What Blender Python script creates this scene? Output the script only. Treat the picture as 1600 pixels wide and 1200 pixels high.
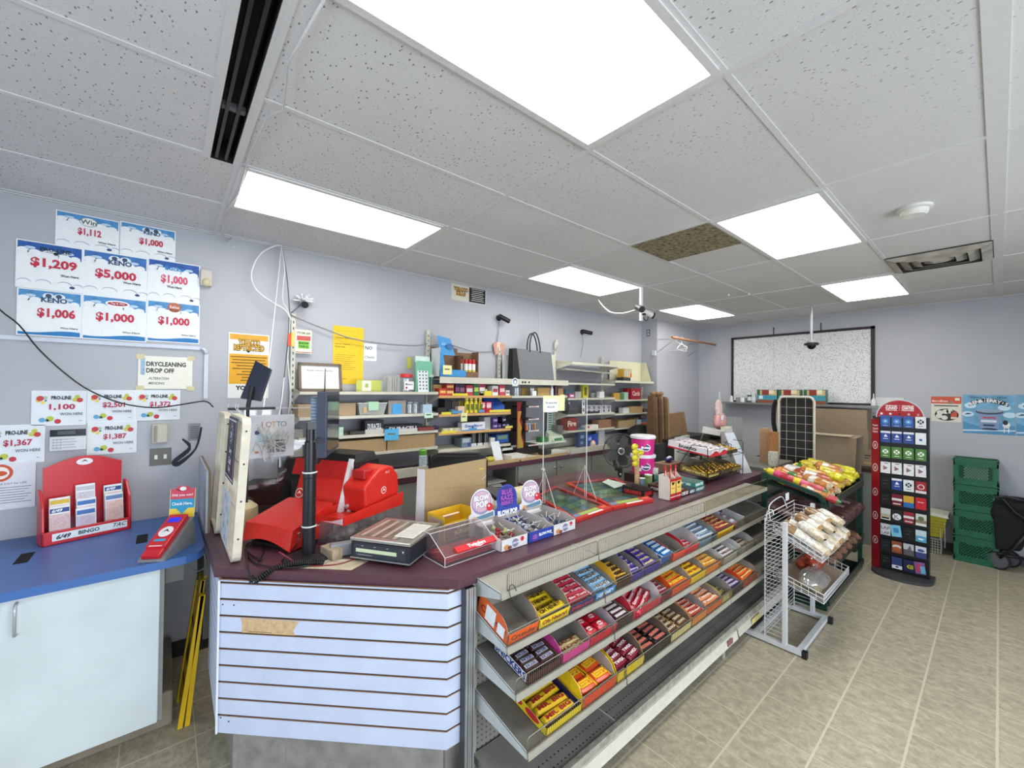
import bpy,math,random
import numpy as np
from mathutils import Matrix,Vector
random.seed(7)
S=bpy.context.scene
for o in list(bpy.data.objects): bpy.data.objects.remove(o)
COL=S.collection
# ---------------------------------------------------------------- camera
F=642.4;YAW=.8698;PIT=.01255;ROL=.01003;HC=1.8896
fw=Vector((math.cos(YAW)*math.cos(PIT),math.sin(YAW)*math.cos(PIT),math.sin(PIT)))
rt=Vector((math.sin(YAW),-math.cos(YAW),0));up=rt.cross(fw)
c_,s_=math.cos(ROL),math.sin(ROL)
rt,up=c_*rt + s_*up,-s_*rt + c_*up
cd=bpy.data.cameras.new('camera');cam=bpy.data.objects.new('camera',cd);COL.objects.link(cam)
cd.sensor_fit='HORIZONTAL';cd.sensor_width=36;cd.lens=F/1600*36;cd.clip_start=.05
M=Matrix.Identity(4)
for i in range(3):
    M[i][0]=rt[i];M[i][1]=up[i];M[i][2]=-fw[i]
M[2][3]=HC
cam.matrix_world=M
S.camera=cam
# ---------------------------------------------------------------- world, exposure
w=bpy.data.worlds.new('sky');S.world=w;w.use_nodes=True
bg=w.node_tree.nodes['Background'];bg.inputs[0].default_value=(.62,.76,1,1);bg.inputs[1].default_value=1.2
S.view_settings.view_transform='Standard';S.view_settings.look='None'
S.view_settings.exposure=.28;S.view_settings.gamma=1;S.view_settings.use_curve_mapping=False
LAMP_POWER=10.5        # emission strength of the ceiling diffusers
def area(name,loc,direction,sx,sy,power,col):
    l=bpy.data.lights.new(name,'AREA');l.shape='RECTANGLE';l.size=sx;l.size_y=sy;l.energy=power;l.color=col
    o=bpy.data.objects.new(name,l);COL.objects.link(o);o.location=loc
    o.rotation_euler=Vector(direction).to_track_quat('-Z','Y').to_euler();return o
# daylight entering through the shop windows behind and to the left of the camera
area('daylight_front',(1.6,-3.2,1.7),(0,1,-.05),5.0,2.2,200,(.86,.93,1))
area('daylight_side',(-2.95,.4,1.7),(1,0,-.05),4.2,2.2,50,(.86,.93,1))

# ---------------------------------------------------------------- measuring: a pixel of the photo cast onto a real plane
def ray(px,py): return (px-800)/F*rt - (py-600)/F*up + fw
O=Vector((0,0,HC))
def PZ(a,b,z): d=ray(a,b);return O + d*((z-HC)/d.z)
def PY(a,b,y): d=ray(a,b);return O + d*(y/d.y)
def PX(a,b,x): d=ray(a,b);return O + d*(x/d.x)

# ---------------------------------------------------------------- materials
MATS={}
def lin(h):
    if isinstance(h,str):
        h=h.lstrip('#');h=h if len(h) == 6 else ''.join(q*2 for q in h);v=[int(h[i:i+2],16)/255 for i in (0,2,4)]
    else: v=[x/255 for x in h]
    return tuple(x/12.92 if x <= .04045 else ((x+.055)/1.055)**2.4 for x in v)
def mat(h,rough=.5,metal=0,var=.06,ns=30,spec=.4,bump=0,emit=0,coat=0,sheen=0):
    key=(h,rough,metal,var,ns,spec,bump,emit,coat)
    if key in MATS: return MATS[key]
    m=bpy.data.materials.new('m_'+str(h).strip('#'));m.use_nodes=True
    nt=m.node_tree;b=nt.nodes['Principled BSDF'];c=lin(h)
    b.inputs['Roughness'].default_value=rough;b.inputs['Metallic'].default_value=metal
    b.inputs['Specular IOR Level'].default_value=spec;b.inputs['Coat Weight'].default_value=coat
    tc=nt.nodes.new('ShaderNodeTexCoord');n=nt.nodes.new('ShaderNodeTexNoise')
    n.inputs['Scale'].default_value=ns;n.inputs['Detail'].default_value=3
    nt.links.new(tc.outputs['Object'],n.inputs['Vector'])
    r=nt.nodes.new('ShaderNodeMapRange');r.inputs[1].default_value=.3;r.inputs[2].default_value=.7
    r.inputs[3].default_value=1-var;r.inputs[4].default_value=1+var*.6
    nt.links.new(n.outputs['Fac'],r.inputs[0])
    v=nt.nodes.new('ShaderNodeVectorMath');v.operation='SCALE';v.inputs[0].default_value=c
    nt.links.new(r.outputs[0],v.inputs['Scale']);nt.links.new(v.outputs[0],b.inputs['Base Color'])
    if bump:
        bu=nt.nodes.new('ShaderNodeBump');bu.inputs['Strength'].default_value=bump;bu.inputs['Distance'].default_value=.002
        nt.links.new(n.outputs['Fac'],bu.inputs['Height']);nt.links.new(bu.outputs[0],b.inputs['Normal'])
    if emit:
        b.inputs['Emission Color'].default_value=(*c,1);b.inputs['Emission Strength'].default_value=emit
    MATS[key]=m;return m
def clear(tint=(1,1,1),refl=.12,name='clear',op=0.0):
    key=('clear',tint,refl,op)
    if key in MATS: return MATS[key]
    m=bpy.data.materials.new(name);m.use_nodes=True;nt=m.node_tree;nt.nodes.clear()
    out=nt.nodes.new('ShaderNodeOutputMaterial');mx=nt.nodes.new('ShaderNodeMixShader')
    t=nt.nodes.new('ShaderNodeBsdfTransparent');t.inputs[0].default_value=(*tint,1)
    g=nt.nodes.new('ShaderNodeBsdfGlossy');g.inputs['Roughness'].default_value=.06
    lw=nt.nodes.new('ShaderNodeLayerWeight');lw.inputs[0].default_value=.35
    mu=nt.nodes.new('ShaderNodeMath');mu.operation='MULTIPLY_ADD';mu.inputs[1].default_value=.3;mu.inputs[2].default_value=refl*.3
    nt.links.new(lw.outputs['Facing'],mu.inputs[0]);nt.links.new(mu.outputs[0],mx.inputs[0])
    mu2=nt.nodes.new('ShaderNodeMath');mu2.operation='POWER';mu2.inputs[1].default_value=2.5
    nt.links.new(lw.outputs['Facing'],mu2.inputs[0]);nt.links.new(mu2.outputs[0],mu.inputs[0])
    last=t.outputs[0]
    if op:
        d=nt.nodes.new('ShaderNodeBsdfDiffuse');d.inputs[0].default_value=(.8,.8,.8,1)
        m2=nt.nodes.new('ShaderNodeMixShader');m2.inputs[0].default_value=op
        nt.links.new(t.outputs[0],m2.inputs[1]);nt.links.new(d.outputs[0],m2.inputs[2]);last=m2.outputs[0]
    nt.links.new(last,mx.inputs[1]);nt.links.new(g.outputs[0],mx.inputs[2]);nt.links.new(mx.outputs[0],out.inputs[0])
    MATS[key]=m;return m

WHITE='#e4e6e6';BLACK='#141416';KRAFT='#9b8467';INNER='#9d958c'
# ---------------------------------------------------------------- mesh builder
TXT={}
def text_geo(s,bold,shear=0):
    k=(s,bold,shear)
    if k not in TXT:
        cu=bpy.data.curves.new('lettering','FONT');cu.body=s;cu.size=1;cu.offset=bold;cu.resolution_u=2;cu.shear=shear
        o=bpy.data.objects.new('lettering',cu);me=bpy.data.meshes.new_from_object(o)
        vs=[tuple(v.co) for v in me.vertices];fs=[tuple(p.vertices) for p in me.polygons]
        bpy.data.objects.remove(o);bpy.data.meshes.remove(me);bpy.data.curves.remove(cu)
        if not vs: vs=[(0,0,0)]
        xs=[v[0] for v in vs];ys=[v[1] for v in vs]
        TXT[k]=(vs,fs,min(xs),max(xs),min(ys),max(ys))
    return TXT[k]
def frame(o,x,y):
    x=Vector(x).normalized();y=Vector(y);z=x.cross(y).normalized();y=z.cross(x)
    m=Matrix.Identity(4)
    for i in range(3): m[i][0]=x[i];m[i][1]=y[i];m[i][2]=z[i];m[i][3]=o[i]
    return m
def rotz(a): return Matrix.Rotation(a,4,'Z')
def rotx(a): return Matrix.Rotation(a,4,'X')
def roty(a): return Matrix.Rotation(a,4,'Y')
def tr(x,y,z): return Matrix.Translation((x,y,z))
class MB:
    def __init__(s): s.v=[];s.f=[];s.mi=[];s.ms=[];s.sm=[];s.T=Matrix.Identity(4);s.lay=.0006
    def m(s,mt):
        if isinstance(mt,(str,tuple)): mt=mat(mt)
        if mt not in s.ms: s.ms.append(mt)
        return s.ms.index(mt)
    def raw(s,vs,fs,mt,sm=False):
        k=len(s.v);i=s.m(mt)
        s.v+= [tuple(s.T @ Vector(v)) for v in vs]
        for f in fs: s.f.append(tuple(a+k for a in f));s.mi.append(i);s.sm.append(sm)
        return s
    def box(s,x0,y0,z0,x1,y1,z1,mt,skip=''):
        if x0 > x1: x0,x1=x1,x0
        if y0 > y1: y0,y1=y1,y0
        if z0 > z1: z0,z1=z1,z0
        v=[(x0,y0,z0),(x1,y0,z0),(x1,y1,z0),(x0,y1,z0),(x0,y0,z1),(x1,y0,z1),(x1,y1,z1),(x0,y1,z1)]
        f={'b':(3,2,1,0),'t':(4,5,6,7),'f':(0,1,5,4),'r':(1,2,6,5),'k':(2,3,7,6),'l':(3,0,4,7)}
        return s.raw(v,[f[k] for k in f if k not in skip],mt)
    def bx(s,c,d,mt): return s.box(c[0]-d[0]/2,c[1]-d[1]/2,c[2]-d[2]/2,c[0]+d[0]/2,c[1]+d[1]/2,c[2]+d[2]/2,mt)
    def hexa(s,b,t,mt):   # 4 bottom, 4 top points, both counter-clockwise from above
        return s.raw(list(b)+list(t),[(3,2,1,0),(4,5,6,7),(0,1,5,4),(1,2,6,5),(2,3,7,6),(3,0,4,7)],mt)
    def prism(s,pts,z0,z1,mt,side=None):
        n=len(pts);a=sum(pts[i][0]*pts[(i+1)%n][1]-pts[(i+1)%n][0]*pts[i][1] for i in range(n))
        if a < 0: pts=pts[::-1]
        v=[(p[0],p[1],z0) for p in pts]+[(p[0],p[1],z1) for p in pts]
        s.raw(v,[tuple(range(n-1,-1,-1)),tuple(range(n,2*n))],mt)
        return s.raw(v,[(i,(i+1)%n,(i+1)%n+n,i+n) for i in range(n)],side or mt)
    def quad(s,a,b,c,d,mt): return s.raw([a,b,c,d],[(0,1,2,3)],mt)
    def sheet(s,a,b,c,d,th,mt):
        a,b,c,d=map(Vector,(a,b,c,d));n=(b-a).cross(d-a).normalized()*th
        return s.hexa([a-n,b-n,c-n,d-n],[a,b,c,d],mt)
    def cyl(s,p0,p1,r0,mt,r1=None,n=12,caps=True):
        p0=Vector(p0);p1=Vector(p1);r1=r0 if r1 is None else r1
        d=(p1-p0).normalized();q=d.orthogonal().normalized();w=d.cross(q)
        ring=lambda p,r: [tuple(p+(q*math.cos(2*math.pi*i/n)+w*math.sin(2*math.pi*i/n))*r) for i in range(n)]
        a=ring(p0,r0);b=ring(p1,r1)
        s.raw(a+b,[(i,(i+1)%n,(i+1)%n+n,i+n) for i in range(n)],mt,n >5)
        if caps: s.raw(a,[tuple(range(n-1,-1,-1))],mt);s.raw(b,[tuple(range(n))],mt)
        return s
    def tube(s,pts,r,mt,n=6,closed=False):
        P=[Vector(p) for p in pts];N=len(P);vs=[];q=None
        for i in range(N):
            a=P[(i-1) % N] if (closed or i >0) else P[i];b=P[(i+1) % N] if (closed or i <N-1) else P[i]
            d=(b-a);d=d.normalized() if d.length > 1e-9 else Vector((0,0,1))
            if q is None: q=d.orthogonal().normalized()
            q=(q-d*q.dot(d));q=q.normalized() if q.length > 1e-6 else d.orthogonal().normalized()
            ww=d.cross(q);rr=r[i] if isinstance(r,(list,tuple)) else r
            vs+= [tuple(P[i]+(q*math.cos(2*math.pi*k/n)+ww*math.sin(2*math.pi*k/n))*rr) for k in range(n)]
        fs=[]
        for i in range(N if closed else N-1):
            j=(i+1) % N
            fs+= [(i*n+k,i*n+(k+1)%n,j*n+(k+1)%n,j*n+k) for k in range(n)]
        if not closed: fs+= [tuple(range(n-1,-1,-1)),tuple((N-1)*n+k for k in range(n))]
        return s.raw(vs,fs,mt,n >4)
    def lathe(s,prof,mt,c=(0,0,0),n=20,mats=None):
        for i in range(len(prof)-1):
            (r0,z0),(r1,z1)=prof[i],prof[i+1]
            mm=mats[i] if mats else mt
            v=[(c[0]+r0*math.cos(2*math.pi*k/n),c[1]+r0*math.sin(2*math.pi*k/n),c[2]+z0) for k in range(n)]
            v+= [(c[0]+r1*math.cos(2*math.pi*k/n),c[1]+r1*math.sin(2*math.pi*k/n),c[2]+z1) for k in range(n)]
            s.raw(v,[(k,(k+1)%n,(k+1)%n+n,k+n) for k in range(n)],mm,True)
        return s
    def ell(s,c,r,mt,n=12,k=8):
        if not isinstance(r,(tuple,list)): r=(r,r,r)
        v=[];f=[]
        for j in range(k+1):
            t=math.pi*j/k
            for i in range(n):
                a=2*math.pi*i/n;v.append((c[0]+r[0]*math.sin(t)*math.cos(a),c[1]+r[1]*math.sin(t)*math.sin(a),c[2]+r[2]*math.cos(t)))
        for j in range(k):
            for i in range(n): f.append((j*n+i,(j+1)*n+i,(j+1)*n+(i+1)%n,j*n+(i+1)%n))
        return s.raw(v,f,mt,True)
    # flat marks printed on a face lying in the local XY plane
    def rect(s,x0,y0,x1,y1,mt,L=1): z=L*s.lay;return s.raw([(x0,y0,z),(x1,y0,z),(x1,y1,z),(x0,y1,z)],[(0,1,2,3)],mt)
    def poly(s,pts,mt,L=1): return s.raw([(p[0],p[1],L*s.lay) for p in pts],[tuple(range(len(pts)))],mt)
    def disc(s,x,y,r,mt,L=1,ry=None,n=18):
        ry=ry or r;return s.poly([(x+r*math.cos(2*math.pi*i/n),y+ry*math.sin(2*math.pi*i/n)) for i in range(n)],mt,L)
    def text(s,t,x,y,h,mt,L=2,w=None,bold=.02,al='c',rot=0,shear=0):
        bold *= .75;vs,fs,a,b,c,d=text_geo(t,bold,shear);a,b,c,d=text_geo(t,0,shear)[2:];k=h/max(d-c,1e-6);kx=k
        W=(b-a)*k
        if w: kx=w/max(b-a,1e-6);W=w
        ox={'c':-W/2,'l':0,'r':-W}[al];cr,sr=math.cos(rot),math.sin(rot)
        out=[]
        for v in vs:
            X=(v[0]-a)*kx+ox;Y=(v[1]-(c+d)/2)*k;out.append((x+X*cr-Y*sr,y+X*sr+Y*cr,L*s.lay))
        return s.raw(out,fs,mt)
    def mesh(s,name='mesh'):
        me=bpy.data.meshes.new(name);me.from_pydata(s.v,[],s.f)
        for m_ in s.ms: me.materials.append(m_)
        me.polygons.foreach_set('material_index',s.mi);me.polygons.foreach_set('use_smooth',s.sm);me.update();return me
    def build(s,name,parent=None,label=None,cat=None,group=None,kind=None,loc=None,rz=0,bevel=0):
        o=bpy.data.objects.new(name,s.mesh(name));COL.objects.link(o)
        if parent: o.parent=parent
        if loc is not None: o.location=loc
        if rz: o.rotation_euler=(0,0,rz)
        tag(o,label,cat,group,kind)
        if bevel:
            b=o.modifiers.new('bevel','BEVEL');b.width=bevel;b.segments=2;b.limit_method='ANGLE';b.angle_limit=.7
        return o
def tag(o,label=None,cat=None,group=None,kind=None):
    if label: o['label']=label
    if cat: o['category']=cat
    if group: o['group']=group
    if kind: o['kind']=kind
    return o
def thing(name,label,cat,loc=(0,0,0),rz=0,group=None):
    o=bpy.data.objects.new(name,None);o.empty_display_size=.05;COL.objects.link(o)
    o.location=loc;o.rotation_euler=(0,0,rz);return tag(o,label,cat,group)
def dup(o,loc=None,rz=None,label=None,group=None,M4=None):
    def cp(a,par):
        c=a.copy();COL.objects.link(c)
        if par: c.parent=par
        for ch in list(a.children): cp(ch,c)
        return c
    c=cp(o,None)
    if loc is not None: c.location=loc
    if rz is not None: c.rotation_euler=(0,0,rz)
    if M4 is not None: c.matrix_basis=M4
    return tag(c,label,None,group)
def sub(o,M4): o.matrix_basis=M4;return o
WALL=lambda x,z,y=3.705: frame((x,y,z),(1,0,0),(0,0,1))     # sheet facing the shop on the long wall
RWALL=lambda y,z,x=7.235: frame((x,y,z),(0,-1,0),(0,0,1))
# ================================================================ ROOM
def node_mat(name):
    m=bpy.data.materials.new(name);m.use_nodes=True;return m,m.node_tree,m.node_tree.nodes['Principled BSDF']
def N(nt,t,**k):
    n=nt.nodes.new(t)
    for a,b in k.items():
        if a.startswith('i'): n.inputs[int(a[1:])].default_value=b
        else: setattr(n,a,b)
    return n
def math_(nt,op,a,b=None,c=None):
    n=nt.nodes.new('ShaderNodeMath');n.operation=op
    for i,v in enumerate((a,b,c)):
        if v is None: continue
        if isinstance(v,(int,float)): n.inputs[i].default_value=v
        else: nt.links.new(v,n.inputs[i])
    return n.outputs[0]
def floor_mat():
    m,nt,b=node_mat('vinyl_tile');L=nt.links
    tc=N(nt,'ShaderNodeTexCoord');sp=N(nt,'ShaderNodeSeparateXYZ');L.new(tc.outputs['Object'],sp.inputs[0])
    wb=N(nt,'ShaderNodeTexNoise');wb.inputs['Scale'].default_value=40;L.new(tc.outputs['Object'],wb.inputs[0])
    wob=math_(nt,'MULTIPLY_ADD',wb.outputs[0],.006,-.003)
    X=math_(nt,'ADD',math_(nt,'ADD',sp.outputs[0],10*.305-5.34),wob);Y=math_(nt,'ADD',math_(nt,'ADD',sp.outputs[1],20*.3102-.0125),wob)
    fx=math_(nt,'DIVIDE',math_(nt,'ADD',X,30*.305),.305);fy=math_(nt,'DIVIDE',Y,.3102)
    cx=math_(nt,'ABSOLUTE',math_(nt,'SUBTRACT',math_(nt,'FRACT',math_(nt,'ADD',fx,.5)),.5))
    cy=math_(nt,'ABSOLUTE',math_(nt,'SUBTRACT',math_(nt,'FRACT',math_(nt,'ADD',fy,.5)),.5))
    gx=math_(nt,'LESS_THAN',cx,.009);gy=math_(nt,'LESS_THAN',cy,.017)
    g=math_(nt,'MAXIMUM',gx,gy)
    ids=N(nt,'ShaderNodeCombineXYZ');L.new(math_(nt,'FLOOR',fx),ids.inputs[0]);L.new(math_(nt,'FLOOR',fy),ids.inputs[1])
    wn=N(nt,'ShaderNodeTexWhiteNoise');L.new(ids.outputs[0],wn.inputs['Vector'])
    mp=N(nt,'ShaderNodeMapping');mp.inputs['Scale'].default_value=(7,4.5,1);L.new(tc.outputs['Object'],mp.inputs[0]);
    ad=N(nt,'ShaderNodeVectorMath');ad.operation='ADD';L.new(mp.outputs[0],ad.inputs[0])
    sc=N(nt,'ShaderNodeVectorMath');sc.operation='SCALE';sc.inputs['Scale'].default_value=7;L.new(wn.outputs['Color'],sc.inputs[0]);L.new(sc.outputs[0],ad.inputs[1])
    n1=N(nt,'ShaderNodeTexNoise');n1.inputs['Scale'].default_value=3.6;n1.inputs['Detail'].default_value=10;n1.inputs['Roughness'].default_value=.8;n1.inputs['Distortion'].default_value=.3
    L.new(ad.outputs[0],n1.inputs[0])
    cr=N(nt,'ShaderNodeValToRGB');e=cr.color_ramp.elements
    e[0].position=.28;e[0].color=(*lin('#857e69'),1);e[1].position=.72;e[1].color=(*lin('#c9c2a9'),1)
    el=cr.color_ramp.elements.new(.5);el.color=(*lin('#a89f88'),1);L.new(n1.outputs[0],cr.inputs[0])
    mx=N(nt,'ShaderNodeMix',data_type='RGBA');L.new(g,mx.inputs[0]);L.new(cr.outputs[0],mx.inputs[6]);mx.inputs[7].default_value=(*lin('#c6bea6'),1)
    L.new(mx.outputs[2],b.inputs['Base Color']);b.inputs['Roughness'].default_value=.42;b.inputs['Specular IOR Level'].default_value=.35
    bu=N(nt,'ShaderNodeBump');bu.inputs['Strength'].default_value=.25;bu.inputs['Distance'].default_value=.003
    L.new(n1.outputs[0],bu.inputs['Height']);L.new(bu.outputs[0],b.inputs['Normal'])
    return m
def ceil_mat():
    m,nt,b=node_mat('fissured_tile');L=nt.links
    tc=N(nt,'ShaderNodeTexCoord');sp=N(nt,'ShaderNodeSeparateXYZ');L.new(tc.outputs['Object'],sp.inputs[0])
    def specks(scale,thr,stretch):
        mp=N(nt,'ShaderNodeMapping');mp.inputs['Scale'].default_value=(*stretch,1);mp.inputs['Rotation'].default_value=(0,0,.4);L.new(tc.outputs['Object'],mp.inputs[0])
        v=N(nt,'ShaderNodeTexVoronoi');v.inputs['Scale'].default_value=scale;L.new(mp.outputs[0],v.inputs['Vector'])
        return math_(nt,'LESS_THAN',v.outputs['Distance'],thr),v
    a,v1=specks(66,.19,(1,.55));c,v2=specks(120,.16,(.7,1))
    k=N(nt,'ShaderNodeTexWhiteNoise');L.new(v1.outputs['Color'],k.inputs['Vector'])
    a=math_(nt,'MULTIPLY',a,math_(nt,'GREATER_THAN',k.outputs[0],.35))
    sm=math_(nt,'MAXIMUM',a,math_(nt,'MULTIPLY',c,.6))
    # per panel: the two rows farther from the wall are smooth painted panels
    fx=math_(nt,'FLOOR',math_(nt,'DIVIDE',math_(nt,'ADD',sp.outputs[0],12.2-.262),1.22));fy=math_(nt,'FLOOR',math_(nt,'DIVIDE',math_(nt,'ADD',sp.outputs[1],6.1-.0024),.61))
    ids=N(nt,'ShaderNodeCombineXYZ');L.new(fx,ids.inputs[0]);L.new(fy,ids.inputs[1]);wn=N(nt,'ShaderNodeTexWhiteNoise');L.new(ids.outputs[0],wn.inputs['Vector'])
    fade=N(nt,'ShaderNodeMapRange');L.new(sp.outputs[0],fade.inputs[0]);fade.inputs[1].default_value=1.5;fade.inputs[2].default_value=2.8;fade.inputs[3].default_value=.8;fade.inputs[4].default_value=.12
    sm=math_(nt,'MULTIPLY',sm,fade.outputs[0])
    n=N(nt,'ShaderNodeTexNoise');n.inputs['Scale'].default_value=1.3;n.inputs['Detail'].default_value=5;L.new(tc.outputs['Object'],n.inputs[0])
    val=math_(nt,'ADD',math_(nt,'MULTIPLY_ADD',wn.outputs[0],.08,.92),math_(nt,'MULTIPLY_ADD',n.outputs[0],.16,-.08))
    base=N(nt,'ShaderNodeVectorMath');base.operation='SCALE';base.inputs[0].default_value=lin('#d3d3d2');L.new(val,base.inputs['Scale'])
    mx=N(nt,'ShaderNodeMix',data_type='RGBA');L.new(sm,mx.inputs[0]);L.new(base.outputs[0],mx.inputs[6]);mx.inputs[7].default_value=(*lin('#6a6762'),1)
    L.new(mx.outputs[2],b.inputs['Base Color']);b.inputs['Roughness'].default_value=.9;b.inputs['Specular IOR Level'].default_value=.1
    return m
def wall_mat(h='#afb0b5'):
    m,nt,b=node_mat('painted_wall');L=nt.links
    tc=N(nt,'ShaderNodeTexCoord');n=N(nt,'ShaderNodeTexNoise');n.inputs['Scale'].default_value=1.6;n.inputs['Detail'].default_value=6;L.new(tc.outputs['Object'],n.inputs[0])
    v=N(nt,'ShaderNodeTexVoronoi');v.inputs['Scale'].default_value=3.2;L.new(tc.outputs['Object'],v.inputs['Vector'])
    dot=math_(nt,'LESS_THAN',v.outputs['Distance'],.022)
    sc=N(nt,'ShaderNodeVectorMath');sc.operation='SCALE';sc.inputs[0].default_value=lin(h);L.new(math_(nt,'MULTIPLY_ADD',n.outputs[0],.14,.93),sc.inputs['Scale'])
    mx=N(nt,'ShaderNodeMix',data_type='RGBA');L.new(math_(nt,'MULTIPLY',dot,.35),mx.inputs[0]);L.new(sc.outputs[0],mx.inputs[6]);mx.inputs[7].default_value=(*lin('#d8d8d8'),1)
    L.new(mx.outputs[2],b.inputs['Base Color']);b.inputs['Roughness'].default_value=.45;b.inputs['Specular IOR Level'].default_value=.35
    n2=N(nt,'ShaderNodeTexNoise');n2.inputs['Scale'].default_value=180;L.new(tc.outputs['Object'],n2.inputs[0])
    bu=N(nt,'ShaderNodeBump');bu.inputs['Strength'].default_value=.08;bu.inputs['Distance'].default_value=.002;L.new(n2.outputs[0],bu.inputs['Height']);L.new(bu.outputs[0],b.inputs['Normal'])
    return m
CZ=3.003;WY=3.709;RX=7.239;LX=-2.3;FY=-2.6
FLM=floor_mat();CLM=ceil_mat();WLM=wall_mat()
def struct(name,mb,bevel=0): return mb.build(name,kind='structure',bevel=bevel)
struct('floor',MB().box(LX-.1,FY-.1,-.08,RX+.1,WY+.1,0,FLM))
mb=MB()
SX0,SX1,SY1=.150,.242,2.475
mb.box(LX-.1,FY-.1,CZ,SX0,WY+.1,CZ+.08,CLM);mb.box(SX1,FY-.1,CZ,RX+.1,WY+.1,CZ+.08,CLM)
mb.box(SX0,SY1,CZ,SX1,WY+.1,CZ+.08,CLM)
struct('ceiling',mb)
struct('wall_back',MB().box(LX-.1,WY,0,5.85,WY+.1,CZ,WLM))
struct('wall_column',MB().box(5.85,3.435,0,RX+.1,WY+.1,CZ,WLM))
struct('wall_right',MB().box(RX,FY-.1,0,RX+.1,3.435,CZ,WLM))
mb=MB();wz0,wz1=.45,2.55
mb.box(LX-.1,FY-.1,0,RX,FY,wz0,WLM);mb.box(LX-.1,FY-.1,wz1,RX,FY,CZ,WLM)
mb.box(LX-.1,FY-.1,wz0,-1.0,FY,wz1,WLM);mb.box(4.2,FY-.1,wz0,RX,FY,wz1,WLM)
struct('wall_front',mb)
mb=MB()
mb.box(LX-.1,FY,0,LX,WY,wz0,WLM);mb.box(LX-.1,FY,wz1,LX,WY,CZ,WLM)
mb.box(LX-.1,FY,wz0,LX,-1.6,wz1,WLM);mb.box(LX-.1,2.4,wz0,LX,WY,wz1,WLM)
struct('wall_left',mb)
al=mat('#9fa3a6',.35,.8)
def win(name,mk,a0,a1):
    mb=MB()
    for a in (a0,(2*a0+a1)/3,(a0+2*a1)/3,a1): mk(mb,a-.025,a+.025,wz0,wz1)
    mk(mb,a0,a1,wz0,wz0+.05);mk(mb,a0,a1,wz1-.05,wz1)
    w_=struct(name,mb);return w_
w1=win('window_1',lambda mb,a,b,c,d:mb.box(a,FY-.08,c,b,FY-.03,d,al),-1.0,4.2)
MB().box(-1.0,FY-.058,wz0,4.2,FY-.052,wz1,clear(refl=.05)).build('pane',w1)
w2=win('window_2',lambda mb,a,b,c,d:mb.box(LX-.08,a,c,LX-.03,b,d,al),-1.6,2.4)
MB().box(LX-.058,-1.6,wz0,LX-.052,2.4,wz1,clear(refl=.05)).build('pane',w2)
# baseboards
bb=mat('#4d4743',.5);bl=mat('#a8a59d',.5)
struct('baseboard_right',MB().box(RX-.012,FY,0,RX,3.43,.10,bb).box(RX-.014,FY,.10,RX,3.43,.112,bl))
struct('baseboard_back',MB().box(LX,WY-.012,0,5.85,WY,.11,mat('#2a2726',.5)))
# ceiling grid
tb=mat('#d0d0cf',.5,var=.03)
mb=MB()
for i in range(-2,6):
    x=.262+1.22*i;mb.box(x-.013,FY,CZ-.005,x+.013,WY,CZ,tb)
mb.box(SX0-.03,FY,CZ-.006,SX0,SY1,CZ,tb);mb.box(SX1,FY,CZ-.006,SX1+.008,SY1,CZ,tb)
for k in range(-4,7):
    y=.0024+.61*k;wd=.03 if k == 0 else .012
    for xa,xb in ((LX,SX0-.03),(SX1+.01,RX)) if y < SY1 else ((LX,RX),):
        mb.box(xa,y-wd,CZ-.004,xb,y+wd,CZ,tb)
struct('trim_1',mb)
struct('trim_2',MB().box(LX,WY-.02,CZ-.006,5.85,WY,CZ,tb).box(RX-.02,FY,CZ-.006,RX,3.43,CZ,tb).box(5.83,3.415,CZ-.006,RX,3.435,CZ,tb))
# vertical panel joints on the walls
struct('trim_3',MB().box(3.555,WY-.003,1.9,3.575,WY,CZ,mat('#b4b5bb',.5)))
# ---------------------------------------------------------------- ceiling lamps
def lamp_mat():
    m,nt,b=node_mat('lit_diffuser');L=nt.links
    tc=N(nt,'ShaderNodeTexCoord');sp=N(nt,'ShaderNodeSeparateXYZ');L.new(tc.outputs['Object'],sp.inputs[0])
    # two tubes behind the prismatic sheet
    d=math_(nt,'ABSOLUTE',math_(nt,'SUBTRACT',math_(nt,'ABSOLUTE',sp.outputs[1]),.13))
    g=N(nt,'ShaderNodeMapRange');L.new(d,g.inputs[0]);g.inputs[1].default_value=0;g.inputs[2].default_value=.17;g.inputs[3].default_value=1.25;g.inputs[4].default_value=.36
    ex=N(nt,'ShaderNodeMapRange');L.new(math_(nt,'ABSOLUTE',sp.outputs[0]),ex.inputs[0]);ex.inputs[1].default_value=.47;ex.inputs[2].default_value=.6;ex.inputs[3].default_value=1;ex.inputs[4].default_value=.3
    st=math_(nt,'MULTIPLY',math_(nt,'MULTIPLY',g.outputs[0],ex.outputs[0]),LAMP_POWER)
    b.inputs['Base Color'].default_value=(.8,.8,.78,1);b.inputs['Emission Color'].default_value=(1,.985,.94,1);L.new(st,b.inputs['Emission Strength']);b.inputs['Roughness'].default_value=.4
    return m
LM=lamp_mat()
lamps=[((.872,.917),'largest fluorescent ceiling light, nearest above the counter'),((.872,2.747),'long ceiling light near the left wall, beyond the black slot'),
 ((3.312,.917),'ceiling light beside the stained yellow tile'),((3.312,2.747),'ceiling light with a white pole and cameras at its corner'),
 ((5.752,2.747),'small far ceiling light above the shelving corner, by the coat rod'),((5.752,.917),'far ceiling light with a cord across it, above the pinboard')]
l0=None
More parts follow.
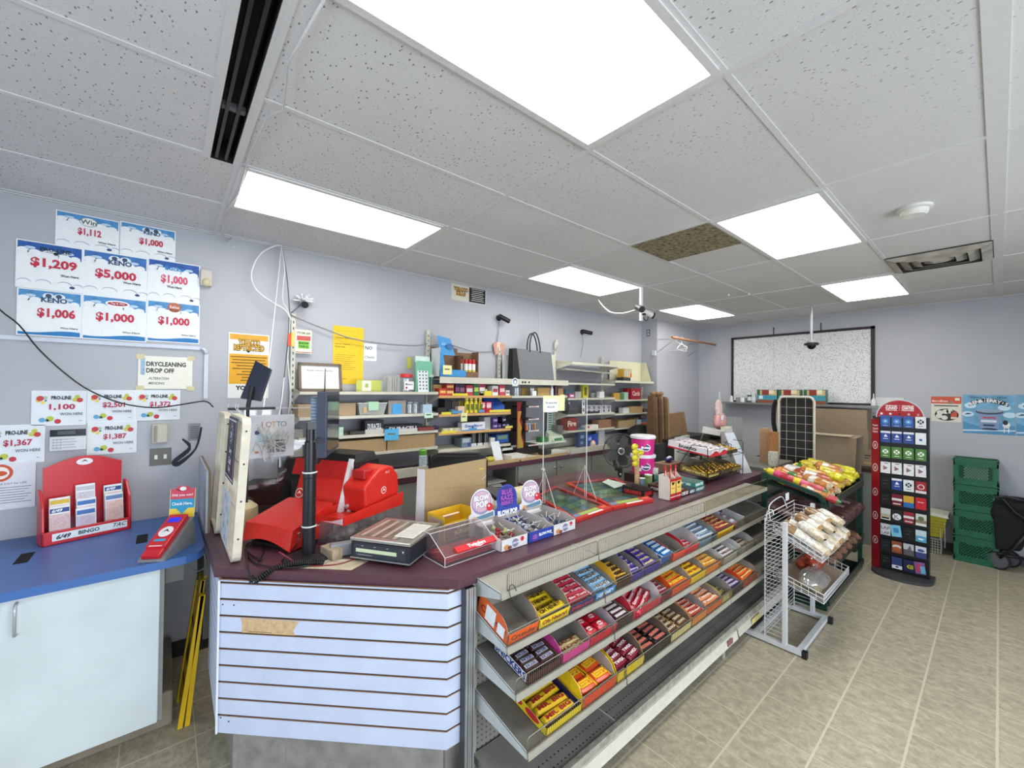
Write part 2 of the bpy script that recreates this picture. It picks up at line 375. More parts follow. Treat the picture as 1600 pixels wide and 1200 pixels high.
for (x,y),lb in lamps:
    if l0 is None:
        l0=thing('ceiling_light',lb,'ceiling light',(x,y,CZ-.006),group='fluorescent troffers in the ceiling grid')
        m1=MB()
        for a in ((-.6,-.3,-.565,.3),(.565,-.3,.6,.3),(-.6,-.3,.6,-.272),(-.6,.272,.6,.3)): m1.box(a[0],a[1],-.006,a[2],a[3],.006,mat('#d2d2cf',.4))
        m1.build('frame',l0);MB().box(-.566,-.273,-.003,.566,.273,.004,LM).build('diffuser',l0)
    else: dup(l0,(x,y,CZ-.006),label=lb)
# a cord hanging across the far lamp
MB().tube([(5.22,1.16,2.988),(5.6,.95,2.978),(6.2,.69,2.986)],.004,mat('#77756e')).build('cord',label='thin grey cord sagging across the far ceiling light',cat='cord')
# stained panel
def stain_mat():
    m,nt,b=node_mat('stained_panel');L=nt.links
    tc=N(nt,'ShaderNodeTexCoord');n=N(nt,'ShaderNodeTexNoise');n.inputs['Scale'].default_value=38;n.inputs['Detail'].default_value=6;L.new(tc.outputs['Object'],n.inputs[0])
    wv=N(nt,'ShaderNodeTexWave');wv.inputs['Scale'].default_value=26;wv.bands_direction='Y';L.new(tc.outputs['Object'],wv.inputs[0])
    cr=N(nt,'ShaderNodeValToRGB');e=cr.color_ramp.elements;e[0].position=.3;e[0].color=(*lin('#3a3222'),1);e[1].position=.62;e[1].color=(*lin('#93896a'),1)
    L.new(math_(nt,'MULTIPLY_ADD',wv.outputs[0],.12,math_(nt,'SUBTRACT',n.outputs[0],.04)),cr.inputs[0]);L.new(cr.outputs[0],b.inputs['Base Color']);b.inputs['Roughness'].default_value=.8
    return m
MB().box(2.716,1.238,CZ-.009,3.27,1.818,CZ-.004,stain_mat()).build('ceiling_panel',label='square mould-stained yellow brown ceiling panel',cat='ceiling panel')
# square louvred diffuser
v=thing('air_vent','dusty louvred air vent in the ceiling near the right wall','air vent',(4.84,.318,CZ-.005))
vm=mat('#a8a39a',.6,var=.35,ns=9)
MB().box(-.3,-.295,-.002,.3,.295,.002,mat('#4b4641',.7,var=.3,ns=7)).build('backing',v)
for k in range(4):
    a,b2=.29-k*.068,.235-k*.068;z0,z1=-.006-.0005*k,-.03
    mb=MB()
    for q in range(4):
        mb.T=rotz(q*math.pi/2);mb.sheet((-a,-a,z0),(-b2,-b2,z1),(b2,-b2,z1),(a,-a,z0),.002,vm)
    if k == 3: mb.T=Matrix.Identity(4);mb.box(-.03,-.03,z1-.002,.03,.03,z1,vm)
    mb.build('louvre',v)
# smoke detector
t=thing('smoke_detector','round white smoke detector on the ceiling','smoke detector',(3.42,.325,CZ))
wm=mat('#d9d7cf',.4)
MB().lathe([(0,-.05),(.05,-.05),(.062,-.04),(.066,-.018)],wm,n=24).build('cover',t)
MB().lathe([(.058,-.018),(.082,-.014),(.082,0),(0,0)],wm,n=24).build('base',t)
# black slot diffuser
t=thing('slot_diffuser','long black linear slot in the ceiling','air vent',(.196,0,CZ))
bk=mat('#0a0a0b',.6)
mb=MB();mb.box(-.046,FY+.1,.075,.046,SY1,.08,bk).box(-.046,FY+.1,0,-.043,SY1,.08,bk).box(.043,FY+.1,0,.046,SY1,.08,bk).box(-.046,SY1-.003,0,.046,SY1,.08,bk);mb.build('housing',t)
for x in (-.022,.016): MB().box(x-.006,FY+.1,.004,x+.006,SY1-.01,.03,mat('#1f2022',.4)).build('blade',t)
MB().box(-.04,1.99,.01,.04,2.02,.03,mat('#55585a',.4)).build('bridge',t)
# loose cables lying along the bar next to the slot
MB().tube([(.33,1.2,2.99),(.30,1.55,2.985),(.335,1.8,2.97),(.30,1.9,2.98),(.29,2.3,2.99),(.30,2.8,2.985),(.27,3.2,2.99),(.285,3.5,2.97),(.33,3.64,2.95),(.36,3.66,2.99)],.0045,mat('#c8c6c4')).build('ceiling_cable',label='thin white cable strung along the ceiling bar next to the black slot',cat='cable')
for p,lb in (((3.93,2.0),'tiny white ceiling hook near the pole camera'),((4.05,1.83),'small white screw plate on the ceiling')):
    MB().lathe([(0,-.02),(.012,-.018),(.014,0)],wm,c=(0,0,0),n=10).build('ceiling_hook',label=lb,cat='hook',loc=(p[0]+1.0,p[1],CZ))
# ================================================================ LEFT WALL NOTICES
PAPER='#e9edee';RED='#c02a44';SKY='#4f8fc4';NAVY='#2b5aa5'
def wallsheet(name,label,cat,x0,z0,x1,z1,draw,group=None,off=0,paper=PAPER,th=.001,M4=None):
    """flat sheet, local origin at lower-left corner, drawn in metres"""
    mb=MB();w_,h_=x1-x0,z1-z0
    mb.box(0,0,-th,w_,h_,0,mat(paper,.45,var=.03));draw(mb,w_,h_)
    o=mb.build(name,label=label,cat=cat,group=group)
    o.matrix_basis=M4 if M4 is not None else WALL(x0,z0,3.7045-off)
    return o
def clouds(mb,w,h,col1,col2,wave,logo):
    mb.rect(.006,h*.80,w-.006,h-.006,mat(col1,.45,var=.25,ns=25),1)
    mb.poly([(.006,h*.80),(.006,h*.74),(w*.3,h*.80)],col1,1);mb.poly([(w*.7,h*.80),(w-.006,h*.70),(w-.006,h*.80)],col1,1)
    for x,y,r in ((.1,.79,.09),(.27,.75,.11),(.5,.76,.13),(.7,.75,.09),(.88,.73,.08)):
        mb.disc(w*x,h*y,w*r,PAPER,2,ry=h*r*.75)
    for x,y in ((.2,.86),(.78,.83)): mb.disc(w*x,h*y,w*.08,'#b9d3e8',2,ry=h*.03)
    if wave:
        pts=[(.006,.006)]+[(w-.006,.006)]+[(w-.006-(w-.012)*i/10,h*(.10+.03*math.sin(i*.5+.6))) for i in range(11)]
        mb.poly(pts,'#2377b5',2)
    else:
        for x,r in ((.12,.10),(.4,.12),(.72,.12),(.93,.08)):
            pts=[(w*x+w*r*math.cos(a),h*.13+h*r*.7*math.sin(a)) for a in [math.pi*i/10 for i in range(11)]]
            for i in range(10): mb.poly([pts[i],(pts[i][0]*.99+.0003,pts[i][1]-.004),(pts[i+1][0]*.99+.0003,pts[i+1][1]-.004),pts[i+1]],'#9aa5b5',2)
        mb.disc(w*.84,h*.1,.012,'#31456e',2,ry=.008)
def logo_keno(mb,w,h):
    mb.disc(w*.47,h*.87,w*.09,'#dfe9f0',3,ry=h*.07);mb.disc(w*.64,h*.87,w*.09,'#dfe9f0',3,ry=h*.07);mb.disc(w*.47,h*.88,.013,'#39506b',4);mb.disc(w*.63,h*.88,.013,'#39506b',4);mb.text('KENO',w*.56,h*.79,h*.1,'#2f4a70',5,bold=.05)
def logo_win(mb,w,h):
    mb.disc(w*.5,h*.8,w*.14,'#7e8b87',3,ry=h*.13);mb.disc(w*.5,h*.8,w*.13,'#eef0ea',4,ry=h*.115);mb.text('Win',w*.5,h*.8,h*.13,'#5b6660',5,bold=.03)
def logo_pro(mb,w,h): mb.text('PRO-LINE',w*.58,h*.86,h*.075,'#16302f',5,bold=.04);mb.rect(w*.42,h*.795,w*.75,h*.805,'#16302f',5);mb.disc(w*.58,h*.79,.01,'#16302f',5)
def logo_bucko(mb,w,h): mb.text("Bucko",w*.5,h*.83,h*.10,'#2c86c2',5,bold=.04)
def logo_tag(mb,w,h): mb.disc(w*.53,h*.85,w*.19,'#f3f5f5',3,ry=h*.075);mb.disc(w*.53,h*.85,w*.16,'#a62339',4,ry=h*.045);mb.text("Tag & Win",w*.53,h*.85,h*.05,'#f0e3e0',5)
def logo_salsa(mb,w,h): mb.disc(w*.5,h*.87,w*.13,'#b8694a',3,ry=h*.12);mb.text('Salsa',w*.5,h*.88,h*.07,'#f4e8dc',5,bold=.02);mb.text('Bingo',w*.5,h*.80,h*.07,'#7a3b28',5,bold=.03)
def prize(amount,logo,sky=SKY,wave=False,col=RED,ax=.55,y=.5,ah=.2,aw=.58,wx=.83,wh=.05,wy=.27):
    def d(mb,w,h):
        clouds(mb,w,h,sky,NAVY,wave,None);logo(mb,w,h)
        mb.text(amount,w*ax,h*y,h*ah,col,5,w=w*aw,bold=.05);mb.text('Won Here',min(w*wx,w*.8),h*wy,h*wh,'#15151a',5,w=w*.28,bold=.03)
    return d
G1='blue-topped prize notices on the left wall'
wallsheet('prize_notice','blue-topped notice reading $1,112 with a green Win logo, highest on the left wall','notice',-.525,2.74,-.243,2.958,prize('$1,112',logo_win,wx=.82,aw=.36,ax=.52),G1)
wallsheet('prize_notice','small blue-topped $1,000 notice at the right of the top row','notice',-.24,2.745,.041,2.966,prize('$1,000',logo_keno,aw=.42,ax=.55),G1)
wallsheet('prize_notice','blue-topped prize notice at the far left, with a black PRO-LINE title','notice',-.678,2.460,-.405,2.742,prize('$1,209',logo_pro,NAVY,wx=.8,ax=.56,aw=.68,y=.56,wy=.34),G1,.002)
wallsheet('prize_notice','blue-topped prize notice reading five thousand dollars, middle of its row','notice',-.405,2.460,-.102,2.745,prize('$5,000',logo_keno,'#3a72b4',aw=.62,ax=.5,wx=.75,wy=.36),G1,.002)
wallsheet('prize_notice','blue-topped notice with a pink $1,000 and centred text','notice',-.101,2.466,.180,2.752,prize('$1,000',logo_bucko,NAVY,col='#d8516f',aw=.5,ax=.5,y=.55,wx=.5,wy=.38,wh=.06),G1,.003)
wallsheet('prize_notice','blue-bottomed prize notice at the left end of the third row','notice',-.670,2.180,-.405,2.458,prize('$1,006',logo_keno,wave=True,ax=.6,y=.5,wx=.8,wh=.035,wy=.2),G1,.001)
wallsheet('prize_notice','blue-bottomed $1,000 notice in the middle of the third row, dark red oval logo','notice',-.404,2.180,-.101,2.460,prize('$1,000',logo_tag,wave=True,ax=.5,y=.52,wx=.75,wh=.035,wy=.2),G1,.001)
wallsheet('prize_notice','blue-bottomed $1,000 notice at the right end of the third row, brown round logo','notice',-.100,2.190,.184,2.470,prize('$1,000',logo_salsa,wave=True,ax=.5,y=.52,wx=.78,wh=.035,wy=.2),G1,.001)
def pro(amount):
    def d(mb,w,h):
        mb.rect(.004,.004,w-.004,h-.004,mat('#dde3e6',.45,var=.05,ns=12),1)
        for x,y,r,c in ((.12,.72,.045,'#e0b54a'),(.2,.66,.04,'#e3d05a'),(.24,.8,.045,'#9fc1a6'),(.25,.72,.025,'#6d7f8c'),(.15,.78,.068,'#c4373c'),(.78,.74,.055,'#c8c255'),(.82,.83,.05,'#b7c04d'),(.87,.73,.062,'#c03a3c'),(.19,.17,.06,'#61a3c9'),(.33,.2,.07,'#b5bf4a'),(.47,.12,.062,'#c03440'),(.28,.15,.035,'#4b8f96')):
            mb.disc(w*x,h*y,w*r,c,3+int(r*100) % 4*.5)
        mb.text('PRO-LINE',w*.53,h*.8,h*.1,'#20242a',6,w=w*.36,bold=.05)
        mb.text(amount,w*.55,h*.53,h*.17,'#b5254a',6,w=w*.46,bold=.04);mb.text('WON HERE',w*.72,h*.33,h*.075,'#5b636b',6,w=w*.42)
        mb.rect(w*.86,h*.12,w*.92,h*.13,'#33363c',6)
    return d
G2='prize notices with coloured balls on the left wall'
wallsheet('ball_notice','coloured-ball notice just above the alarm keypad','notice',-.604,1.640,-.375,1.852,pro('1,100'),G2)
wallsheet('ball_notice','coloured-ball notice in the middle of the row of three','notice',-.373,1.652,-.150,1.858,pro('$2,501'),G2,.0012)
wallsheet('ball_notice','coloured-ball notice below the drycleaning sheet, crossed by the black cable','notice',-.150,1.655,.083,1.858,pro('$1,372'),G2,.0024)
wallsheet('ball_notice','coloured-ball notice right of the alarm keypad','notice',-.369,1.446,-.139,1.655,pro('$1,387'),G2)
wallsheet('ball_notice','coloured-ball notice left of the alarm keypad, at the photo edge','notice',-.780,1.426,-.547,1.652,pro('$1,367'),G2)
def dry(mb,w,h):
    mb.rect(.012,h*.42,.035,h*.95,mat('#9db9cf',.5,var=.3,ns=60),1)
    mb.text('DRYCLEANING',.042,h*.76,h*.13,'#22262b',2,al='l',w=w*.72,bold=.045);mb.text('DROP OFF',.042,h*.56,h*.13,'#22262b',2,al='l',w=w*.5,bold=.045)
    mb.text('-ALTERATION',.05,h*.32,h*.075,'#6c7176',2,al='l',w=w*.38,bold=.02);mb.text('-MENDING',.05,h*.17,h*.075,'#6c7176',2,al='l',w=w*.3,bold=.02)
    for x,y in ((0,0),(w-.02,0),(0,h-.01),(w-.02,h-.01)): mb.rect(x-.01,y-.012,x+.032,y+.02,mat('#cfc398',.4),3)
wallsheet('drop_off_sign','cream sheet reading DRYCLEANING DROP OFF, taped at its corners','sign',-.139,1.868,.148,2.09,dry,paper='#e6e4d6')
def pray(mb,w,h):
    mb.disc(w*.35,h*.8,.05,'#c9542d',1);mb.disc(w*.35,h*.8,.036,'#eee6e0',2);mb.disc(w*.35,h*.79,.028,'#c9542d',3,ry=.015);mb.text('PRAY A DAY for LIFE',w*.5,h*.56,.011,'#77737a',2)
    for i in range(7): mb.rect(w*.1,h*(.47-.055*i),w*(.93-.06*(i % 3)),h*(.47-.055*i)+.003,'#5b5960',2)
wallsheet('charity_letter','white letter with an orange round emblem, below the other left wall notices','notice',-.79,1.165,-.58,1.43,pray,off=.001,paper='#d9d9df')
# white cable conduit
cm=mat('#c9d0da',.4)
t=thing('cable_conduit','white plastic conduit framing the wall above the blue counter','conduit',(0,3.7085,0))
MB().box(-1.6,-.014,2.148,.20,0,2.172,cm).build('channel',t)
mb=MB();mb.tube([(.19,-.0125,2.16),(.212,-.0125,2.155),(.222,-.0125,2.14),(.225,-.0125,2.12)],.012,cm,n=8);mb.build('elbow',t)
MB().box(.213,-.014,1.80,.237,0,2.125,cm).build('channel',t)
# motion sensor, keypad, thermostat, switches, small box
t=thing('motion_sensor','cream motion sensor beside the prize notices','motion sensor',(.215,3.709,2.665))
MB().box(-.034,-.04,-.055,.034,0,.06,mat('#c4bfb2',.4)).build('case',t,bevel=.006);MB().ell((0,-.035,-.03),(.026,.022,.032),mat('#cbbf9f',.3)).build('lens',t)
t=thing('alarm_keypad','white alarm keypad with a dark display among the notices','keypad',(-.448,3.709,1.552))
MB().box(-.078,-.025,-.066,.078,0,.066,mat('#d3d7da',.35)).build('case',t,bevel=.004)
MB().box(-.076,-.029,.022,.076,-.02,.064,mat('#1c1f23',.2)).box(-.045,-.0295,.033,.03,-.028,.055,mat('#49545a',.2)).build('display',t)
for r in range(4):
    mb=MB()
    for c in (-.062,-.047,-.032): mb.box(c-.005,-.0285,-.052+r*.017,c+.006,-.024,-.043+r*.017,mat('#a6aaad',.4))
    mb.box(-.024,-.0262,-.0475+r*.017,.035-.006*(r % 2),-.0245,-.0455+r*.017,mat('#5d6165'));mb.build('button_row',t,kind='stuff')
t=thing('thermostat','beige wall thermostat above the light switches','thermostat',(-.02,3.709,1.563))
MB().box(-.042,-.03,-.066,.042,0,.066,mat('#b5afa0',.4)).build('case',t,bevel=.003);MB().box(-.03,-.038,-.055,-.022,-.028,.055,mat('#8f897a',.4)).box(-.015,-.036,-.06,.036,-.028,.06,mat('#bdb8a9',.4)).build('cover',t,bevel=.002)
t=thing('light_switch','metal two-gang light switch plate','light switch',(-.015,3.709,1.403))
MB().box(-.057,-.004,-.058,.057,0,.058,mat('#66645f',.45,.3)).build('plate',t,bevel=.001)
for x in (-.024,.024): MB().box(x-.008,-.014,-.014,x+.008,-.003,.014,mat('#e2e0da',.4)).build('toggle',t)
t=thing('wall_jack','small grey grated wall plate beside the thermostat','wall plate',(.165,3.709,1.563))
MB().box(-.034,-.004,-.06,.034,0,.06,mat('#77787a',.4,.5)).build('plate',t);mb=MB()
for k in range(7): mb.box(-.022,-.007,-.045+.013*k,.022,-.004,-.04+.013*k,mat('#3d3e41',.4))
mb.build('grille',t)
# long black cable drooping over the notices
pts=[PY(-40,440,3.55),PY(0,484,3.55),PY(30,508,3.6),PY(60,545,3.64),PY(100,582,3.66),PY(140,610,3.67),PY(190,630,3.67),PY(240,637,3.67),PY(285,632,3.66),PY(320,627,3.6),PY(333,636,3.5)]
def smooth(P,k=4):
    P=[Vector(p) for p in P];out=[]
    for i in range(len(P)-1):
        a=P[max(i-1,0)];b=P[i];c=P[i+1];d=P[min(i+2,len(P)-1)]
        for j in range(k):
            t_=j/k;out.append(.5*((2*b)+(-a+c)*t_+(2*a-5*b+4*c-d)*t_*t_+(-a+3*b-3*c+d)*t_**3))
    return out+[P[-1]]
MB().tube(smooth(pts),.0045,mat('#1b1c20',.4)).build('black_cable',label='long black cable drooping across the left wall notices',cat='cable')
# tobacco and id notices
TY='#e0a414'
def tob(mb,w,h):
    mb.rect(.008,h*.9,w-.008,h-.008,'#d9a02a',1);mb.rect(.006,h*.22,w-.006,h*.68,mat(TY,.5),1)
    for q,c,e in ((3,'#17130c',.13),(4,'#e3ad2c',.03)):
        mb.text('TOBACCO',w*.5,h*.865,h*.075,c,q,w=w*.52,bold=e);mb.text('RESTRICTED',w*.5,h*.78,h*.08,c,q,w=w*.74,bold=e)
    mb.poly([(w*.42,h*.74),(w*.54,h*.74),(w*.48,h*.70)],'#17130c',3)
    for i in range(9): ww=(.9,.8,.86,.6,.8,.35,.6,.35,.4)[i];mb.rect(w*(.5-ww/2),h*(.63-.045*i),w*(.5+ww/2),h*(.63-.045*i)+.006,'#3b2a0a',2)
    mb.text('YOU',w*.36,h*.16,h*.06,'#17130c',3,bold=.07)
wallsheet('tobacco_notice','tall white and yellow TOBACCO RESTRICTED notice behind the tilted screen','notice',.357,1.80,.622,2.293,tob,paper='#e2e2dc')
def law(mb,w,h):
    mb.text("IT'S THE LAW",w*.5,h*.86,h*.09,'#1d2c22',2,w=w*.8,bold=.05);mb.rect(w*.08,h*.54,w*.92,h*.74,'#c0544a',2);mb.rect(w*.16,h*.2,w*.86,h*.52,'#7cc142',2)
    mb.text('SHOW',w*.5,h*.43,h*.09,'#17351b',3,bold=.05);mb.text('YOUR I.D.',w*.5,h*.29,h*.09,'#17351b',3,w=w*.58,bold=.05);mb.rect(w*.02,h*.03,w*.98,h*.06,'#a33',2)
wallsheet('age_notice',"small cream IT'S THE LAW card with a green block",'notice',.800,2.165,.922,2.357,law,paper='#e6e2c8',off=.04)
def yel(mb,w,h):
    mb.text('Tobacco Restricted',.018,h*.8,.014,'#5b4a10',1,al='l',bold=.02);mb.text('Electronic Cigarettes',.018,h*.69,.014,'#5b4a10',1,al='l',bold=.02);mb.text('Restricted',.018,h*.645,.014,'#5b4a10',1,al='l',bold=.02)
    mb.rect(.018,h*.92,.2,h*.923,'#8a6d10',1)
    for i in range(8): mb.rect(.018,h*(.5-.035*i),w*(.75-.1*(i % 3)),h*(.5-.035*i)+.0025,'#6b560f',1)
    mb.text('Thank you',w*.35,h*.09,.012,'#6b560f',1)
wallsheet('yellow_notice','long bright yellow paper notice about restricted tobacco','notice',1.102,1.92,1.366,2.426,yel,paper='#e6bd12')
def nocheq(mb,w,h): mb.text('NO',w*.35,h*.75,.03,'#2a3038',1,shear=.2);mb.text('Checks',w*.45,h*.22,.022,'#4a5560',1,shear=.3)
wallsheet('no_checks_note','white handwritten NO note beside the yellow notice','notice',1.37,2.135,1.488,2.29,nocheq)
def kills(mb,w,h):
    mb.rect(.01,.01,w*.5,h-.01,'#d6d0bd',1);mb.rect(w*.5,.01,w-.012,h-.01,'#131212',1)
    for q,c,e in ((3,'#17130c',.14),(4,'#d49a26',.03)):
        mb.text('TOBACCO',w*.27,h*.72,h*.2,c,q,w=w*.38,bold=e);mb.text('KILLS',w*.27,h*.46,h*.22,c,q,w=w*.24,bold=e)
    for i in range(7): mb.rect(w*(.56+.01*(i % 3)),h*(.86-.115*i),w*(.93-.03*(i % 2)),h*(.86-.115*i)+.006,'#d8d4cc',2)
wallsheet('tobacco_kills_sign','small black and white TOBACCO KILLS sign high on the long wall','sign',2.275,2.822,2.735,3.0,kills,paper='#c9c9c4')
# ================================================================ BLUE COUNTER
BZ=.99;BF=2.765
blue=mat('#3f68a6',.35,var=.08,ns=6,spec=.5)
t=thing('blue_counter','blue-topped lottery counter with white cabinet','counter',(0,3.2,0))
pts=[(-1.7,BF),(.02,BF),(.10,BF+.01),(.15,BF+.04),(.178,BF+.09),(.187,BF+.16),(.187,3.70),(-1.7,3.70)]
mb=MB();mb.T=tr(0,-3.2,0);mb.prism(pts,BZ-.04,BZ,blue);mb.build('countertop',t,label='bright blue countertop',bevel=.003)
cw=mat('#c9d2d3',.45,var=.08,ns=4)
mb=MB();mb.T=tr(0,-3.2,0);mb.box(-1.6,BF+.04,.165,.0,3.69,BZ-.04,cw).box(-.001,BF+.035,.165,.014,BF+.055,BZ-.045,mat('#8e8c86'));mb.build('cabinet_body',t)
d=MB();d.T=tr(0,-3.2,0);d.box(-.53,BF+.022,.165,-.004,BF+.038,BZ-.045,cw);door=d.build('cabinet_door',t,bevel=.002)
d=MB();d.T=tr(0,-3.2,0);d.tube([(-.482,BF+.02,.93),(-.482,BF-.005,.925),(-.482,BF-.01,.90),(-.482,BF-.01,.82),(-.482,BF-.005,.795),(-.482,BF+.02,.79)],.006,mat('#b7b9ba',.3,.6));d.build('handle',door)
d=MB();d.T=tr(0,-3.2,0);d.box(-1.6,2.985,0,.062,3.6,.19,mat('#8d8372',.6,var=.15,ns=8));d.build('plinth',t,bevel=.012)
for a,b_,q in ((28,880,0),(216,848,1)):
    d=MB();d.T=tr(0,-3.2,0);p=PZ(a+(10 if q==0 else 6),b_-8 if q==0 else b_-6,BZ);d.prism([(p.x-.025,p.y-.085),(p.x+.025,p.y-.085),(p.x+.025,p.y+.085),(p.x-.025,p.y+.085)],BZ-.001,BZ+.0015,mat('#0b0c10',.8));d.build('cable_slot',t,label='black cable opening in the blue top')
# wall scars above it are in the paint; box below the overhang
MB().box(.02,3.02,.78,.10,3.12,.94,mat('#8f9088',.5)).box(.02,3.02,.93,.1,3.12,.948,mat('#70726c')).build('junction_box',label='small grey box fixed under the rounded end of the blue top',cat='junction box')
MB().tube(smooth([(.10,3.07,.86),(.16,3.05,.80),(.2,3.0,.84),(.185,2.95,.93)]),.004,mat('#8b8d90')).build('grey_cable',label='grey cable looping under the rounded end of the blue top',cat='cable')
# ticket slip dispenser
red=mat('#c2202b',.3,spec=.5)
A=PZ(64,856,BZ+.001);B=PZ(205,826,BZ+.001)
ang=math.atan2(B.y-A.y,B.x-A.x);W=(B-A).length
t=thing('slip_dispenser','red lottery slip dispenser standing on the blue counter','dispenser',A,ang)
D_=.125
mb=MB();th=.008
mb.box(0,0,0,W,.012,.075,red);mb.box(0,0,0,W,D_,.006,red)
for x in (0,W-.012):
    mb.raw([(x,0,0),(x,D_,0),(x,D_,.30),(x,.08,.29),(x,.02,.21),(x,0,.085)]+[(x+.012,0,0),(x+.012,D_,0),(x+.012,D_,.30),(x+.012,.08,.29),(x+.012,.02,.21),(x+.012,0,.085)],[(0,5,4,3,2,1),(6,7,8,9,10,11)]+[(i,(i+1) % 6,(i+1) % 6+6,i+6) for i in range(6)],red)
mb.build('tray',t,bevel=.003)
mb=MB();mb.T=frame((0,D_,0),(1,0,0),(0,0,1))
arc=[(.02,.0),(W-.02,0),(W-.02,.42)]+[(W-.03-(W-.06)*i/10,.42+.05*math.sin(math.pi*i/10)) for i in range(11)]+[(.02,.42)]
mb.prism(arc,-.01,0,red)
mb.disc(W*.5,.435,.036,'#e6e6e8',2,ry=.02);mb.poly([(W*.5-.016,.432),(W*.5,.448),(W*.5+.016,.432),(W*.5,.439)],'#2d2529',3)
mb.build('header',t)
mb=MB();mb.T=frame((0,-.0005,0),(1,0,0),(0,0,1));mb.rect(.04,.02,W-.02,.062,'#dfe3e4',1);mb.text('6/49',.085,.04,.022,'#14213f',2,bold=.05,shear=.3);mb.text('BINGO',W*.5,.042,.02,'#1f4d57',2,bold=.05);mb.text('TAC',W*.86,.045,.022,'#24242c',2,shear=.4)
mb.build('label_strip',t,label='white strip with handwritten names')
MB().box(.03,.013,.07,W-.03,.016,.15,clear(refl=.2)).build('clear_front',t)
pp=mat('#d9c4c2',.5,var=.12,ns=70)
slips=[(.055,.06,.19,'#d2b23e','#d9bda2','yellow-topped'),(.135,.07,.235,'#b9bec6','#c6c2cb','tall grey-topped'),(.225,.07,.215,'#2b4d86','#d9c1b4','blue-topped 649'),
 (.052,.035,.155,'#2b4d86','#d8b9b9','short blue-topped 649'),(.135,.05,.17,'#3f6fae','#d5c6d0','mid-height blue-topped'),(.13,.028,.13,'#3f6fae','#cfc4d4','lowest blue-topped'),(.225,.045,.175,'#5f7fae','#d6b6ae','pale blue-topped')]
for k,(x,y,hh,top,body,nm) in enumerate(slips):
    hh *= 1.25;mb=MB();mb.box(-.041,-.004,0,.041,.010,hh,mat('#e4e4e4',.5));mb.T=frame((0,-.0045,0),(1,0,0),(0,0,1))
    mb.rect(-.038,.005,.038,hh-.045,mat(body,.5,var=.2,ns=90),1);mb.rect(-.038,hh-.036,.038,hh-.012,top,1)
    if '649' in nm: mb.text('6/49',-.01,hh-.024,.016,'#e8eef2',2,bold=.04,shear=.3)
    for i in range(int((hh-.06)/.02)): mb.disc(-.014+.02*(i % 2),.02+.02*i,.008,'#c9989a',2);mb.disc(-.014+.02*(i % 2),.02+.02*i,.006,body,3)
    o=mb.build('slip_pad',label='pad of lottery slips, '+nm+', in the red dispenser',cat='slip pad',group='slip pads in the red dispenser')
    o.matrix_basis=tr(*A) @ rotz(ang) @ tr(x*W/.28+.005,y*.8-.004,.012) @ rotx(-.14)
# ticket checker
p0=PZ(222,872,BZ);
La=PZ(240,876,BZ+.001);Lb=PZ(299,861,BZ+.001);Lc=(La+Lb)/2
t=thing('ticket_checker','red ticket checker leaning on a grey wedge','ticket checker',La+Vector((math.cos(1.05),math.sin(1.05),0))*.13,1.05)
# local: x along the device (toward the far top end), y across
mb=MB();gm=mat('#7c7d7d',.45)
mb.raw([(-.15,-.06,0),(.13,-.06,0),(.13,.06,0),(-.15,.06,0),(-.15,-.06,.012),(.10,-.06,.15),(.10,.06,.15),(-.15,.06,.012)],[(3,2,1,0),(4,5,6,7),(0,1,5,4),(1,2,6,5),(2,3,7,6),(3,0,4,7)],gm);mb.build('wedge',t)
sl=math.atan2(.138,.25)
mb=MB();mb.T=tr(-.15,0,.014) @ roty(-sl)
mb.box(.05,-.045,0,.275,.045,.034,red);mb.box(0,-.042,0,.055,.042,.026,red)
mb.T=mb.T @ frame((0,0,.0345),(0,-1,0),(1,0,0));mb.rect(-.028,.215,.028,.25,mat('#1d25c8',.2,emit=.5),1);mb.disc(0,.15,.032,'#e4dede',1,ry=.036);mb.poly([(-.018,.145),(0,.168),(.018,.145),(0,.155)],'#2a2226',2);mb.rect(-.026,.085,.026,.1,'#2f9fbe',1);mb.rect(-.03,.052,.03,.058,'#e9d8d4',1)
mb.build('scanner',t,bevel=.004)
mb=MB();mb.T=tr(.10,0,.15) @ rotz(.15) @ frame((0,0,0),(0,-1,0),(.1,0,1)) @ Matrix.Scale(1.15,4)
mb.box(-.052,0,-.002,.052,.14,0,'#f0e3a0');mb.rect(-.05,.0,.05,.045,'#e6c93a',1);mb.rect(-.05,.045,.05,.09,'#2a9ac2',1);mb.poly([(-.03,.05),(.03,.05),(0,.018)],'#2a9ac2',2);mb.rect(-.05,.09,.05,.14,'#d04458',1);mb.disc(0,.14,.03,'#d04458',1,ry=.014);mb.disc(0,.14,.014,'#f2e9e6',2,ry=.01)
mb.text('Did you win?',0,.108,.014,'#f6eef0',3,w=.086,bold=.03);mb.text('Check Here.',0,.068,.014,'#f2f6f6',3,w=.084,bold=.03)
mb.build('header_card',t,label='Did you win? Check Here. card')
mb=MB();mb.tube(smooth([(.13,.03,.03),(.17,.06,.04),(.2,.05,.012),(.25,.1,.006),(.24,.16,.01)]),.003,mat('#16171b'));mb.build('cord',t)
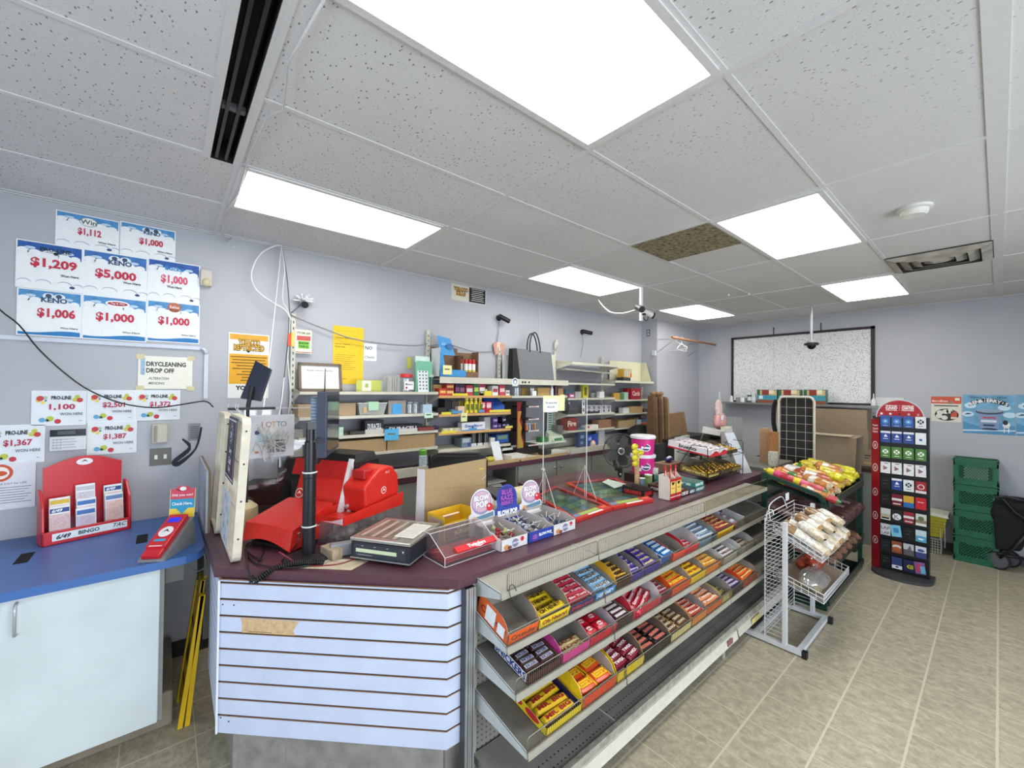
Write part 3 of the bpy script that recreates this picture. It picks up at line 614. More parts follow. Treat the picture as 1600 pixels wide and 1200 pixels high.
# yellow folded floor sign leaning on the counter side
Ym=mat('#e2b81d',.35,var=.06)
a1=Vector((.130,2.96,0));
t=thing('wet_floor_sign','folded yellow plastic floor sign leaning on the counter side','floor sign',(.105,2.93,0));t.scale=(1,1,.82)
lean=math.atan2(.04,.92)
for k,(dy,dx,nm) in enumerate(((0,0,'front_leaf'),(.0,.032,'rear_leaf'))):
    mb=MB();mb.T=tr(dx-.012,dy,0) @ rotx(.0) @ roty(.10-.03*k)
    mb.box(-.012,-.015,0,.010,.02,.86,Ym);mb.box(-.012,.24,0,.010,.275,.86,Ym);mb.box(-.005,.0,.06,.004,.25,.80,Ym)
    mb.box(-.008,.06,.84,.008,.20,.93,Ym)
    if k == 0:
        mb.T=mb.T @ frame((-.0065,.25,.1),(0,-1,0),(0,0,1));mb.poly([(.03,.25),(.2,.25),(.115,.42)],'#20201c',1);mb.rect(.03,.5,.2,.53,'#20201c',1);mb.rect(.04,.12,.19,.15,'#20201c',1)
    mb.build(nm,t)
MB().tube([(.095,.09,.92),(.098,.10,.955),(.098,.16,.955),(.095,.17,.92)],.007,Ym).build('carry_handle',t)
# ================================================================ MAIN COUNTER
CT=1.03
mar=mat('#54333e',.38,var=.12,ns=50,spec=.5);slat=mat('#c0cae0',.5,var=.05,ns=8);wood=mat('#b48a6a',.6)
t=thing('sales_counter','L-shaped sales counter with maroon top and white slatwall front','counter',(1.0,1.9,0))
U=tr(-1.0,-1.9,0)
def part(name,fn,par=t,**k): mb=MB();mb.T=U.copy();fn(mb);return mb.build(name,par,**k)
top=[(.192,2.40),(1.022,1.572),(4.92,1.612),(4.92,2.20),(3.45,2.25),(3.42,2.86),(2.5,2.86),(2.42,2.20),(1.60,2.20),(1.0,2.85),(.84,3.02),(.192,3.02)]
part('countertop',lambda m:m.prism(top,CT-.045,CT,mar),label='maroon laminate top',bevel=.002)
A_=Vector((.208,2.352,0));B_=Vector((.982,1.592,0))
def slatpanel(m,a,b,z0=.28,z1=.985,patch=False):
    a=Vector((a[0],a[1],0));b=Vector((b[0],b[1],0));d=(b-a).normalized();L=(b-a).length;T0=m.T.copy()
    m.T=T0 @ frame((a.x,a.y,0),d,(0,0,1))
    z=z0;m.box(0,z0,-.02,L,z1,-.009,mat('#1a1512',.9));k=0
    for k in range(10):
        za=z0+.0765*k+.0105;zb=min(z0+.0765*(k+1),z1)
        if k == 0: za=z0
        m.box(0,za,-.012,L,zb,0,slat);m.box(0,zb-.001,-.009,L,zb+.0028,-.0015,mat('#8a6a55',.7))
    if patch:
        m.poly([(.115,z0+.0765*6+.009),(.375,z0+.0765*6+.0085),(.365,z0+.0765*6+.03),(.392,z0+.0765*7-.002),(.11,z0+.0765*7-.001),(.118,z0+.0765*6+.04)],mat('#c9ab80',.8,var=.2,ns=60),1)
        m.rect(.15,z0+.0765*6+.014,.26,z0+.0765*6+.017,'#7b5f42',2)
        for x,z in ((.02,.9),(.02,.872),(.075,.9),(.075,.872),(.02,.35),(.06,.362),(.06,.335)): m.disc(x,z,.004,'#26262a',1,n=8)
    m.T=T0
part('slat_panel',lambda m:slatpanel(m,A_,B_,patch=True),label='angled front slatwall with a torn patch')
part('slat_panel',lambda m:slatpanel(m,(.216,2.96),A_))
part('slat_panel',lambda m:slatpanel(m,B_,(1.108,1.5905)))
part('corner_strip',lambda m:m.box(.203,2.34,.28,.211,2.357,.985,mat('#d6dae2',.4)))
tile=mat('#8f8c86',.5,var=.25,ns=14)
def basef(m):
    pa=A_+Vector((.085,.06,0));pb=B_+Vector((.03,.075,0));d=(pb-pa).normalized();L=(pb-pa).length
    T0=m.T.copy();m.T=T0 @ frame((pa.x,pa.y,0),d,(0,0,1))
    m.box(0,0,-.03,L,.28,-.002,mat('#a9a69c',.7))
    x=.0
    for wdt in (.262,.262,.262,.262):
        xe=min(x+wdt,L);m.box(x+.002,0,-.01,xe-.002,.278,0,tile);x+= wdt
        if x >= L: break
    m.box(-.012,0,-.03,.0,.28,.002,mat('#c9ccd0',.35,.6));m.T=T0
    m.box(.28,2.41,0,.31,2.95,.28,tile);m.box(1.02,1.66,0,4.3,1.69,.28,tile)
part('tiled_base',basef)
inn=mat('#73736f',.6)
def body(m):
    m.box(1.1,1.63,.0,4.85,1.66,.985,inn);m.box(.26,2.42,.28,.28,2.95,.985,inn)
    m.box(4.85,1.63,0,4.88,2.15,.985,inn)
    m.box(1.7,2.10,.0,2.4,2.13,.6,mat('#8b8a84'));m.box(1.2,1.66,.55,4.8,2.15,.57,inn)
    m.box(3.4,2.2,0,3.43,2.82,.985,inn);m.box(2.5,2.8,0,3.4,2.83,.985,inn);m.box(2.46,2.2,0,2.49,2.82,.985,inn)
part('carcass',body)
for x,y in ((.36,2.58),(.86,2.08)): part('leg',lambda m:m.box(x-.03,y+.12,0,x+.03,y+.18,.985,inn))
# ================================================================ CANDY GONDOLA
GY=1.60
sec=[1.125,1.80,3.05,4.30]
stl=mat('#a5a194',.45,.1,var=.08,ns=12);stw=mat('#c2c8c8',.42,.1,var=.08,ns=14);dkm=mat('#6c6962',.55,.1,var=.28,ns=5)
def peg_mat(h):
    m,nt,b=node_mat('pegboard_'+h.strip('#'));L=nt.links
    tc=N(nt,'ShaderNodeTexCoord');sp=N(nt,'ShaderNodeSeparateXYZ');L.new(tc.outputs['Object'],sp.inputs[0])
    def f(o): return math_(nt,'SUBTRACT',math_(nt,'FRACT',math_(nt,'DIVIDE',math_(nt,'ADD',o,10.0127),.0254)),.5)
    s2=math_(nt,'ADD',math_(nt,'MULTIPLY',f(sp.outputs[0]),f(sp.outputs[0])),math_(nt,'MULTIPLY',f(sp.outputs[2]),f(sp.outputs[2])))
    h_=math_(nt,'LESS_THAN',s2,.022)
    mx=N(nt,'ShaderNodeMix',data_type='RGBA');L.new(h_,mx.inputs[0]);mx.inputs[6].default_value=(*lin(h),1);mx.inputs[7].default_value=(.006,.006,.006,1)
    L.new(mx.outputs[2],b.inputs['Base Color']);b.inputs['Roughness'].default_value=.6;return m
PEG=peg_mat('#7d7a73')
g=thing('candy_gondola','long metal gondola shelving full of candy below the counter edge','shelving',(1.1,GY,0));UG=tr(-1.1,-GY,0)
def gp(name,fn,par=g,**k): mb=MB();mb.T=UG.copy();fn(mb);return mb.build(name,par,**k)
gp('back_panel',lambda m:m.box(sec[0],GY,.05,sec[-1],GY+.012,.975,PEG))
for i,x in enumerate(sec): gp('upright',lambda m:m.box(x-.015,GY-.012,.03,x+.015,GY+.004,.985,stl))
def post(m):
    for k in range(4): m.box(1.052+.0125*k,1.545-.002*(k % 2),.09,1.052+.0125*k+.0095,1.59,.985,mat('#b9bcbc',.3,.7))
    m.box(1.050,1.552,.09,1.10,1.588,.985,mat('#3f4143',.5))
    m.lathe([(0,.05),(.03,.055),(.042,.085),(.038,.13),(.02,.15),(0,.15)],mat('#8d9395',.5),c=(1.075,1.56,0),n=14)
    m.hexa([(1.06,1.30,0),(1.10,1.30,0),(1.10,1.6,0),(1.06,1.6,0)],[(1.065,1.30,.05),(1.095,1.30,.05),(1.095,1.58,.09),(1.065,1.58,.09)],mat('#5c5f60',.5,.3))
gp('end_post',post,label='striped aluminium end post')
# tiers: front y, front z (shelf surface), back z
tiers=[(1.405,1.0,1.003),(1.36,.788,.848),(1.30,.624,.676),(1.225,.435,.487)]
wire=mat('#8d887c',.35,.7)
def shelf(k,i):
    fy,fz,bz=tiers[k];x0,x1=sec[i]+.004,sec[i+1]-.004
    def fn(m):
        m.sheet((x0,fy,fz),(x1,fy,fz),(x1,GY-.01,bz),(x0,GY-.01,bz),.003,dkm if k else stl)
        m.box(x0,fy-.012,fz-.026,x1,fy,fz+.001,stl)
        m.box(x0,fy-.014,fz-.028,x1,fy-.006,fz-.022,stl)
        for x in (x0,x1-.003):
            m.hexa([(x,fy,fz-.028),(x+.003,fy,fz-.028),(x+.003,GY-.01,bz-.085),(x,GY-.01,bz-.085)],[(x,fy,fz+.002),(x+.003,fy,fz+.002),(x+.003,GY-.01,bz+.004),(x,GY-.01,bz+.004)],stw)
    s=gp('shelf',fn)
    if k == 0 or i < 3:
        zt=.078 if k == 0 else .062
        def ff(m):
            yy=fy-.006;xa,xb=x0+.03*(k==0 and i==0),x1-.004
            if k == 0 and i == 0: xa=1.165
            m.tube([(xa,yy,fz),(xa,yy,fz+zt-.012),(xa+.004,yy,fz+zt-.003),(xa+.012,yy,fz+zt),(xb-.012,yy,fz+zt),(xb-.004,yy,fz+zt-.003),(xb,yy,fz+zt-.012),(xb,yy,fz)],.0026,wire,n=5)
            m.tube([(xa,yy,fz+.004),(xb,yy,fz+.004)],.0018,wire,n=4)
            n=int((xb-xa)/.0125)
            for q in range(1,n): x=xa+(xb-xa)*q/n;m.cyl((x,yy,fz+.002),(x,yy,fz+zt),.0011,wire,n=4,caps=False)
        if i == 2: 
            gp('clear_fence',lambda m:(m.box(x0,fy-.008,fz,x1,fy-.005,fz+zt,clear((.8,.78,.72),.2)),m.box(x0,fy-.0085,fz+zt-.003,x1,fy-.0045,fz+zt,wire)),s)
        else: gp('wire_fence',ff,s)
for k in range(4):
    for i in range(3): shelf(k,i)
def deck(m):
    for i in range(3):
        x0,x1=sec[i]+.002,sec[i+1]-.002;m.box(x0,1.27,.150,x1,GY-.01,.185,mat('#8a8880',.5,.1,var=.2,ns=4))
        n=int((x1-x0)/.0254)
        for r,yy in enumerate((1.30,1.345)):
            for q in range(n):
                x=x0+.0254*q+.012;m.raw([(x-.0035,yy-.0035,.1856),(x+.0035,yy-.0035,.1856),(x+.0035,yy+.0035,.1856),(x-.0035,yy+.0035,.1856)],[(0,1,2,3)],'#1a1916')
    m.box(1.80-.002,1.28,.185,1.80+.002,1.5,.188,mat('#c9c6bd',.4))
gp('base_deck',deck)
def rail(m):
    m.box(1.26,1.245,.150,4.3,1.27,.193,mat('#a09c90',.5,.1,var=.3,ns=30))
    m.hexa([(1.20,1.222,.10),(3.2,1.222,.10),(3.2,1.226,.10),(1.20,1.226,.10)],[(1.24,1.235,.155),(3.2,1.235,.155),(3.2,1.245,.155),(1.24,1.245,.155)],mat('#c9c5b8',.5))
    m.hexa([(3.22,1.222,.105),(4.3,1.222,.105),(4.3,1.226,.105),(3.22,1.226,.105)],[(3.22,1.235,.155),(4.3,1.235,.155),(4.3,1.245,.155),(3.22,1.245,.155)],mat('#bdb8aa',.5))
gp('front_rail',rail,label='scuffed cream base rail')
for x in (1.5,3.05,4.2): gp('foot',lambda m:m.box(x-.02,1.26,0,x+.02,1.30,.15,stl))
gp('price_label',lambda m:m.box(3.45,1.2195,.112,3.62,1.222,.15,'#d8cc86'))
gp('price_label',lambda m:m.box(3.02,1.2195,.112,3.10,1.222,.148,'#8a5a58'))
# cable tie on the first rail
MB().tube([(1.185+.02*math.cos(a),1.395+.012*math.sin(a)-.012,.995+.03*math.sin(a)) for a in [i*.7 for i in range(9)]],.002,mat('#2a2928')).build('cable_tie',label='dark cable tie looped on the first price rail',cat='cable tie')

# ---------------------------------------------------------------- candy trays and bars
def tray(w,d,hb,hf,outer,inner='#8f877e',text=None,tcol='#ffffff',side=None,th=.003,curve=True,ftext=True,lip=None):
    """open card tray, origin at front-left bottom corner, y goes back"""
    mb=MB();oc=mat(outer,.45);ic=mat(inner,.7,var=.05);sc_=mat(side,.45) if side else oc
    mb.box(0,0,0,w,d,.002,ic)
    mb.box(0,0,0,w,.0015,hf,oc);mb.box(.001,.0015,.002,w-.001,th,hf,ic)
    mb.box(0,d-.0015,0,w,d,hb,oc);mb.box(.001,d-th,.002,w-.001,d-.0015,hb,ic)
    prof=[(0,0),(d,0),(d,hb),(d*.45,hb),(d*.25,hb*.96),(d*.12,hb*.8),(.012,hf+.006),(0,hf)] if curve else [(0,0),(d,0),(d,hb),(0,hf)]
    n=len(prof)
    for x,xa,xb,flip in ((0,0,.0015,1),(w-.003,w-.0015,w,0)):
        for q,(x0,x1,mm) in enumerate(((xa,xb,sc_),((.0015,.003,ic) if flip else (w-.003,w-.0015,ic)))):
            v=[(x0,p[0],p[1]) for p in prof]+[(x1,p[0],p[1]) for p in prof]
            mb.raw(v,[tuple(range(n-1,-1,-1)),tuple(range(n,2*n))]+[(i,(i+1) % n,(i+1) % n+n,i+n) for i in range(n)],mm)
    if text:
        T0=mb.T.copy()
        if ftext: mb.T=T0 @ frame((0,0,0),(1,0,0),(0,0,1));mb.text(text,w/2,hf*.5,hf*.55,tcol,1,w=w*.8,bold=.04)
        mb.T=T0 @ frame((0,d,0),(0,-1,0),(0,0,1));mb.text(text,d*.5,hb*.42,hb*.4,tcol,1,w=d*.8,bold=.04);mb.T=T0
    return mb
def bar(L,w,h,col,text=None,tcol='#ffffff',band=None,fin=None,tw=.7):
    """flow-wrapped bar lying flat, long axis x, origin at centre of base"""
    mb=MB();c=mat(col,.28,spec=.6,var=.12,ns=60);fc=mat(fin,.3) if fin else c
    st=[(-.5,.96,.08),(-.44,.96,.1),(-.40,.9,.9),(-.2,1,1),(.2,1,1),(.40,.9,.9),(.44,.96,.1),(.5,.96,.08)]
    n=8;V=[]
    for (x,sw,sh) in st:
        for k in range(n):
            a=2*math.pi*k/n+math.pi/8;y=math.cos(a)*w*.54*sw;z=math.sin(a)*h*.54*sh
            V.append((x*L,max(-w/2,min(w/2,y)),h*.5*1.0+max(-h/2,min(h/2,z))))
    for i in range(len(st)-1):
        mm=fc if i in (0,len(st)-2) else c
        mb.raw(V[i*n:(i+2)*n],[(k,(k+1) % n,(k+1) % n+n,k+n) for k in range(n)],mm,False)
    T0=mb.T.copy();mb.T=T0 @ tr(0,0,h*1.0)
    if band: mb.rect(-L*.36,-w*.3,L*.36,w*.3,band,1)
    if text: mb.text(text,0,0,w*.48,tcol,2,w=L*tw,bold=.05)
    mb.T=T0;return mb
def tierM(k,x,depth=0.0):
    fy,fz,bz=tiers[k];a=math.atan2(bz-fz,GY-.01-fy)
    return tr(x,fy+.002,fz+.001) @ rotx(a) @ tr(0,depth,0)
BARS={}
def fill(mb_key,maker,base,spots,label,group,name='candy_bar',cat='candy bar'):
    """spots: (x, y, z, rot) in tray space"""
    if mb_key not in BARS: BARS[mb_key]=maker().mesh(name)
    for (x,y,z,r,tl) in spots:
        o=bpy.data.objects.new(name,BARS[mb_key]);COL.objects.link(o)
        o.matrix_basis=base @ tr(x,y,z) @ rotz(r) @ roty(tl);tag(o,label,cat,group)
def rows(n,x,y0,dy,z0=.004,dz=0,rot=0,jit=.004,cols=1,dx=0,layers=1,lh=.02,skip=()):
    out=[]
    for l in range(layers):
        for c in range(cols):
            for i in range(n):
                if (l,c,i) in skip: continue
                out.append((x+c*dx+random.uniform(-jit,jit),y0+i*dy,z0+l*lh+dz*i,rot+random.uniform(-.06,.06),random.uniform(-.03,.03)))
    return out
def px_x(k,px,py): fy,fz,bz=tiers[k];return PY(px,py,fy).x
# ================================================================ CANDY ON THE TIERS
def proj(p):
    v=Vector(p)-O;w_=v.dot(fw);return 800+F*v.dot(rt)/w_,600-F*v.dot(up)/w_
def xfront(k,px):
    fy,fz,bz=tiers[k];a,b=.6,4.6
    for _ in range(40):
        m_=(a+b)/2
        if proj((m_,fy,fz))[0] < px: a=m_
        else: b=m_
    return a
def put_tray(k,p0,p1,outer,label,d=None,hb=.085,hf=.045,name='candy_tray',lbl_cat='candy tray',**kw):
    x0,x1=xfront(k,p0)+.002,xfront(k,p1)-.002;w_=x1-x0
    fy,fz,bz=tiers[k];dmax=(GY-.016-fy)*1.02;d=d or min(dmax,.27)
    M4=tierM(k,x0)
    sub(tray(w_,d,hb,hf,outer,**kw).build(name,label=label,cat=lbl_cat),M4)
    return M4,w_,d
GB='wrapped bars, '
def stock(key,M4,w_,d,n,col,text,tcol,gname,bw=.03,bh=.02,band=None,fin=None,cols=1,layers=1,y0=.02,skip=(),z0=.004,rot=0,dz=0,label=None,tw=.7,jit=.004,dy=None):
    L=(w_-.008)/cols;dy=dy or bw*1.04
    fill(key,lambda:bar(L*.97,bw,bh,col,text,tcol,band,fin,tw),M4,rows(n,.004+L/2,y0+bw/2,dy,z0,dz,rot,jit,cols,L,layers,bh*1.02,skip),label or 'one of the '+gname,GB+gname.split(' in ')[-1] if ' in ' in gname else GB+gname,name={'ree':'peanut_cup','pc':'peanut_cup','twix':'caramel_bar','tur':'toffee_bar','gold':'crunch_bar','sn':'nut_bar','pur':'chocolate_bar','pur2':'chocolate_bar','cook':'white_bar','cc':'mint_pack','wt':'mint_pack','wt2':'gum_pack','tof':'toffee_pack','rr':'smooth_bar','dp':'dark_bar','pe':'fruit_pack','yg':'fruit_pack','fr':'fruit_pack'}.get(key,'candy_bar'))
# ---- upper tier
M4,w_,d=put_tray(1,792,840,'#df5a22','empty orange and white candy tray at the near end of the upper tier',hb=.10,hf=.052,side='#d9602a',text='Crunchy',tcol='#7c3a1a')
mb=MB();mb.T=frame((-.0006,d,0),(0,-1,0),(0,0,1));mb.rect(.06,.01,.13,.085,'#e4e8ec',1);mb.rect(.15,.01,.2,.06,'#e4e8ec',1)
sub(mb.build('price_sticker',label='white stickers on the side of the empty orange tray',cat='sticker',kind='stuff'),M4)
M4,w_,d=put_tray(1,841,889,'#e3c21a','yellow tray of yellow bars with dark lettering, upper tier',hb=.09,hf=.05,text='Oh Henry!',tcol='#8c1f22')
stock('oh',M4,w_,d,4,'#e8c61c','OH HENRY!','#2b1c12','yellow bars in the yellow upper tray',bw=.038,bh=.022,layers=1)
stock('oh',M4,w_,d,1,'#e8c61c','OH HENRY!','#2b1c12','yellow bars in the yellow upper tray',bw=.038,bh=.022,y0=.02,z0=.03)
M4,w_,d=put_tray(1,889,929,'#1f2d63','dark blue tray of red bars, upper tier',hb=.06,hf=.04,text='Mixed',tcol='#b8283a')
stock('redb',M4,w_,d,5,'#b3283f','Big Turk','#f4d9dc','red bars in the dark blue upper tray',bw=.036,bh=.02,layers=2,fin='#e3d5da')
M4,w_,d=put_tray(1,929,961,'#2b85c4','bright blue tray of white and pale blue bars',hb=.06,hf=.04,text='HERSHEY',tcol='#f0f0f0')
stock('cook',M4,w_,d,5,'#7fb4d6','HERSHEY','#1c1c22','pale blue bars in the bright blue tray',bw=.038,bh=.02,layers=2,band='#e6ebee')
M4,w_,d=put_tray(1,961,986,'#3a2318','dark brown tray with yellow front edge',hb=.10,hf=.05,side='#e3a51a')
stock('wund',M4,w_,d,4,'#4a2a16','Wunderbar','#eec043','brown and gold bars in the dark brown tray',bw=.034,bh=.024,layers=2,fin='#d9a233')
M4,w_,d=put_tray(1,986,1006,'#3d2a78','first of two purple chocolate trays, beside the yellow-edged one',hb=.07,hf=.045)
stock('pur',M4,w_,d,5,'#4a3596','Dairy','#e6ddf0','purple bars in the first purple tray',bw=.036,bh=.02,layers=2)
M4,w_,d=put_tray(1,1006,1031,'#3d2a78','second purple chocolate tray, next to the loose blue bars',hb=.085,hf=.045)
stock('pur2',M4,w_,d,5,'#4a3596','Caramilk','#f0d8a0','purple bars in the second purple tray',bw=.036,bh=.02,layers=2)
x0=xfront(1,1033)
fill('blue',lambda:bar(.125,.034,.022,'#2c63a0','OREO','#f2f6fa','#7ec3e0','#cfe3ee'),tierM(1,x0),rows(6,.07,.03,.036,layers=3,lh=.022,jit=.008),'one of the loose blue bars between the purple and orange-red trays',GB+'loose blue stack')
M4,w_,d=put_tray(1,1050,1069,'#d2442a','empty orange-red tray with a white sticker, upper tier',hb=.07,hf=.05)
M4,w_,d=put_tray(1,1069,1091,'#c3202e','white-walled red tray holding red wafer bars, upper tier',hb=.09,hf=.045,inner='#bdb6b4')
stock('kk2',M4,w_,d,3,'#c02032','Coffee','#f3dfe0','red bars in the white-walled upper tray',bw=.03,bh=.02)
M4,w_,d=put_tray(1,1091,1119,'#5e7686','grey-blue tray of white and silver packs',hb=.085,hf=.045,inner='#85837d')
stock('cc',M4,w_,d,5,'#c3cdd4','Coconut','#27588a','silver packs in the grey-blue tray',bw=.04,bh=.026,layers=2,fin='#4f88ad')
M4,w_,d=put_tray(1,1119,1145,'#dfb51c','yellow tray of dark red toffee packs, upper tier',hb=.07,hf=.05,side='#24356e')
stock('tof',M4,w_,d,5,'#8c2430','Toffee','#f2ca6a','dark red packs in the yellow upper tray',bw=.036,bh=.026,layers=2)
x0=xfront(1,1146)
fill('pk',lambda:bar(.10,.07,.02,'#c9633a','Crisp','#f0e6dc','#5d86b8','#d3c6c0'),tierM(1,x0),rows(3,.08,.05,.06,layers=2,lh=.02,jit=.02,rot=.3),'one of the orange and blue packs at the far end of the upper tier',GB+'far end pile')
sub(MB().box(0,0,0,.012,.17,.06,mat('#b5b7ba',.5)).build('card_divider',label='white card divider near the far end of the upper tier',cat='card divider'),tierM(1,x0+.22,.02))
# ---- middle tier
x0,x1=xfront(2,824),xfront(2,876)
M4,w_,d=put_tray(2,824,876,'#4a2723','dark brown tray with blue lettering on a white side',hb=.055,hf=.04,curve=False,d=.245,inner='#6a5148')
mb=MB();mb.T=frame((-.0006,d,0),(0,-1,0),(0,0,1));mb.rect(.012,.006,d-.012,.046,'#e5e6ea',1);mb.text('SNICKERS',d/2,.026,.03,'#1f3a86',2,w=d*.86,bold=.05)
sub(mb.build('tray_lettering',label='white strip lettered SNICKERS on the brown tray side',cat='printed strip'),M4)
stock('sn',M4,w_,d,5,'#3b2320','SNICKERS','#1c2f6e','brown bars with white and blue lettering in the brown tray',bw=.032,bh=.022,band='#dfe0e6',cols=2,layers=2,y0=.025,tw=.64)
M4,w_,d=put_tray(2,878,921,'#d13c86','nearly empty pink tray with one beige bar',hb=.085,hf=.045,side='#c8458c',d=.27)
stock('mac',M4,w_,d,2,'#cdb480','MACK','#7c3b2e','beige bars in the pink tray',bw=.034,bh=.02)
M4,w_,d=put_tray(2,921,963,'#c0152c','red tray of red wafer bars with a white oval',hb=.07,hf=.045,side='#d8447a',inner='#b9b0b4')
def kk():
    mb=bar(.078,.055,.014,'#bf1528');T0=mb.T.copy();mb.T=T0 @ tr(0,0,.0142);mb.disc(0,0,.02,'#f3ecec',1,ry=.013);mb.text('KitKat',0,0,.011,'#bf1528',2,bold=.05);mb.T=T0;return mb
fill('kk',kk,M4,rows(4,.05,.05,.058,layers=3,cols=2,dx=.085,lh=.0146,jit=.005),'one of the red wafer bars with a white oval',GB+'red wafer tray','wafer_bar')
M4,w_,d=put_tray(2,963,988,'#33201f','dark tray of black and white wrapped bars, middle tier',hb=.05,hf=.045)
stock('bw',M4,w_,d,6,'#3a2325','Aero','#f0eaea','dark and white bars in the dark middle tray',bw=.03,bh=.022,layers=2,band='#c9c0c2')
M4,w_,d=put_tray(2,988,1032,'#b92a3a','tall white-walled tray with red bars leaning in it',hb=.10,hf=.05,inner='#c9c4c6')
stock('rr',M4,w_,d,5,'#b01f30','Smarties','#f0d8da','red bars in the tall white-walled middle tray',bw=.034,bh=.024,layers=2,rot=.35,cols=1)
M4,w_,d=put_tray(2,1032,1049,'#6d1f2a','narrow dark red tray, middle tier',hb=.05,hf=.045)
stock('dr',M4,w_,d,7,'#7e2634','Cherry','#efe2e4','dark red bars in the narrow dark red tray',bw=.03,bh=.022,layers=2)
M4,w_,d=put_tray(2,1049,1078,'#d4521c','orange tray of orange and yellow peanut cups, middle tier',hb=.09,hf=.05)
stock('pc',M4,w_,d,5,'#d85a1c',"REESE",'#f6d435','orange and yellow packs in the orange middle tray',bw=.04,bh=.022,layers=2,fin='#f0c81e')
M4,w_,d=put_tray(2,1078,1102,'#e0b81c','yellow tray of yellow and red packs, middle tier',hb=.09,hf=.05)
stock('yp',M4,w_,d,5,'#e2b41c','Mr Big','#a62a22','yellow and red packs in the yellow middle tray',bw=.036,bh=.024,layers=2,fin='#c4382a')
M4,w_,d=put_tray(2,1102,1126,'#dd7f22','orange tray of yellow and green packs, middle tier',hb=.07,hf=.05)
stock('yg',M4,w_,d,6,'#d9872a','Fruit','#f4e88a','yellow and green packs in the second orange middle tray',bw=.034,bh=.024,layers=2,fin='#8cae3a')
M4,w_,d=put_tray(2,1130,1151,'#c9c9c6','first small white tray at the far part of the middle tier',hb=.08,hf=.05,inner='#aaa8a4')
stock('wt',M4,w_,d,4,'#d7d3cf','Mints','#5a3428','white packs in the first white tray',bw=.034,bh=.024,layers=2)
M4,w_,d=put_tray(2,1158,1178,'#c9c9c6','second small white tray, last on the middle tier',hb=.08,hf=.05,inner='#aaa8a4')
stock('wt2',M4,w_,d,3,'#cdb9a8','Gum','#4b2c22','white packs in the last white tray',bw=.034,bh=.024,layers=1)
# ---- lower tier
M4,w_,d=put_tray(3,853,909,'#e2c51e','yellow and purple tray of yellow bars, nearest on the lower tier',hb=.055,hf=.035,curve=False,inner='#2a2448',d=.30)
mb=MB();mb.T=frame((-.0006,d,0),(0,-1,0),(0,0,1));mb.disc(d*.32,.028,.05,'#c0283a',1,ry=.017);mb.disc(d*.7,.026,.045,'#c0283a',1,ry=.016);mb.text('BIG',d*.32,.028,.02,'#f6ecd2',2,bold=.06)
sub(mb.build('tray_lettering',label='red ovals on the side of the nearest lower tray',cat='printed strip',kind='stuff'),M4)
stock('big',M4,w_,d,5,'#dbb31c','MR. BIG','#a31e2a','long yellow bars with red lettering, nearest on the lower tier',bw=.042,bh=.03,fin='#352c5e',layers=1,dy=.048)
M4,w_,d=put_tray(3,910,962,'#d9481c','orange tray with a yellow edge holding orange and yellow cups',hb=.11,hf=.05,side='#e6c51c',inner='#a69d98',d=.30)
stock('ree',M4,w_,d,3,'#d94e1e',"REESE'S",'#f6d22c','orange and yellow cups in the orange lower tray',bw=.07,bh=.018,fin='#eac41e',layers=2,cols=2,z0=.02,dy=.072,band='#e2681f')
M4,w_,d=put_tray(3,964,1006,'#dcc01e','yellow-edged tray packed with red and white bars',hb=.11,hf=.05,inner='#6b5a50',d=.30)
stock('twix',M4,w_,d,7,'#7e1f30','TWIX','#f3e6ea','red and white bars in the yellow-edged lower tray',bw=.034,bh=.024,layers=2,cols=2,rot=.12,z0=.02)
M4,w_,d=put_tray(3,1006,1048,'#1d1718','black tray of black and pink bars, lower tier',hb=.09,hf=.045,inner='#6b5a50')
stock('tur',M4,w_,d,6,'#2a1c1e','Eat-More','#d9796a','black and pink bars in the black lower tray',bw=.034,bh=.022,layers=2,cols=2,band='#b3604f')
M4,w_,d=put_tray(3,1048,1080,'#cfc07c','pale gold tray of brown and gold bars, lower tier',hb=.09,hf=.045,inner='#6b5a50')
stock('gold',M4,w_,d,7,'#5f3a26','CRUNCH','#efe2b8','brown and gold bars in the pale gold tray',bw=.032,bh=.022,layers=2,cols=2,fin='#c7a55e')
M4,w_,d=put_tray(3,1081,1104,'#d98838','orange tray of red and cream bars, lower tier',hb=.09,hf=.05)
stock('rc',M4,w_,d,7,'#b0433a','Skor','#f3d9c0','red and cream bars in the orange lower tray',bw=.032,bh=.024,layers=2,fin='#d9c2a8')
M4,w_,d=put_tray(3,1104,1128,'#d0642a','orange and pink tray of peach packs, lower tier',hb=.08,hf=.05)
stock('pe',M4,w_,d,6,'#d98654','Peach','#f8e3cf','peach packs in the orange and pink tray',bw=.036,bh=.026,layers=2,fin='#e9b088')
M4,w_,d=put_tray(3,1128,1144,'#b8a96a','nearly empty olive tray, lower tier',hb=.09,hf=.05)
stock('ol',M4,w_,d,3,'#a39660','Nuts','#2b2618','olive packs in the olive tray',bw=.034,bh=.022)
M4,w_,d=put_tray(3,1144,1161,'#2c2440','dark purple tray, lower tier',hb=.06,hf=.045)
stock('dp',M4,w_,d,7,'#3c3260','Dark','#cfc4dd','dark purple bars in the dark purple tray',bw=.032,bh=.022,layers=2,band='#8f88a6')
M4,w_,d=put_tray(3,1161,1184,'#d4481e','red-orange tray at the far end of the lower tier',hb=.09,hf=.045)
stock('fr',M4,w_,d,6,'#d9602a','Fruity','#f6e48a','red and yellow packs in the far lower tray',bw=.034,bh=.024,layers=2,fin='#b6c03a')
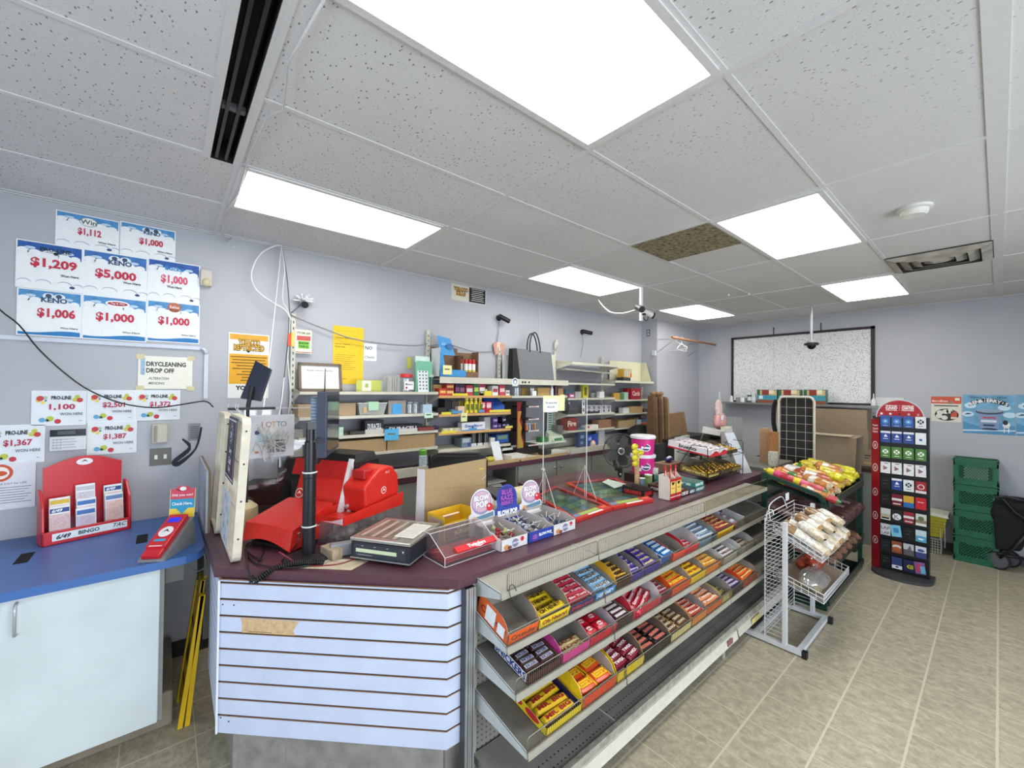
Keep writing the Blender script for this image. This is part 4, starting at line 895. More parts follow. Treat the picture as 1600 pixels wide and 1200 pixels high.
# ================================================================ THINGS ON THE SALES COUNTER
C_=CT+.0008
def at2(pa,pb,z):
    a=PZ(*pa,z);b=PZ(*pb,z);return a,math.atan2(b.y-a.y,b.x-a.x),(b-a).length
def rrect(w,h,r,n=4,z=0,y=0):
    pts=[]
    for cx,cy,a0 in ((w-r,h-r,0),(r,h-r,90),(r,r,180),(w-r,r,270)):
        for i in range(n+1): a=math.radians(a0+90*i/n);pts.append((cx+r*math.cos(a),cy+r*math.sin(a)))
    return pts
cream=mat('#d6cfbb',.5,var=.12,ns=14)
def screen(name,label,x,y0,y1,h,extra):
    t=thing(name,label,'wire screen',(x,y0,C_),math.pi/2);t.rotation_euler=(.05,0,math.pi/2)
    L=y1-y0;mb=MB();pts=[(p[0],0,p[1]) for p in rrect(L,h,.045)]
    T=[]
    # flat plastic edging with rounded corners
    out=rrect(L,h,.05);inn_=[(min(max(p[0],.022),L-.022),min(max(p[1],.022),h-.022)) for p in out]
    n=len(out)
    for ya,yb in ((-.019,.019),):
        V=[(p[0],ya,p[1]) for p in out]+[(p[0],ya,p[1]) for p in inn_]+[(p[0],yb,p[1]) for p in out]+[(p[0],yb,p[1]) for p in inn_]
        Fs=[]
        for i in range(n):
            j=(i+1) % n;Fs+= [(i,j,j+n,i+n),(i+2*n,i+3*n,j+3*n,j+2*n),(i,i+2*n,j+2*n,j),(i+n,j+n,j+3*n,i+3*n)]
        mb.raw(V,Fs,cream)
    for z in (.12,.3,.48,.64): mb.cyl((-.0008,0,z),(.001,0,z),.005,'#33302a',n=8)
    mb.build('edging',t,bevel=.002)
    mb=MB()
    for i in range(1,int(L/.03)): mb.cyl((i*.03,0,.02),(i*.03,0,h-.02),.0028,cream,n=5,caps=False)
    for z in (h*.33,h*.66): mb.cyl((.02,0,z),(L-.02,0,z),.0028,cream,n=5,caps=False)
    mb.build('wire_grid',t);extra(t,L,h);return t
def ties(t,L,h,xs):
    for x in xs: MB().tube([(x,-.026,h-.02),(x,-.022,h+.004),(x+.004,.002,h+.03),(x+.008,0,h+.055)],.002,'#dcdcda',n=4).build('cable_tie',t)
def ex2(t,L,h):
    ties(t,L,h,(.35,.45));mb=MB();mb.T=frame((.10,.0185,.36),(1,0,0),(0,0,1)) if False else frame((L-.06,.027,.36),(-1,0,0),(0,0,1))
    mb.box(0,0,-.002,.33,.33,0,'#1a1f33');mb.rect(.01,.01,.32,.32,'#d6d8de',1);mb.rect(.018,.018,.312,.312,'#1a1f33',2)
    for k in range(14):
        a=2*math.pi*k/14;mb.poly([(.165+.05*math.cos(a-.1),.245+.05*math.sin(a-.1)),(.165+.05*math.cos(a+.1),.245+.05*math.sin(a+.1)),(.165+.066*math.cos(a),.245+.066*math.sin(a))],'#d6d8de',3)
    mb.disc(.165,.245,.044,'#d6d8de',3);mb.disc(.165,.245,.038,'#1a1f33',4);mb.disc(.165,.24,.02,'#d6d8de',5)
    for i,s in enumerate(('Sorry','Cash','Only')): mb.text(s,.165,.15-.048*i,.036,'#e2e4ea',3,bold=.05,shear=.2)
    mb.build('printed_sign',t,label='black and white ornamented sign')
    mb=MB();mb.T=frame((L-.05,.027,.03),(-1,0,0),(0,0,1));mb.box(0,0,-.001,.32,.27,0,'#cdd6dc')
    for i in range(4):
        for j in range(5): mb.disc(.04+.08*i,.03+.05*j,.02+.004*((i+j) % 3),('#a8bfd0','#d8dde0','#9fb0ba')[(i+j) % 3],1,ry=.018)
    mb.build('coupon_sheet',t,label='pale blue patterned sheet')
# near screen shows its printed side toward the left wall counter
screen('wire_screen','nearer cream-edged wire screen with a black printed sign',.276,2.375,2.885,.705,ex2)
screen('wire_screen','farther cream-edged wire screen on the counter end',.252,2.895,3.235,.70,lambda t,L,h:ties(t,L,h,(.04,)))
mb=MB();mb.box(-.010,0,0,.0,.68,.40,mat('#a9aeb6',.5));mb.box(0,0,0,.012,.68,.40,mat('#7d6653',.6));mb.build('leaning_board',label='grey board with a brown wood edge beside the farther wire screen',cat='board',loc=(.203,2.99,BZ+.001))
# far counter end under the farther screen
MB().box(.192,3.021,.4,.26,3.6,CT-.002,mat('#7a7a78',.6)).build('side_ledge',label='narrow grey ledge carrying the farther wire screen',cat='ledge')
mb=MB()
for k in range(3): mb.tube(smooth([(.10,3.66,1.52),(.14,3.62,1.47-.01*k),(.05+.01*k,3.6,1.38),(.08,3.6,1.35+.01*k),(.17,3.62,1.45),(.2,3.6,1.6)]),.006,mat('#20242e'))
mb.build('cable_coil',label='coil of black cable hanging left of the wire screens',cat='cable',kind='stuff')
# tilted black display on its arm
a,b,c,d=(PY(399,563,2.93),PY(424,577,2.88),PY(407,627,2.88),PY(375,622,2.93))
t=thing('customer_display','tilted black customer display above the wire screen','screen',(.40,2.86,C_))
mb=MB();mb.T=tr(-.40,-2.86,-C_);mb.sheet(d,c,b,a,.022,mat('#1f2433',.35));mb.build('panel',t,bevel=.003)
mb=MB();mb.cyl((-.02,.03,0),(-.02,.03,.74),.009,'#1b1c20');mb.cyl((-.02,.03,.735),(.0,.04,.86),.012,'#1b1c20');mb.box(-.12,.0,.72,.12,.03,.735,'#1b1c20');mb.cyl((-.02,.03,0),(-.02,.03,.012),.05,'#1b1c20');mb.build('stand',t)
# clear holder with lotto sheet
t=thing('poster_holder','clear standing holder with a LOTTO sheet behind a tangle of white wires','poster holder',(.36,3.0,C_))
MB().box(0,-.004,0,.40,.0,.72,clear(refl=.2)).build('clear_panel',t);mb=MB();mb.box(0,-.005,.718,.42,.001,.724,'#c7c9c9');mb.build('top_edge',t)
mb=MB();mb.T=frame((.045,-.006,.41),(1,0,0),(0,0,1));mb.box(0,0,-.001,.25,.27,0,mat('#cfd2d6',.4));
for i,(ch,cc) in enumerate(zip('LOTTO',('#a03a2c','#b05a3a','#c98a2e','#4d7d63','#3c6f86'))): mb.text(ch,.075+.028*i,.21,.034,cc,1,bold=-.01)
mb.disc(.04,.16,.014,'#3e4b80',1);mb.rect(.04,.1,.16,.15,'#a9c7d4',1);mb.rect(.1,.03,.2,.09,'#7d7f86',1);mb.rect(.1,.1,.2,.108,'#33363a',2);mb.rect(.03,.03,.05,.045,'#c77a5a',1)
mb.build('lotto_sheet',t,label='pale sheet lettered LOTTO')
# wires from the ceiling hole
wc=mat('#d3d4d4',.45)
H=PZ(440,384,2.99);Yw=3.60
def wire_(name,label,pxs,r=.004,m=wc,y=Yw,k=4,**kw):
    P=[H if p is None else PY(p[0],p[1],p[2] if len(p) >2 else y) for p in pxs]
    return MB().tube(smooth(P,k),r,m).build(name,label=label,cat='cable',**kw)
wire_('hanging_wire','taut white wire running straight down from the ceiling hole',[None,(433,450),(420,570,3.4),(408,660,3.05),(396,705,2.98)],.0045)
wire_('hanging_wire','thick white cable bowing out to the left from the ceiling hole',[None,(430,384),(408,396),(395,418),(393,436),(402,455),(425,472),(446,485),(455,500)],.007)
wire_('hanging_wire','slim white cable beside the shelf upright',[None,(445,420),(443,440),(442,470),(452,490),(452,520),(449,560),(444,590),(438,640,3.3),(428,668,3.05)],.004)
wire_('hanging_wire','dark grey cable beside the shelf upright',[None,(448,430),(452,480),(452,500),(450,530),(447,560),(444,590),(440,620),(440,670,3.5),(438,700,3.4),(440,730,3.2)],.004,mat('#5a5a5c'))
wire_('hanging_wire','white cable dropping past the lowest shelf brackets',[(449,560),(452,590),(454,620),(450,650),(440,690),(437,730,3.3)],.0055)
wire_('drooping_cable','grey cable pair sagging from the upright toward the cameras',[(452,486),(455,492),(480,503),(510,515),(540,526),(570,533),(610,538),(650,540),(668,537,3.66)],.0055,mat('#8b8b8e'),y=3.65)
wire_('drooping_cable','thinner grey cable along the wall behind the blue carton',[(668,541,3.68),(700,538,3.69),(740,549,3.69),(770,549,3.69),(782,548,3.69)],.004,mat('#8b8b8e'))
mb=MB();random.seed(3)
for k in range(16):
    c0=(425+random.uniform(-12,12),668+random.uniform(-12,14));P=[]
    for j in range(5): P.append(PY(c0[0]+random.uniform(-16,16),c0[1]+j*9+random.uniform(-12,8),2.96+random.uniform(-.02,.015)))
    mb.tube(smooth(P,3),.003,'#c9c8c2',n=4)
mb.build('wire_tangle',label='tangle of cream and white wires in front of the LOTTO sheet',cat='cable tangle',kind='stuff')
# black printer units behind
bkp=mat('#1c1c1e',.4)
t=thing('receipt_printer','black printer behind the red terminal','printer',PZ(400,800,C_)+Vector((.10,.25,0)),-.5)
MB().box(-.14,-.1,0,.14,.12,.15,bkp).build('case',t,bevel=.01);MB().box(-.12,-.105,.11,.12,-.07,.152,'#2d2e31').build('paper_slot',t)
p=PZ(420,812,C_);mb=MB();mb.T=rotz(-.3);mb.box(-.09,-.04,0,.13,.05,.16,mat('#17171a',.5));mb.build('black_box',label='black box between the red terminal and the wire screen',cat='box',loc=PZ(440,800,C_)+Vector((.12,.28,.16)))
mb=MB();mb.lathe([(0,0),(.075,0),(.09,.05),(.085,.14),(.05,.17),(0,.172)],mat('#b9ac86',.6),n=16);mb.build('cloth_bag',label='beige rounded bag behind the nearer wire screen',cat='bag',loc=Vector((.36,2.92,C_)))
# pole with base
t=thing('monitor_pole','black pole stand with round base, banded with white ties','pole stand',(.568,2.255,C_))
pb=mat('#191a1d',.3)
mb=MB();mb.lathe([(0,.022),(.03,.02),(.10,.012),(.115,.004),(.115,0),(0,0)],mat('#1d1d20',.5),n=26);mb.build('base',t)
MB().lathe([(.031,.01),(.031,.40),(.033,.405),(.033,.43),(.026,.435)],pb,n=20).build('lower_tube',t)
MB().lathe([(.026,.43),(.026,.58),(.021,.59),(.021,.645),(0,.645)],pb,n=20).build('upper_tube',t)
MB().box(-.018,-.02,.645,.022,.02,.68,pb).build('bracket',t)
for z in (.155,.425): MB().lathe([(.034,z),(.0355,z+.002),(.0355,z+.006),(.034,z+.008)],wc,n=20).build('cable_tie',t,label='white band')
# monitor seen from its edge
t=thing('monitor','grey flat monitor seen edge-on beside the pole','monitor',(.655,2.40,1.50),math.atan2(.42,.20))
hz=.365;W=.46
mb=MB();mb.box(0,-.03,0,W,.02,hz,mat('#3c4151',.4));mb.build('bezel',t,bevel=.004)
MB().box(.02,-.032,.025,W-.02,-.029,hz-.02,mat('#24262c',.12,spec=.6)).build('screen',t)
mb=MB();mb.box(.03,.02,.05,W-.04,.055,hz-.04,mat('#8494a8',.5))
for k in range(16): mb.box(.028,.022,.06+.018*k,W-.038,.0562,.066+.018*k,'#5b6a7d')
mb.build('vented_back',t,label='blue-grey vented back')
MB().cyl((.05,-.01,hz),(.055,-.01,hz+.13),.0035,'#1b1b1d',r1=.002).build('antenna',t)
mb=MB();mb.box(.1,.03,-.05,.2,.06,.12,'#25262b');mb.cyl((-.03,.0,.1),(.15,.045,.1),.015,'#1a1b1e');mb.build('mount',t)
# red terminal
rd=mat('#c9281e',.32,var=.05);rdk=mat('#b01f1c',.35)
A,ang,W=at2((378,848),(452,861),CT+.02)
t=thing('lottery_terminal','large red lottery terminal with a slanting cover','terminal',(A.x,A.y,C_),ang)
D_=.30
mb=MB();NN=8
for i in range(NN):
    xa,xb=W*i/NN,W*(i+1)/NN
    za=.06*math.sin(math.pi*i/NN);zb=.06*math.sin(math.pi*(i+1)/NN);b0=.02-.02*i/NN;b1=.02-.02*(i+1)/NN
    ta=.125+.008*math.sin(math.pi*i/NN)-.01*i/NN;tb_=.125+.008*math.sin(math.pi*(i+1)/NN)-.01*(i+1)/NN
    mb.hexa([(xa,0,.01+za*.6+b0),(xb,0,.01+zb*.6+b1),(xb,D_,.02),(xa,D_,.02)],[(xa,.02,ta),(xb,.02,tb_),(xb,D_,.19),(xa,D_,.19)],rd)
mb.build('cover',t);MB().box(W-.001,.05,.09,W+.002,.2,.094,'#e8c9c0').build('side_mark',t)
MB().box(.02,.04,0,W-.02,D_,.02,'#1a1a1c').build('foot_plate',t)
mb=MB();y0=D_+.01
mb.hexa([(-.02,y0,.02),(W+.03,y0,.02),(W+.03,y0+.2,.02),(-.02,y0+.2,.02)],[(-.02,y0+.13,.42),(W+.03,y0+.13,.42),(W+.03,y0+.26,.42),(-.02,y0+.26,.42)],mat('#8c8b88',.4));mb.build('screen_body',t)
mb=MB();sl=math.atan2(.13,.40);mb.T=tr(0,y0,.02) @ rotx(math.pi/2-sl)
mb.box(.0,0,.0,W+.01,.30,.02,rd);mb.box(-.06,.30,0,W+.01,.40,.03,rdk);mb.box(W+.01,0,-.005,W+.035,.42,.022,'#d9d9d9')
mb.disc(.03,.19,.032,'#e4d3d0',36,ry=.03);mb.disc(.03,.19,.026,'#c9281e',37,ry=.024);mb.poly([(.012,.182),(.03,.205),(.048,.182),(.03,.192)],'#f0e6e4',38)
mb.build('screen_cover',t,label='red upright cover with a round emblem')
mb=MB();mb.T=tr(0,y0+.12,.40);mb.hexa([(.05,0,0),(W+.05,0,0),(W+.05,.22,-.02),(.05,.22,-.02)],[(.08,.02,.045),(W+.03,.02,.045),(W+.03,.2,.045),(.08,.2,.045)],'#1a1718');mb.hexa([(W+.04,.02,-.2),(W+.055,.02,-.2),(W+.07,.2,-.2),(W+.05,.2,-.2)],[(W+.035,.0,0),(W+.05,0,0),(W+.07,.2,0),(W+.05,.2,0)],'#1a1718');mb.build('black_shroud',t)
mb=MB();random.seed(5)
for k in range(26): mb.ell((W+.05+random.uniform(-.02,.03),D_+.09+random.uniform(-.03,.03),.13+random.uniform(-.0,.15)),(.016,.02,.013),mat('#b9aca6',.8),n=6,k=4)
mb.build('paper_strips',t,label='crumpled grey paper strips',kind='stuff')
# red ticket printer on clear box
A,ang,W=at2((500,857),(548,852),C_)
A=PZ(496,846,C_);B=PZ(546,858,C_);ang=math.atan2(B.y-A.y,B.x-A.x)
t=thing('ticket_printer','red rounded ticket printer standing in a red tray on a clear bin','printer',A,ang)
W=.20;D_=.46
mb=MB();cl=clear((.93,.92,.92),.2,op=.08)
mb.box(0,0,0,W,.003,.12,cl);mb.box(0,0,0,.003,D_,.12,cl);mb.box(W-.003,0,0,W,D_,.12,cl);mb.box(0,D_-.003,0,W,D_,.12,cl);mb.build('clear_bin',t)
mb=MB();random.seed(9)
for k in range(20): mb.ell((random.uniform(.04,W-.04),random.uniform(.05,D_-.06),.025+random.uniform(0,.05)),(.03,.03,.022),('#b9b0aa','#8f8a86','#cfc7c0')[k % 3],n=8,k=5)
mb.build('bin_contents',t,label='pale rolled slips in the bin',kind='stuff')
mb=MB();mb.box(-.01,-.01,.12,W+.01,D_,.128,rd)
mb.box(-.01,-.012,.12,W+.012,-.006,.155,rd);mb.box(-.012,-.01,.12,-.006,D_,.17,rd);mb.hexa([(W+.006,-.01,.12),(W+.012,-.01,.12),(W+.012,D_,.12),(W+.006,D_,.12)],[(W+.006,-.01,.165),(W+.012,-.01,.165),(W+.012,D_,.20),(W+.006,D_,.20)],rd)
mb.raw([(.05,-.0125,.124),(W+.005,-.0125,.124),(W+.005,-.0125,.158),(W*.6,-.0125,.132)],[(0,1,2,3)],'#e6c3cb')
mb.build('tray',t)
mb=MB();x0,x1,ya,yb=.012,W-.012,.17,D_-.02
prof=[(ya,.13),(ya-.015,.28),(ya+.05,.33),(ya+.11,.37),(ya+.17,.385),(ya+.22,.37),(yb,.31),(yb+.01,.20),(yb-.03,.16)]
n=len(prof);mb.raw([(x0,p[0],p[1]) for p in prof]+[(x1,p[0],p[1]) for p in prof],[tuple(range(n)),tuple(range(2*n-1,n-1,-1))]+[(i,i+n,(i+1) % n+n,(i+1) % n) for i in range(n)],rd)
mb.build('case',t,bevel=.012)
mb=MB();mb.box(x0+.04,ya+.02,.32,x1-.04,ya+.10,.372,rdk);mb.build('latch',t,bevel=.006)
mb=MB();mb.T=frame((x1+.001,ya,0),(0,1,0),(0,0,1));mb.disc(.14,.24,.022,'#ecdcd8',1);mb.disc(.14,.24,.018,'#c9281e',2);mb.poly([(.127,.234),(.14,.252),(.153,.234),(.14,.24)],'#f2e8e6',3);mb.text('ALC',.17,.345,.014,'#e6c2bc',1);mb.build('emblem',t)
# wood block, metal block
A,ang,W=at2((500,868),(514,878),C_)
sub(MB().box(0,0,0,.12,.055,.05,mat('#a08c74',.7,var=.3,ns=40)).build('wood_block',label='small weathered wood block at the pole base',cat='block',bevel=.002),tr(*A) @ rotz(ang+.1))
A=PZ(516,872,C_);sub(MB().box(0,0,0,.15,.05,.06,mat('#8a8c90',.5,.3)).build('metal_block',label='grey metal block between the wood block and the scale',cat='block',bevel=.002),tr(*A) @ rotz(-.25))
A=PZ(450,890,C_);mb=MB();P4=[PZ(*p,C_) for p in ((450,887),(549,891),(576,876),(500,872))];mb.raw([tuple(p) for p in P4]+[tuple(p+Vector((0,0,.0012))) for p in P4],[(4,5,6,7),(0,3,2,1),(0,1,5,4),(1,2,6,5),(2,3,7,6),(3,0,4,7)],mat('#bfb199',.8,var=.15,ns=20));mb.build('paper_sheet',label='yellowed paper sheet lying under the cords',cat='paper')
cordm=mat('#17171a',.45)
P=[PZ(505,881,C_+.008),PZ(480,883,C_+.01),PZ(455,880,C_+.01),PZ(440,874,C_+.02)]
MB().tube(smooth([PZ(556,873,C_+.004),PZ(530,881,C_+.004),PZ(500,884,C_+.004),PZ(470,883,C_+.004),PZ(448,870,C_+.03),PZ(436,862,C_+.05)]),.0035,mat('#7c2a2e',.4)).build('red_cable',label='dark red cord lying across the yellowed paper',cat='cord')
def coil(P,R,turns,r):
    P=smooth(P,8);L=[0];
    for i in range(1,len(P)): L.append(L[-1]+(P[i]-P[i-1]).length)
    N_=turns*10;out=[]
    for j in range(N_+1):
        s=L[-1]*j/N_;i=max(q for q in range(len(L)) if L[q] <= s+1e-9);i=min(i,len(P)-2);f=(s-L[i])/max(L[i+1]-L[i],1e-9)
        c=P[i].lerp(P[i+1],f);d=(P[i+1]-P[i]).normalized();q1=d.cross(Vector((0,0,1)));q1=q1.normalized() if q1.length > .1 else Vector((1,0,0));q2=d.cross(q1)
        a=2*math.pi*j/10;out.append(c+q1*R*math.cos(a)+q2*R*math.sin(a))
    return MB().tube(out,r,cordm,n=5)
front=lambda px,py: PZ(px,py,C_+.015)
E0=PZ(400,884,C_+.02)
coil([PZ(505,878,C_+.018),PZ(480,879,C_+.018),PZ(450,882,C_+.018),PY(425,890,2.20),PY(408,902,2.20),PY(397,908,2.205),PY(391,902,2.22)],.011,34,.0035).build('coiled_cable',label='black coiled handset cord drooping over the counter edge',cat='cord')
MB().tube(smooth([PY(391,902,2.22),PY(388,888,2.26),PZ(386,872,C_+.01),PZ(384,855,C_+.02)]),.004,cordm).build('loose_cable',label='black cord hanging over the counter edge beside the coil',cat='cord')
for k,(pp_,lb) in enumerate((([(410,875),(395,868),(383,858),(390,848),(408,850),(412,862),(404,876)],'small loop of black cord at the wire screen foot'),([(384,862),(400,880),(430,886),(470,886),(505,876)],'black cord running along the counter front edge'),([(475,800),(468,840),(455,862),(440,876)],'black cord hanging down beside the red cover'))):
    MB().tube(smooth([PZ(a,b,C_+.008+(.10 if k==2 and i <2 else 0)) for i,(a,b) in enumerate(pp_)]),.0042,cordm).build('loose_cable',label=lb,cat='cord')
# scale
A,ang,W=at2((548,876),(640,889),C_)
t=thing('counter_scale','black electronic counter scale with a steel platter','scale',A,ang);D_=.315
MB().box(0,0,.018,W,D_,.098,mat('#20242c',.4)).build('body',t,bevel=.004)
MB().box(-.002,-.002,.016,W+.002,D_+.002,.022,mat('#a9abac',.35,.7)).build('trim_band',t)
mb=MB()
for x in (.03,W-.03):
    for y in (.03,D_-.03): mb=MB();mb.lathe([(0,0),(.014,0),(.016,.018),(0,.018)],'#141416',c=(x,y,0),n=10);mb.build('foot',t)
MB().box(-.004,-.004,.102,W+.004,D_+.004,.118,mat('#b4b1a9',.3,.75)).box(.02,.02,.096,W-.02,D_-.02,.103,'#2a2c30').build('platter',t,bevel=.003)
mb=MB();mb.T=tr(0,0,.1185);mb.rect(.02,.03,W-.08,D_-.03,mat('#77695c',.35,var=.35,ns=12),1)  # mottled brown base, then pale streaks, laid on the platter as flat colour
for k in range(4): mb.rect(.03+.06*k,.03,.05+.06*k,D_-.03,mat('#aaa295',.3),2)
mb.rect(W*.62,.06,W*.95,D_-.05,'#d7d5cd',3)
for k in range(9): mb.rect(W*.65,.08+.02*k,W*.92,.083+.02*k,'#77746c',4)
mb.build('price_chart',t,label='mottled and streaked platter face with a pale chart')
mb=MB();mb.T=frame((0,-.0008,0),(1,0,0),(0,0,1));mb.rect(.02,.03,W-.02,.09,'#30343c',1);mb.rect(.03,.05,W-.07,.068,'#c9d6b0',2);mb.poly([(W-.04,.078),(W-.03,.078),(W-.035,.066)],'#d6d8d8',2);mb.rect(.04,.037,.12,.039,'#b9bbbb',2)
for x in (.06,.13,.2): mb.rect(x,.08,x+.012,.082,'#c9cbcb',2)
mb.build('display',t)
# clear licorice bin
A,ang,W=at2((695,887),(779,858),C_)
t=thing('clear_candy_bin','clear acrylic bin with a slanting lid, holding red licorice','bin',A,ang);D_=.19;W=.33
cl=clear((.97,.95,.96),.3,op=.03);ed=mat('#d9d6dc',.2)
mb=MB();mb.box(0,0,0,W,D_,.003,cl);mb.box(0,0,0,W,.003,.045,cl);mb.box(0,D_-.003,0,W,D_,.125,cl)
mb.sheet((0,0,.045),(W,0,.045),(W,D_*.72,.125),(0,D_*.72,.125),.003,cl);mb.box(0,D_*.72,.122,W,D_,.125,cl)
for x in (0,W-.003): mb.raw([(x,0,0),(x,D_,0),(x,D_,.125),(x,D_*.72,.125),(x,0,.045),(x+.003,0,0),(x+.003,D_,0),(x+.003,D_,.125),(x+.003,D_*.72,.125),(x+.003,0,.045)],[(4,3,2,1,0),(5,6,7,8,9)]+[(i,(i+1) % 5,(i+1) % 5+5,i+5) for i in range(5)],cl)
mb.build('shell',t)
mb=MB();pth=[(0,0,0),(0,0,.045),(0,D_*.72,.125),(0,D_,.125),(0,D_,0),(0,0,0)]
for x in (0,W): mb.tube([(x,p[1],p[2]) for p in pth],.0018,ed,n=4)
for p in pth[:5]: mb.tube([(0,p[1],p[2]),(W,p[1],p[2])],.0016,ed,n=4)
mb.build('edges',t,label='pale polished edges')
mb=MB();mb.T=tr(.04,-.001,.045) @ rotx(.48);mb.box(.03,0,0,.30,.035,.012,'#c9242c');mb.T=mb.T @ tr(0,0,.012);mb.text('Twizzlers',.16,.018,.02,'#f4ecec',1,bold=.05);mb.poly([(.14,.003),(.2,.003),(.17,-.004)],'#efe6e4',2);mb.build('name_label',t,label='red label strip with white lettering')
for k in range(24):
    o=MB().tube([(.012,0,.007),(.1,.004,.008),(.2,-.003,.008),(.31,0,.007)],.0065,mat(('#9c1528','#7c1322')[k % 2],.3),n=6).build('licorice_pack',label='dark red licorice stick lying in the clear bin',cat='licorice',group='licorice sticks in the clear bin')
    o.matrix_basis=tr(*A) @ rotz(ang) @ tr(0,.02+.0135*(k % 12),.004+.013*(k//12))
# cardboard carton standing open
A,ang,W=at2((644,832),(738,822),C_)
A=PZ(643,829,C_);B=PZ(738,815,C_);
A=Vector((1.225,2.27,C_));ang=math.radians(-16);W=.40
t=thing('cardboard_carton','tall brown cardboard flap carton standing behind the yellow box','carton',A,ang)
kf=mat('#a28a63',.8,var=.08,ns=50)
mb=MB();mb.hexa([(0,0,0),(W,0,0),(W,.006,0),(0,.006,0)],[(0,.0,.36),(W,.0,.405),(W,.006,.405),(0,.006,.36)],kf);mb.box(0,-.0006,.233,W,0,.235,'#8a7350');mb.box(W*.88,-.0008,.335,W*.96,0,.345,'#c2ab3a');mb.build('front_flap',t)
mb=MB();mb.hexa([(-.045,.05,0),(0,0,0),(0,.004,0),(-.045,.054,0)],[(-.035,.05,.36),(0,0,.36),(0,.004,.36),(-.035,.054,.36)],'#d6d8da');mb.build('side_flap',t,label='white side flap')
MB().hexa([(0,.006,0),(W,.006,0),(W,.07,0),(0,.07,0)],[(0,.006,.18),(W,.006,.18),(W,.07,.18),(0,.07,.18)],kf).build('box_body',t)
MB().tube(smooth([tuple(Matrix.Translation(A) @ rotz(ang) @ Vector(p)) for p in ((W-.03,-.003,.27),(W-.01,-.003,.285),(W-.002,-.002,.30))]),.002,'#cfcbc0',n=4).build('string',label='bit of string on the carton flap',cat='string')
# yellow gummy box
A,ang,W=at2((684,842),(745,826),C_);
t=thing('candy_carton','open yellow carton of gummy burgers behind the clear bin','carton',Vector((1.205,2.00,C_)),.12);W=.25;D_=.16
mb=MB();yl=mat('#dfb52a',.45);mb.box(0,0,0,W,.002,.10,yl);mb.box(0,0,0,.002,D_,.135,yl);mb.box(W-.002,0,0,W,D_,.135,yl);mb.box(0,D_-.002,0,W,D_,.135,yl);mb.box(0,0,0,W,D_,.002,yl)
mb.T=frame((0,-.0006,0),(1,0,0),(0,0,1));mb.rect(.005,.005,W-.005,.09,mat('#8c5a52',.5,var=.3,ns=20),1);mb.text('BURGERS',W*.55,.035,.022,'#e6d26a',2,bold=.05);mb.text('2 GO',W*.5,.066,.018,'#e6d26a',2,bold=.05);mb.T=Matrix.Identity(4)
mb.T=frame((-.0006,D_,0),(0,-1,0),(0,0,1));mb.rect(.01,.01,D_-.01,.12,'#bfa987',1);mb.build('carton',t)
MB().hexa([(.01,.10,.09),(W*.5,.10,.09),(W*.5,.15,.09),(.01,.15,.09)],[(.01,.02,.135),(W*.5,.02,.135),(W*.5,.03,.14),(.01,.03,.14)],'#d8b49a').build('wrappers',t,label='pinkish wrapped gummies',kind='stuff')
# lollipop boxes
def pop_box(x0,w,col,card,label,arts,head,heady):
    t=thing('lollipop_box',label,'lollipop box',(x0,1.69,C_),0,'lollipop display boxes');d=.30
    m=tray(w,d,.085,.06,col,'#aba5a0');m.build('tray',t)
    mb=MB();mb.T=frame((0,-.0006,0),(1,0,0),(0,0,1))
    if arts == 'w':
        mb.disc(w*.52,.03,.024,'#7c7a92',1,ry=.022);mb.text('BLOW POP',w*.52,.03,.01,'#e8e6ee',2,bold=.06);mb.disc(w*.78,.042,.013,'#c6242c',2);mb.disc(w*.2,.018,.018,'#c98a4a',1,ry=.014);mb.disc(w*.32,.012,.014,'#7a4b5a',1,ry=.01)
    else:
        mb.disc(w*.26,.028,.025,'#7d3a86',1);mb.disc(w*.26,.028,.022,'#24409a',2);mb.text('BLUE',w*.26,.034,.009,'#c06ab8',3,bold=.06);mb.text('RAZZ',w*.26,.022,.009,'#c06ab8',3,bold=.06);mb.text('BLOW POP',w*.68,.034,.014,'#e6eaf2',1,bold=.07)
    mb.build('front_print',t)
    mb=MB();hz=.185;a_=.1
    mb.T=tr(0,d-.002,.04) @ rotx(math.pi/2-.08)
    base=[(0,0),(w,0),(w,.075),(w*.9,.085)]+[(w*.5+w*.42*math.cos(q),.135+.085*math.sin(q)) for q in [math.radians(-20+10*i) for i in range(23)]]+[(w*.1,.085),(0,.075)]
    mb.prism(base,0,.002,card)
    mb.T=mb.T @ tr(0,0,.002)
    if arts == 'w':
        mb.disc(w*.5,.14,w*.39,'#8f84a4',1,ry=.07);mb.disc(w*.5,.145,w*.35,'#c7a3b4',2,ry=.06)
        for q,c_,e in ((3,'#34304a',.10),(4,'#f3f1f4',.05)): mb.text('BLOW',w*.5,.168,.03,c_,q,w=w*.56,bold=e);mb.text('POP',w*.5,.13,.034,c_,q,w=w*.44,bold=e)
        mb.disc(w*.8,.105,.024,'#c9222c',5);mb.disc(w*.77,.113,.007,'#f0d8d8',6);mb.poly([(.01,.035),(w-.01,.05),(w-.01,.075),(w*.2,.06)],'#5d7f95',3);mb.disc(w*.2,.05,.018,'#d09450',4,ry=.016);mb.disc(w*.15,.035,.014,'#7c4a62',4);mb.rect(w*.3,.012,w*.9,.028,'#e9e4e4',3)
    else:
        mb.disc(w*.5,.145,w*.37,'#39489e',1,ry=.072);mb.disc(w*.5,.145,w*.35,'#2b2f80',2,ry=.067)
        for q,c_,e in ((3,'#1d1a50',.10),(4,'#a050b4',.05)): mb.text('BLUE',w*.5,.175,.028,c_,q,w=w*.42,bold=e);mb.text('RAZZ',w*.5,.14,.028,c_,q,w=w*.5,bold=e);mb.text('BERRY',w*.5,.108,.022,c_,q,w=w*.5,bold=e)
        mb.text('BLOW POP',w*.5,.05,.03,'#eef0f6',4,w=w*.8,bold=.07)
    mb.build('header_card',t)
    return t
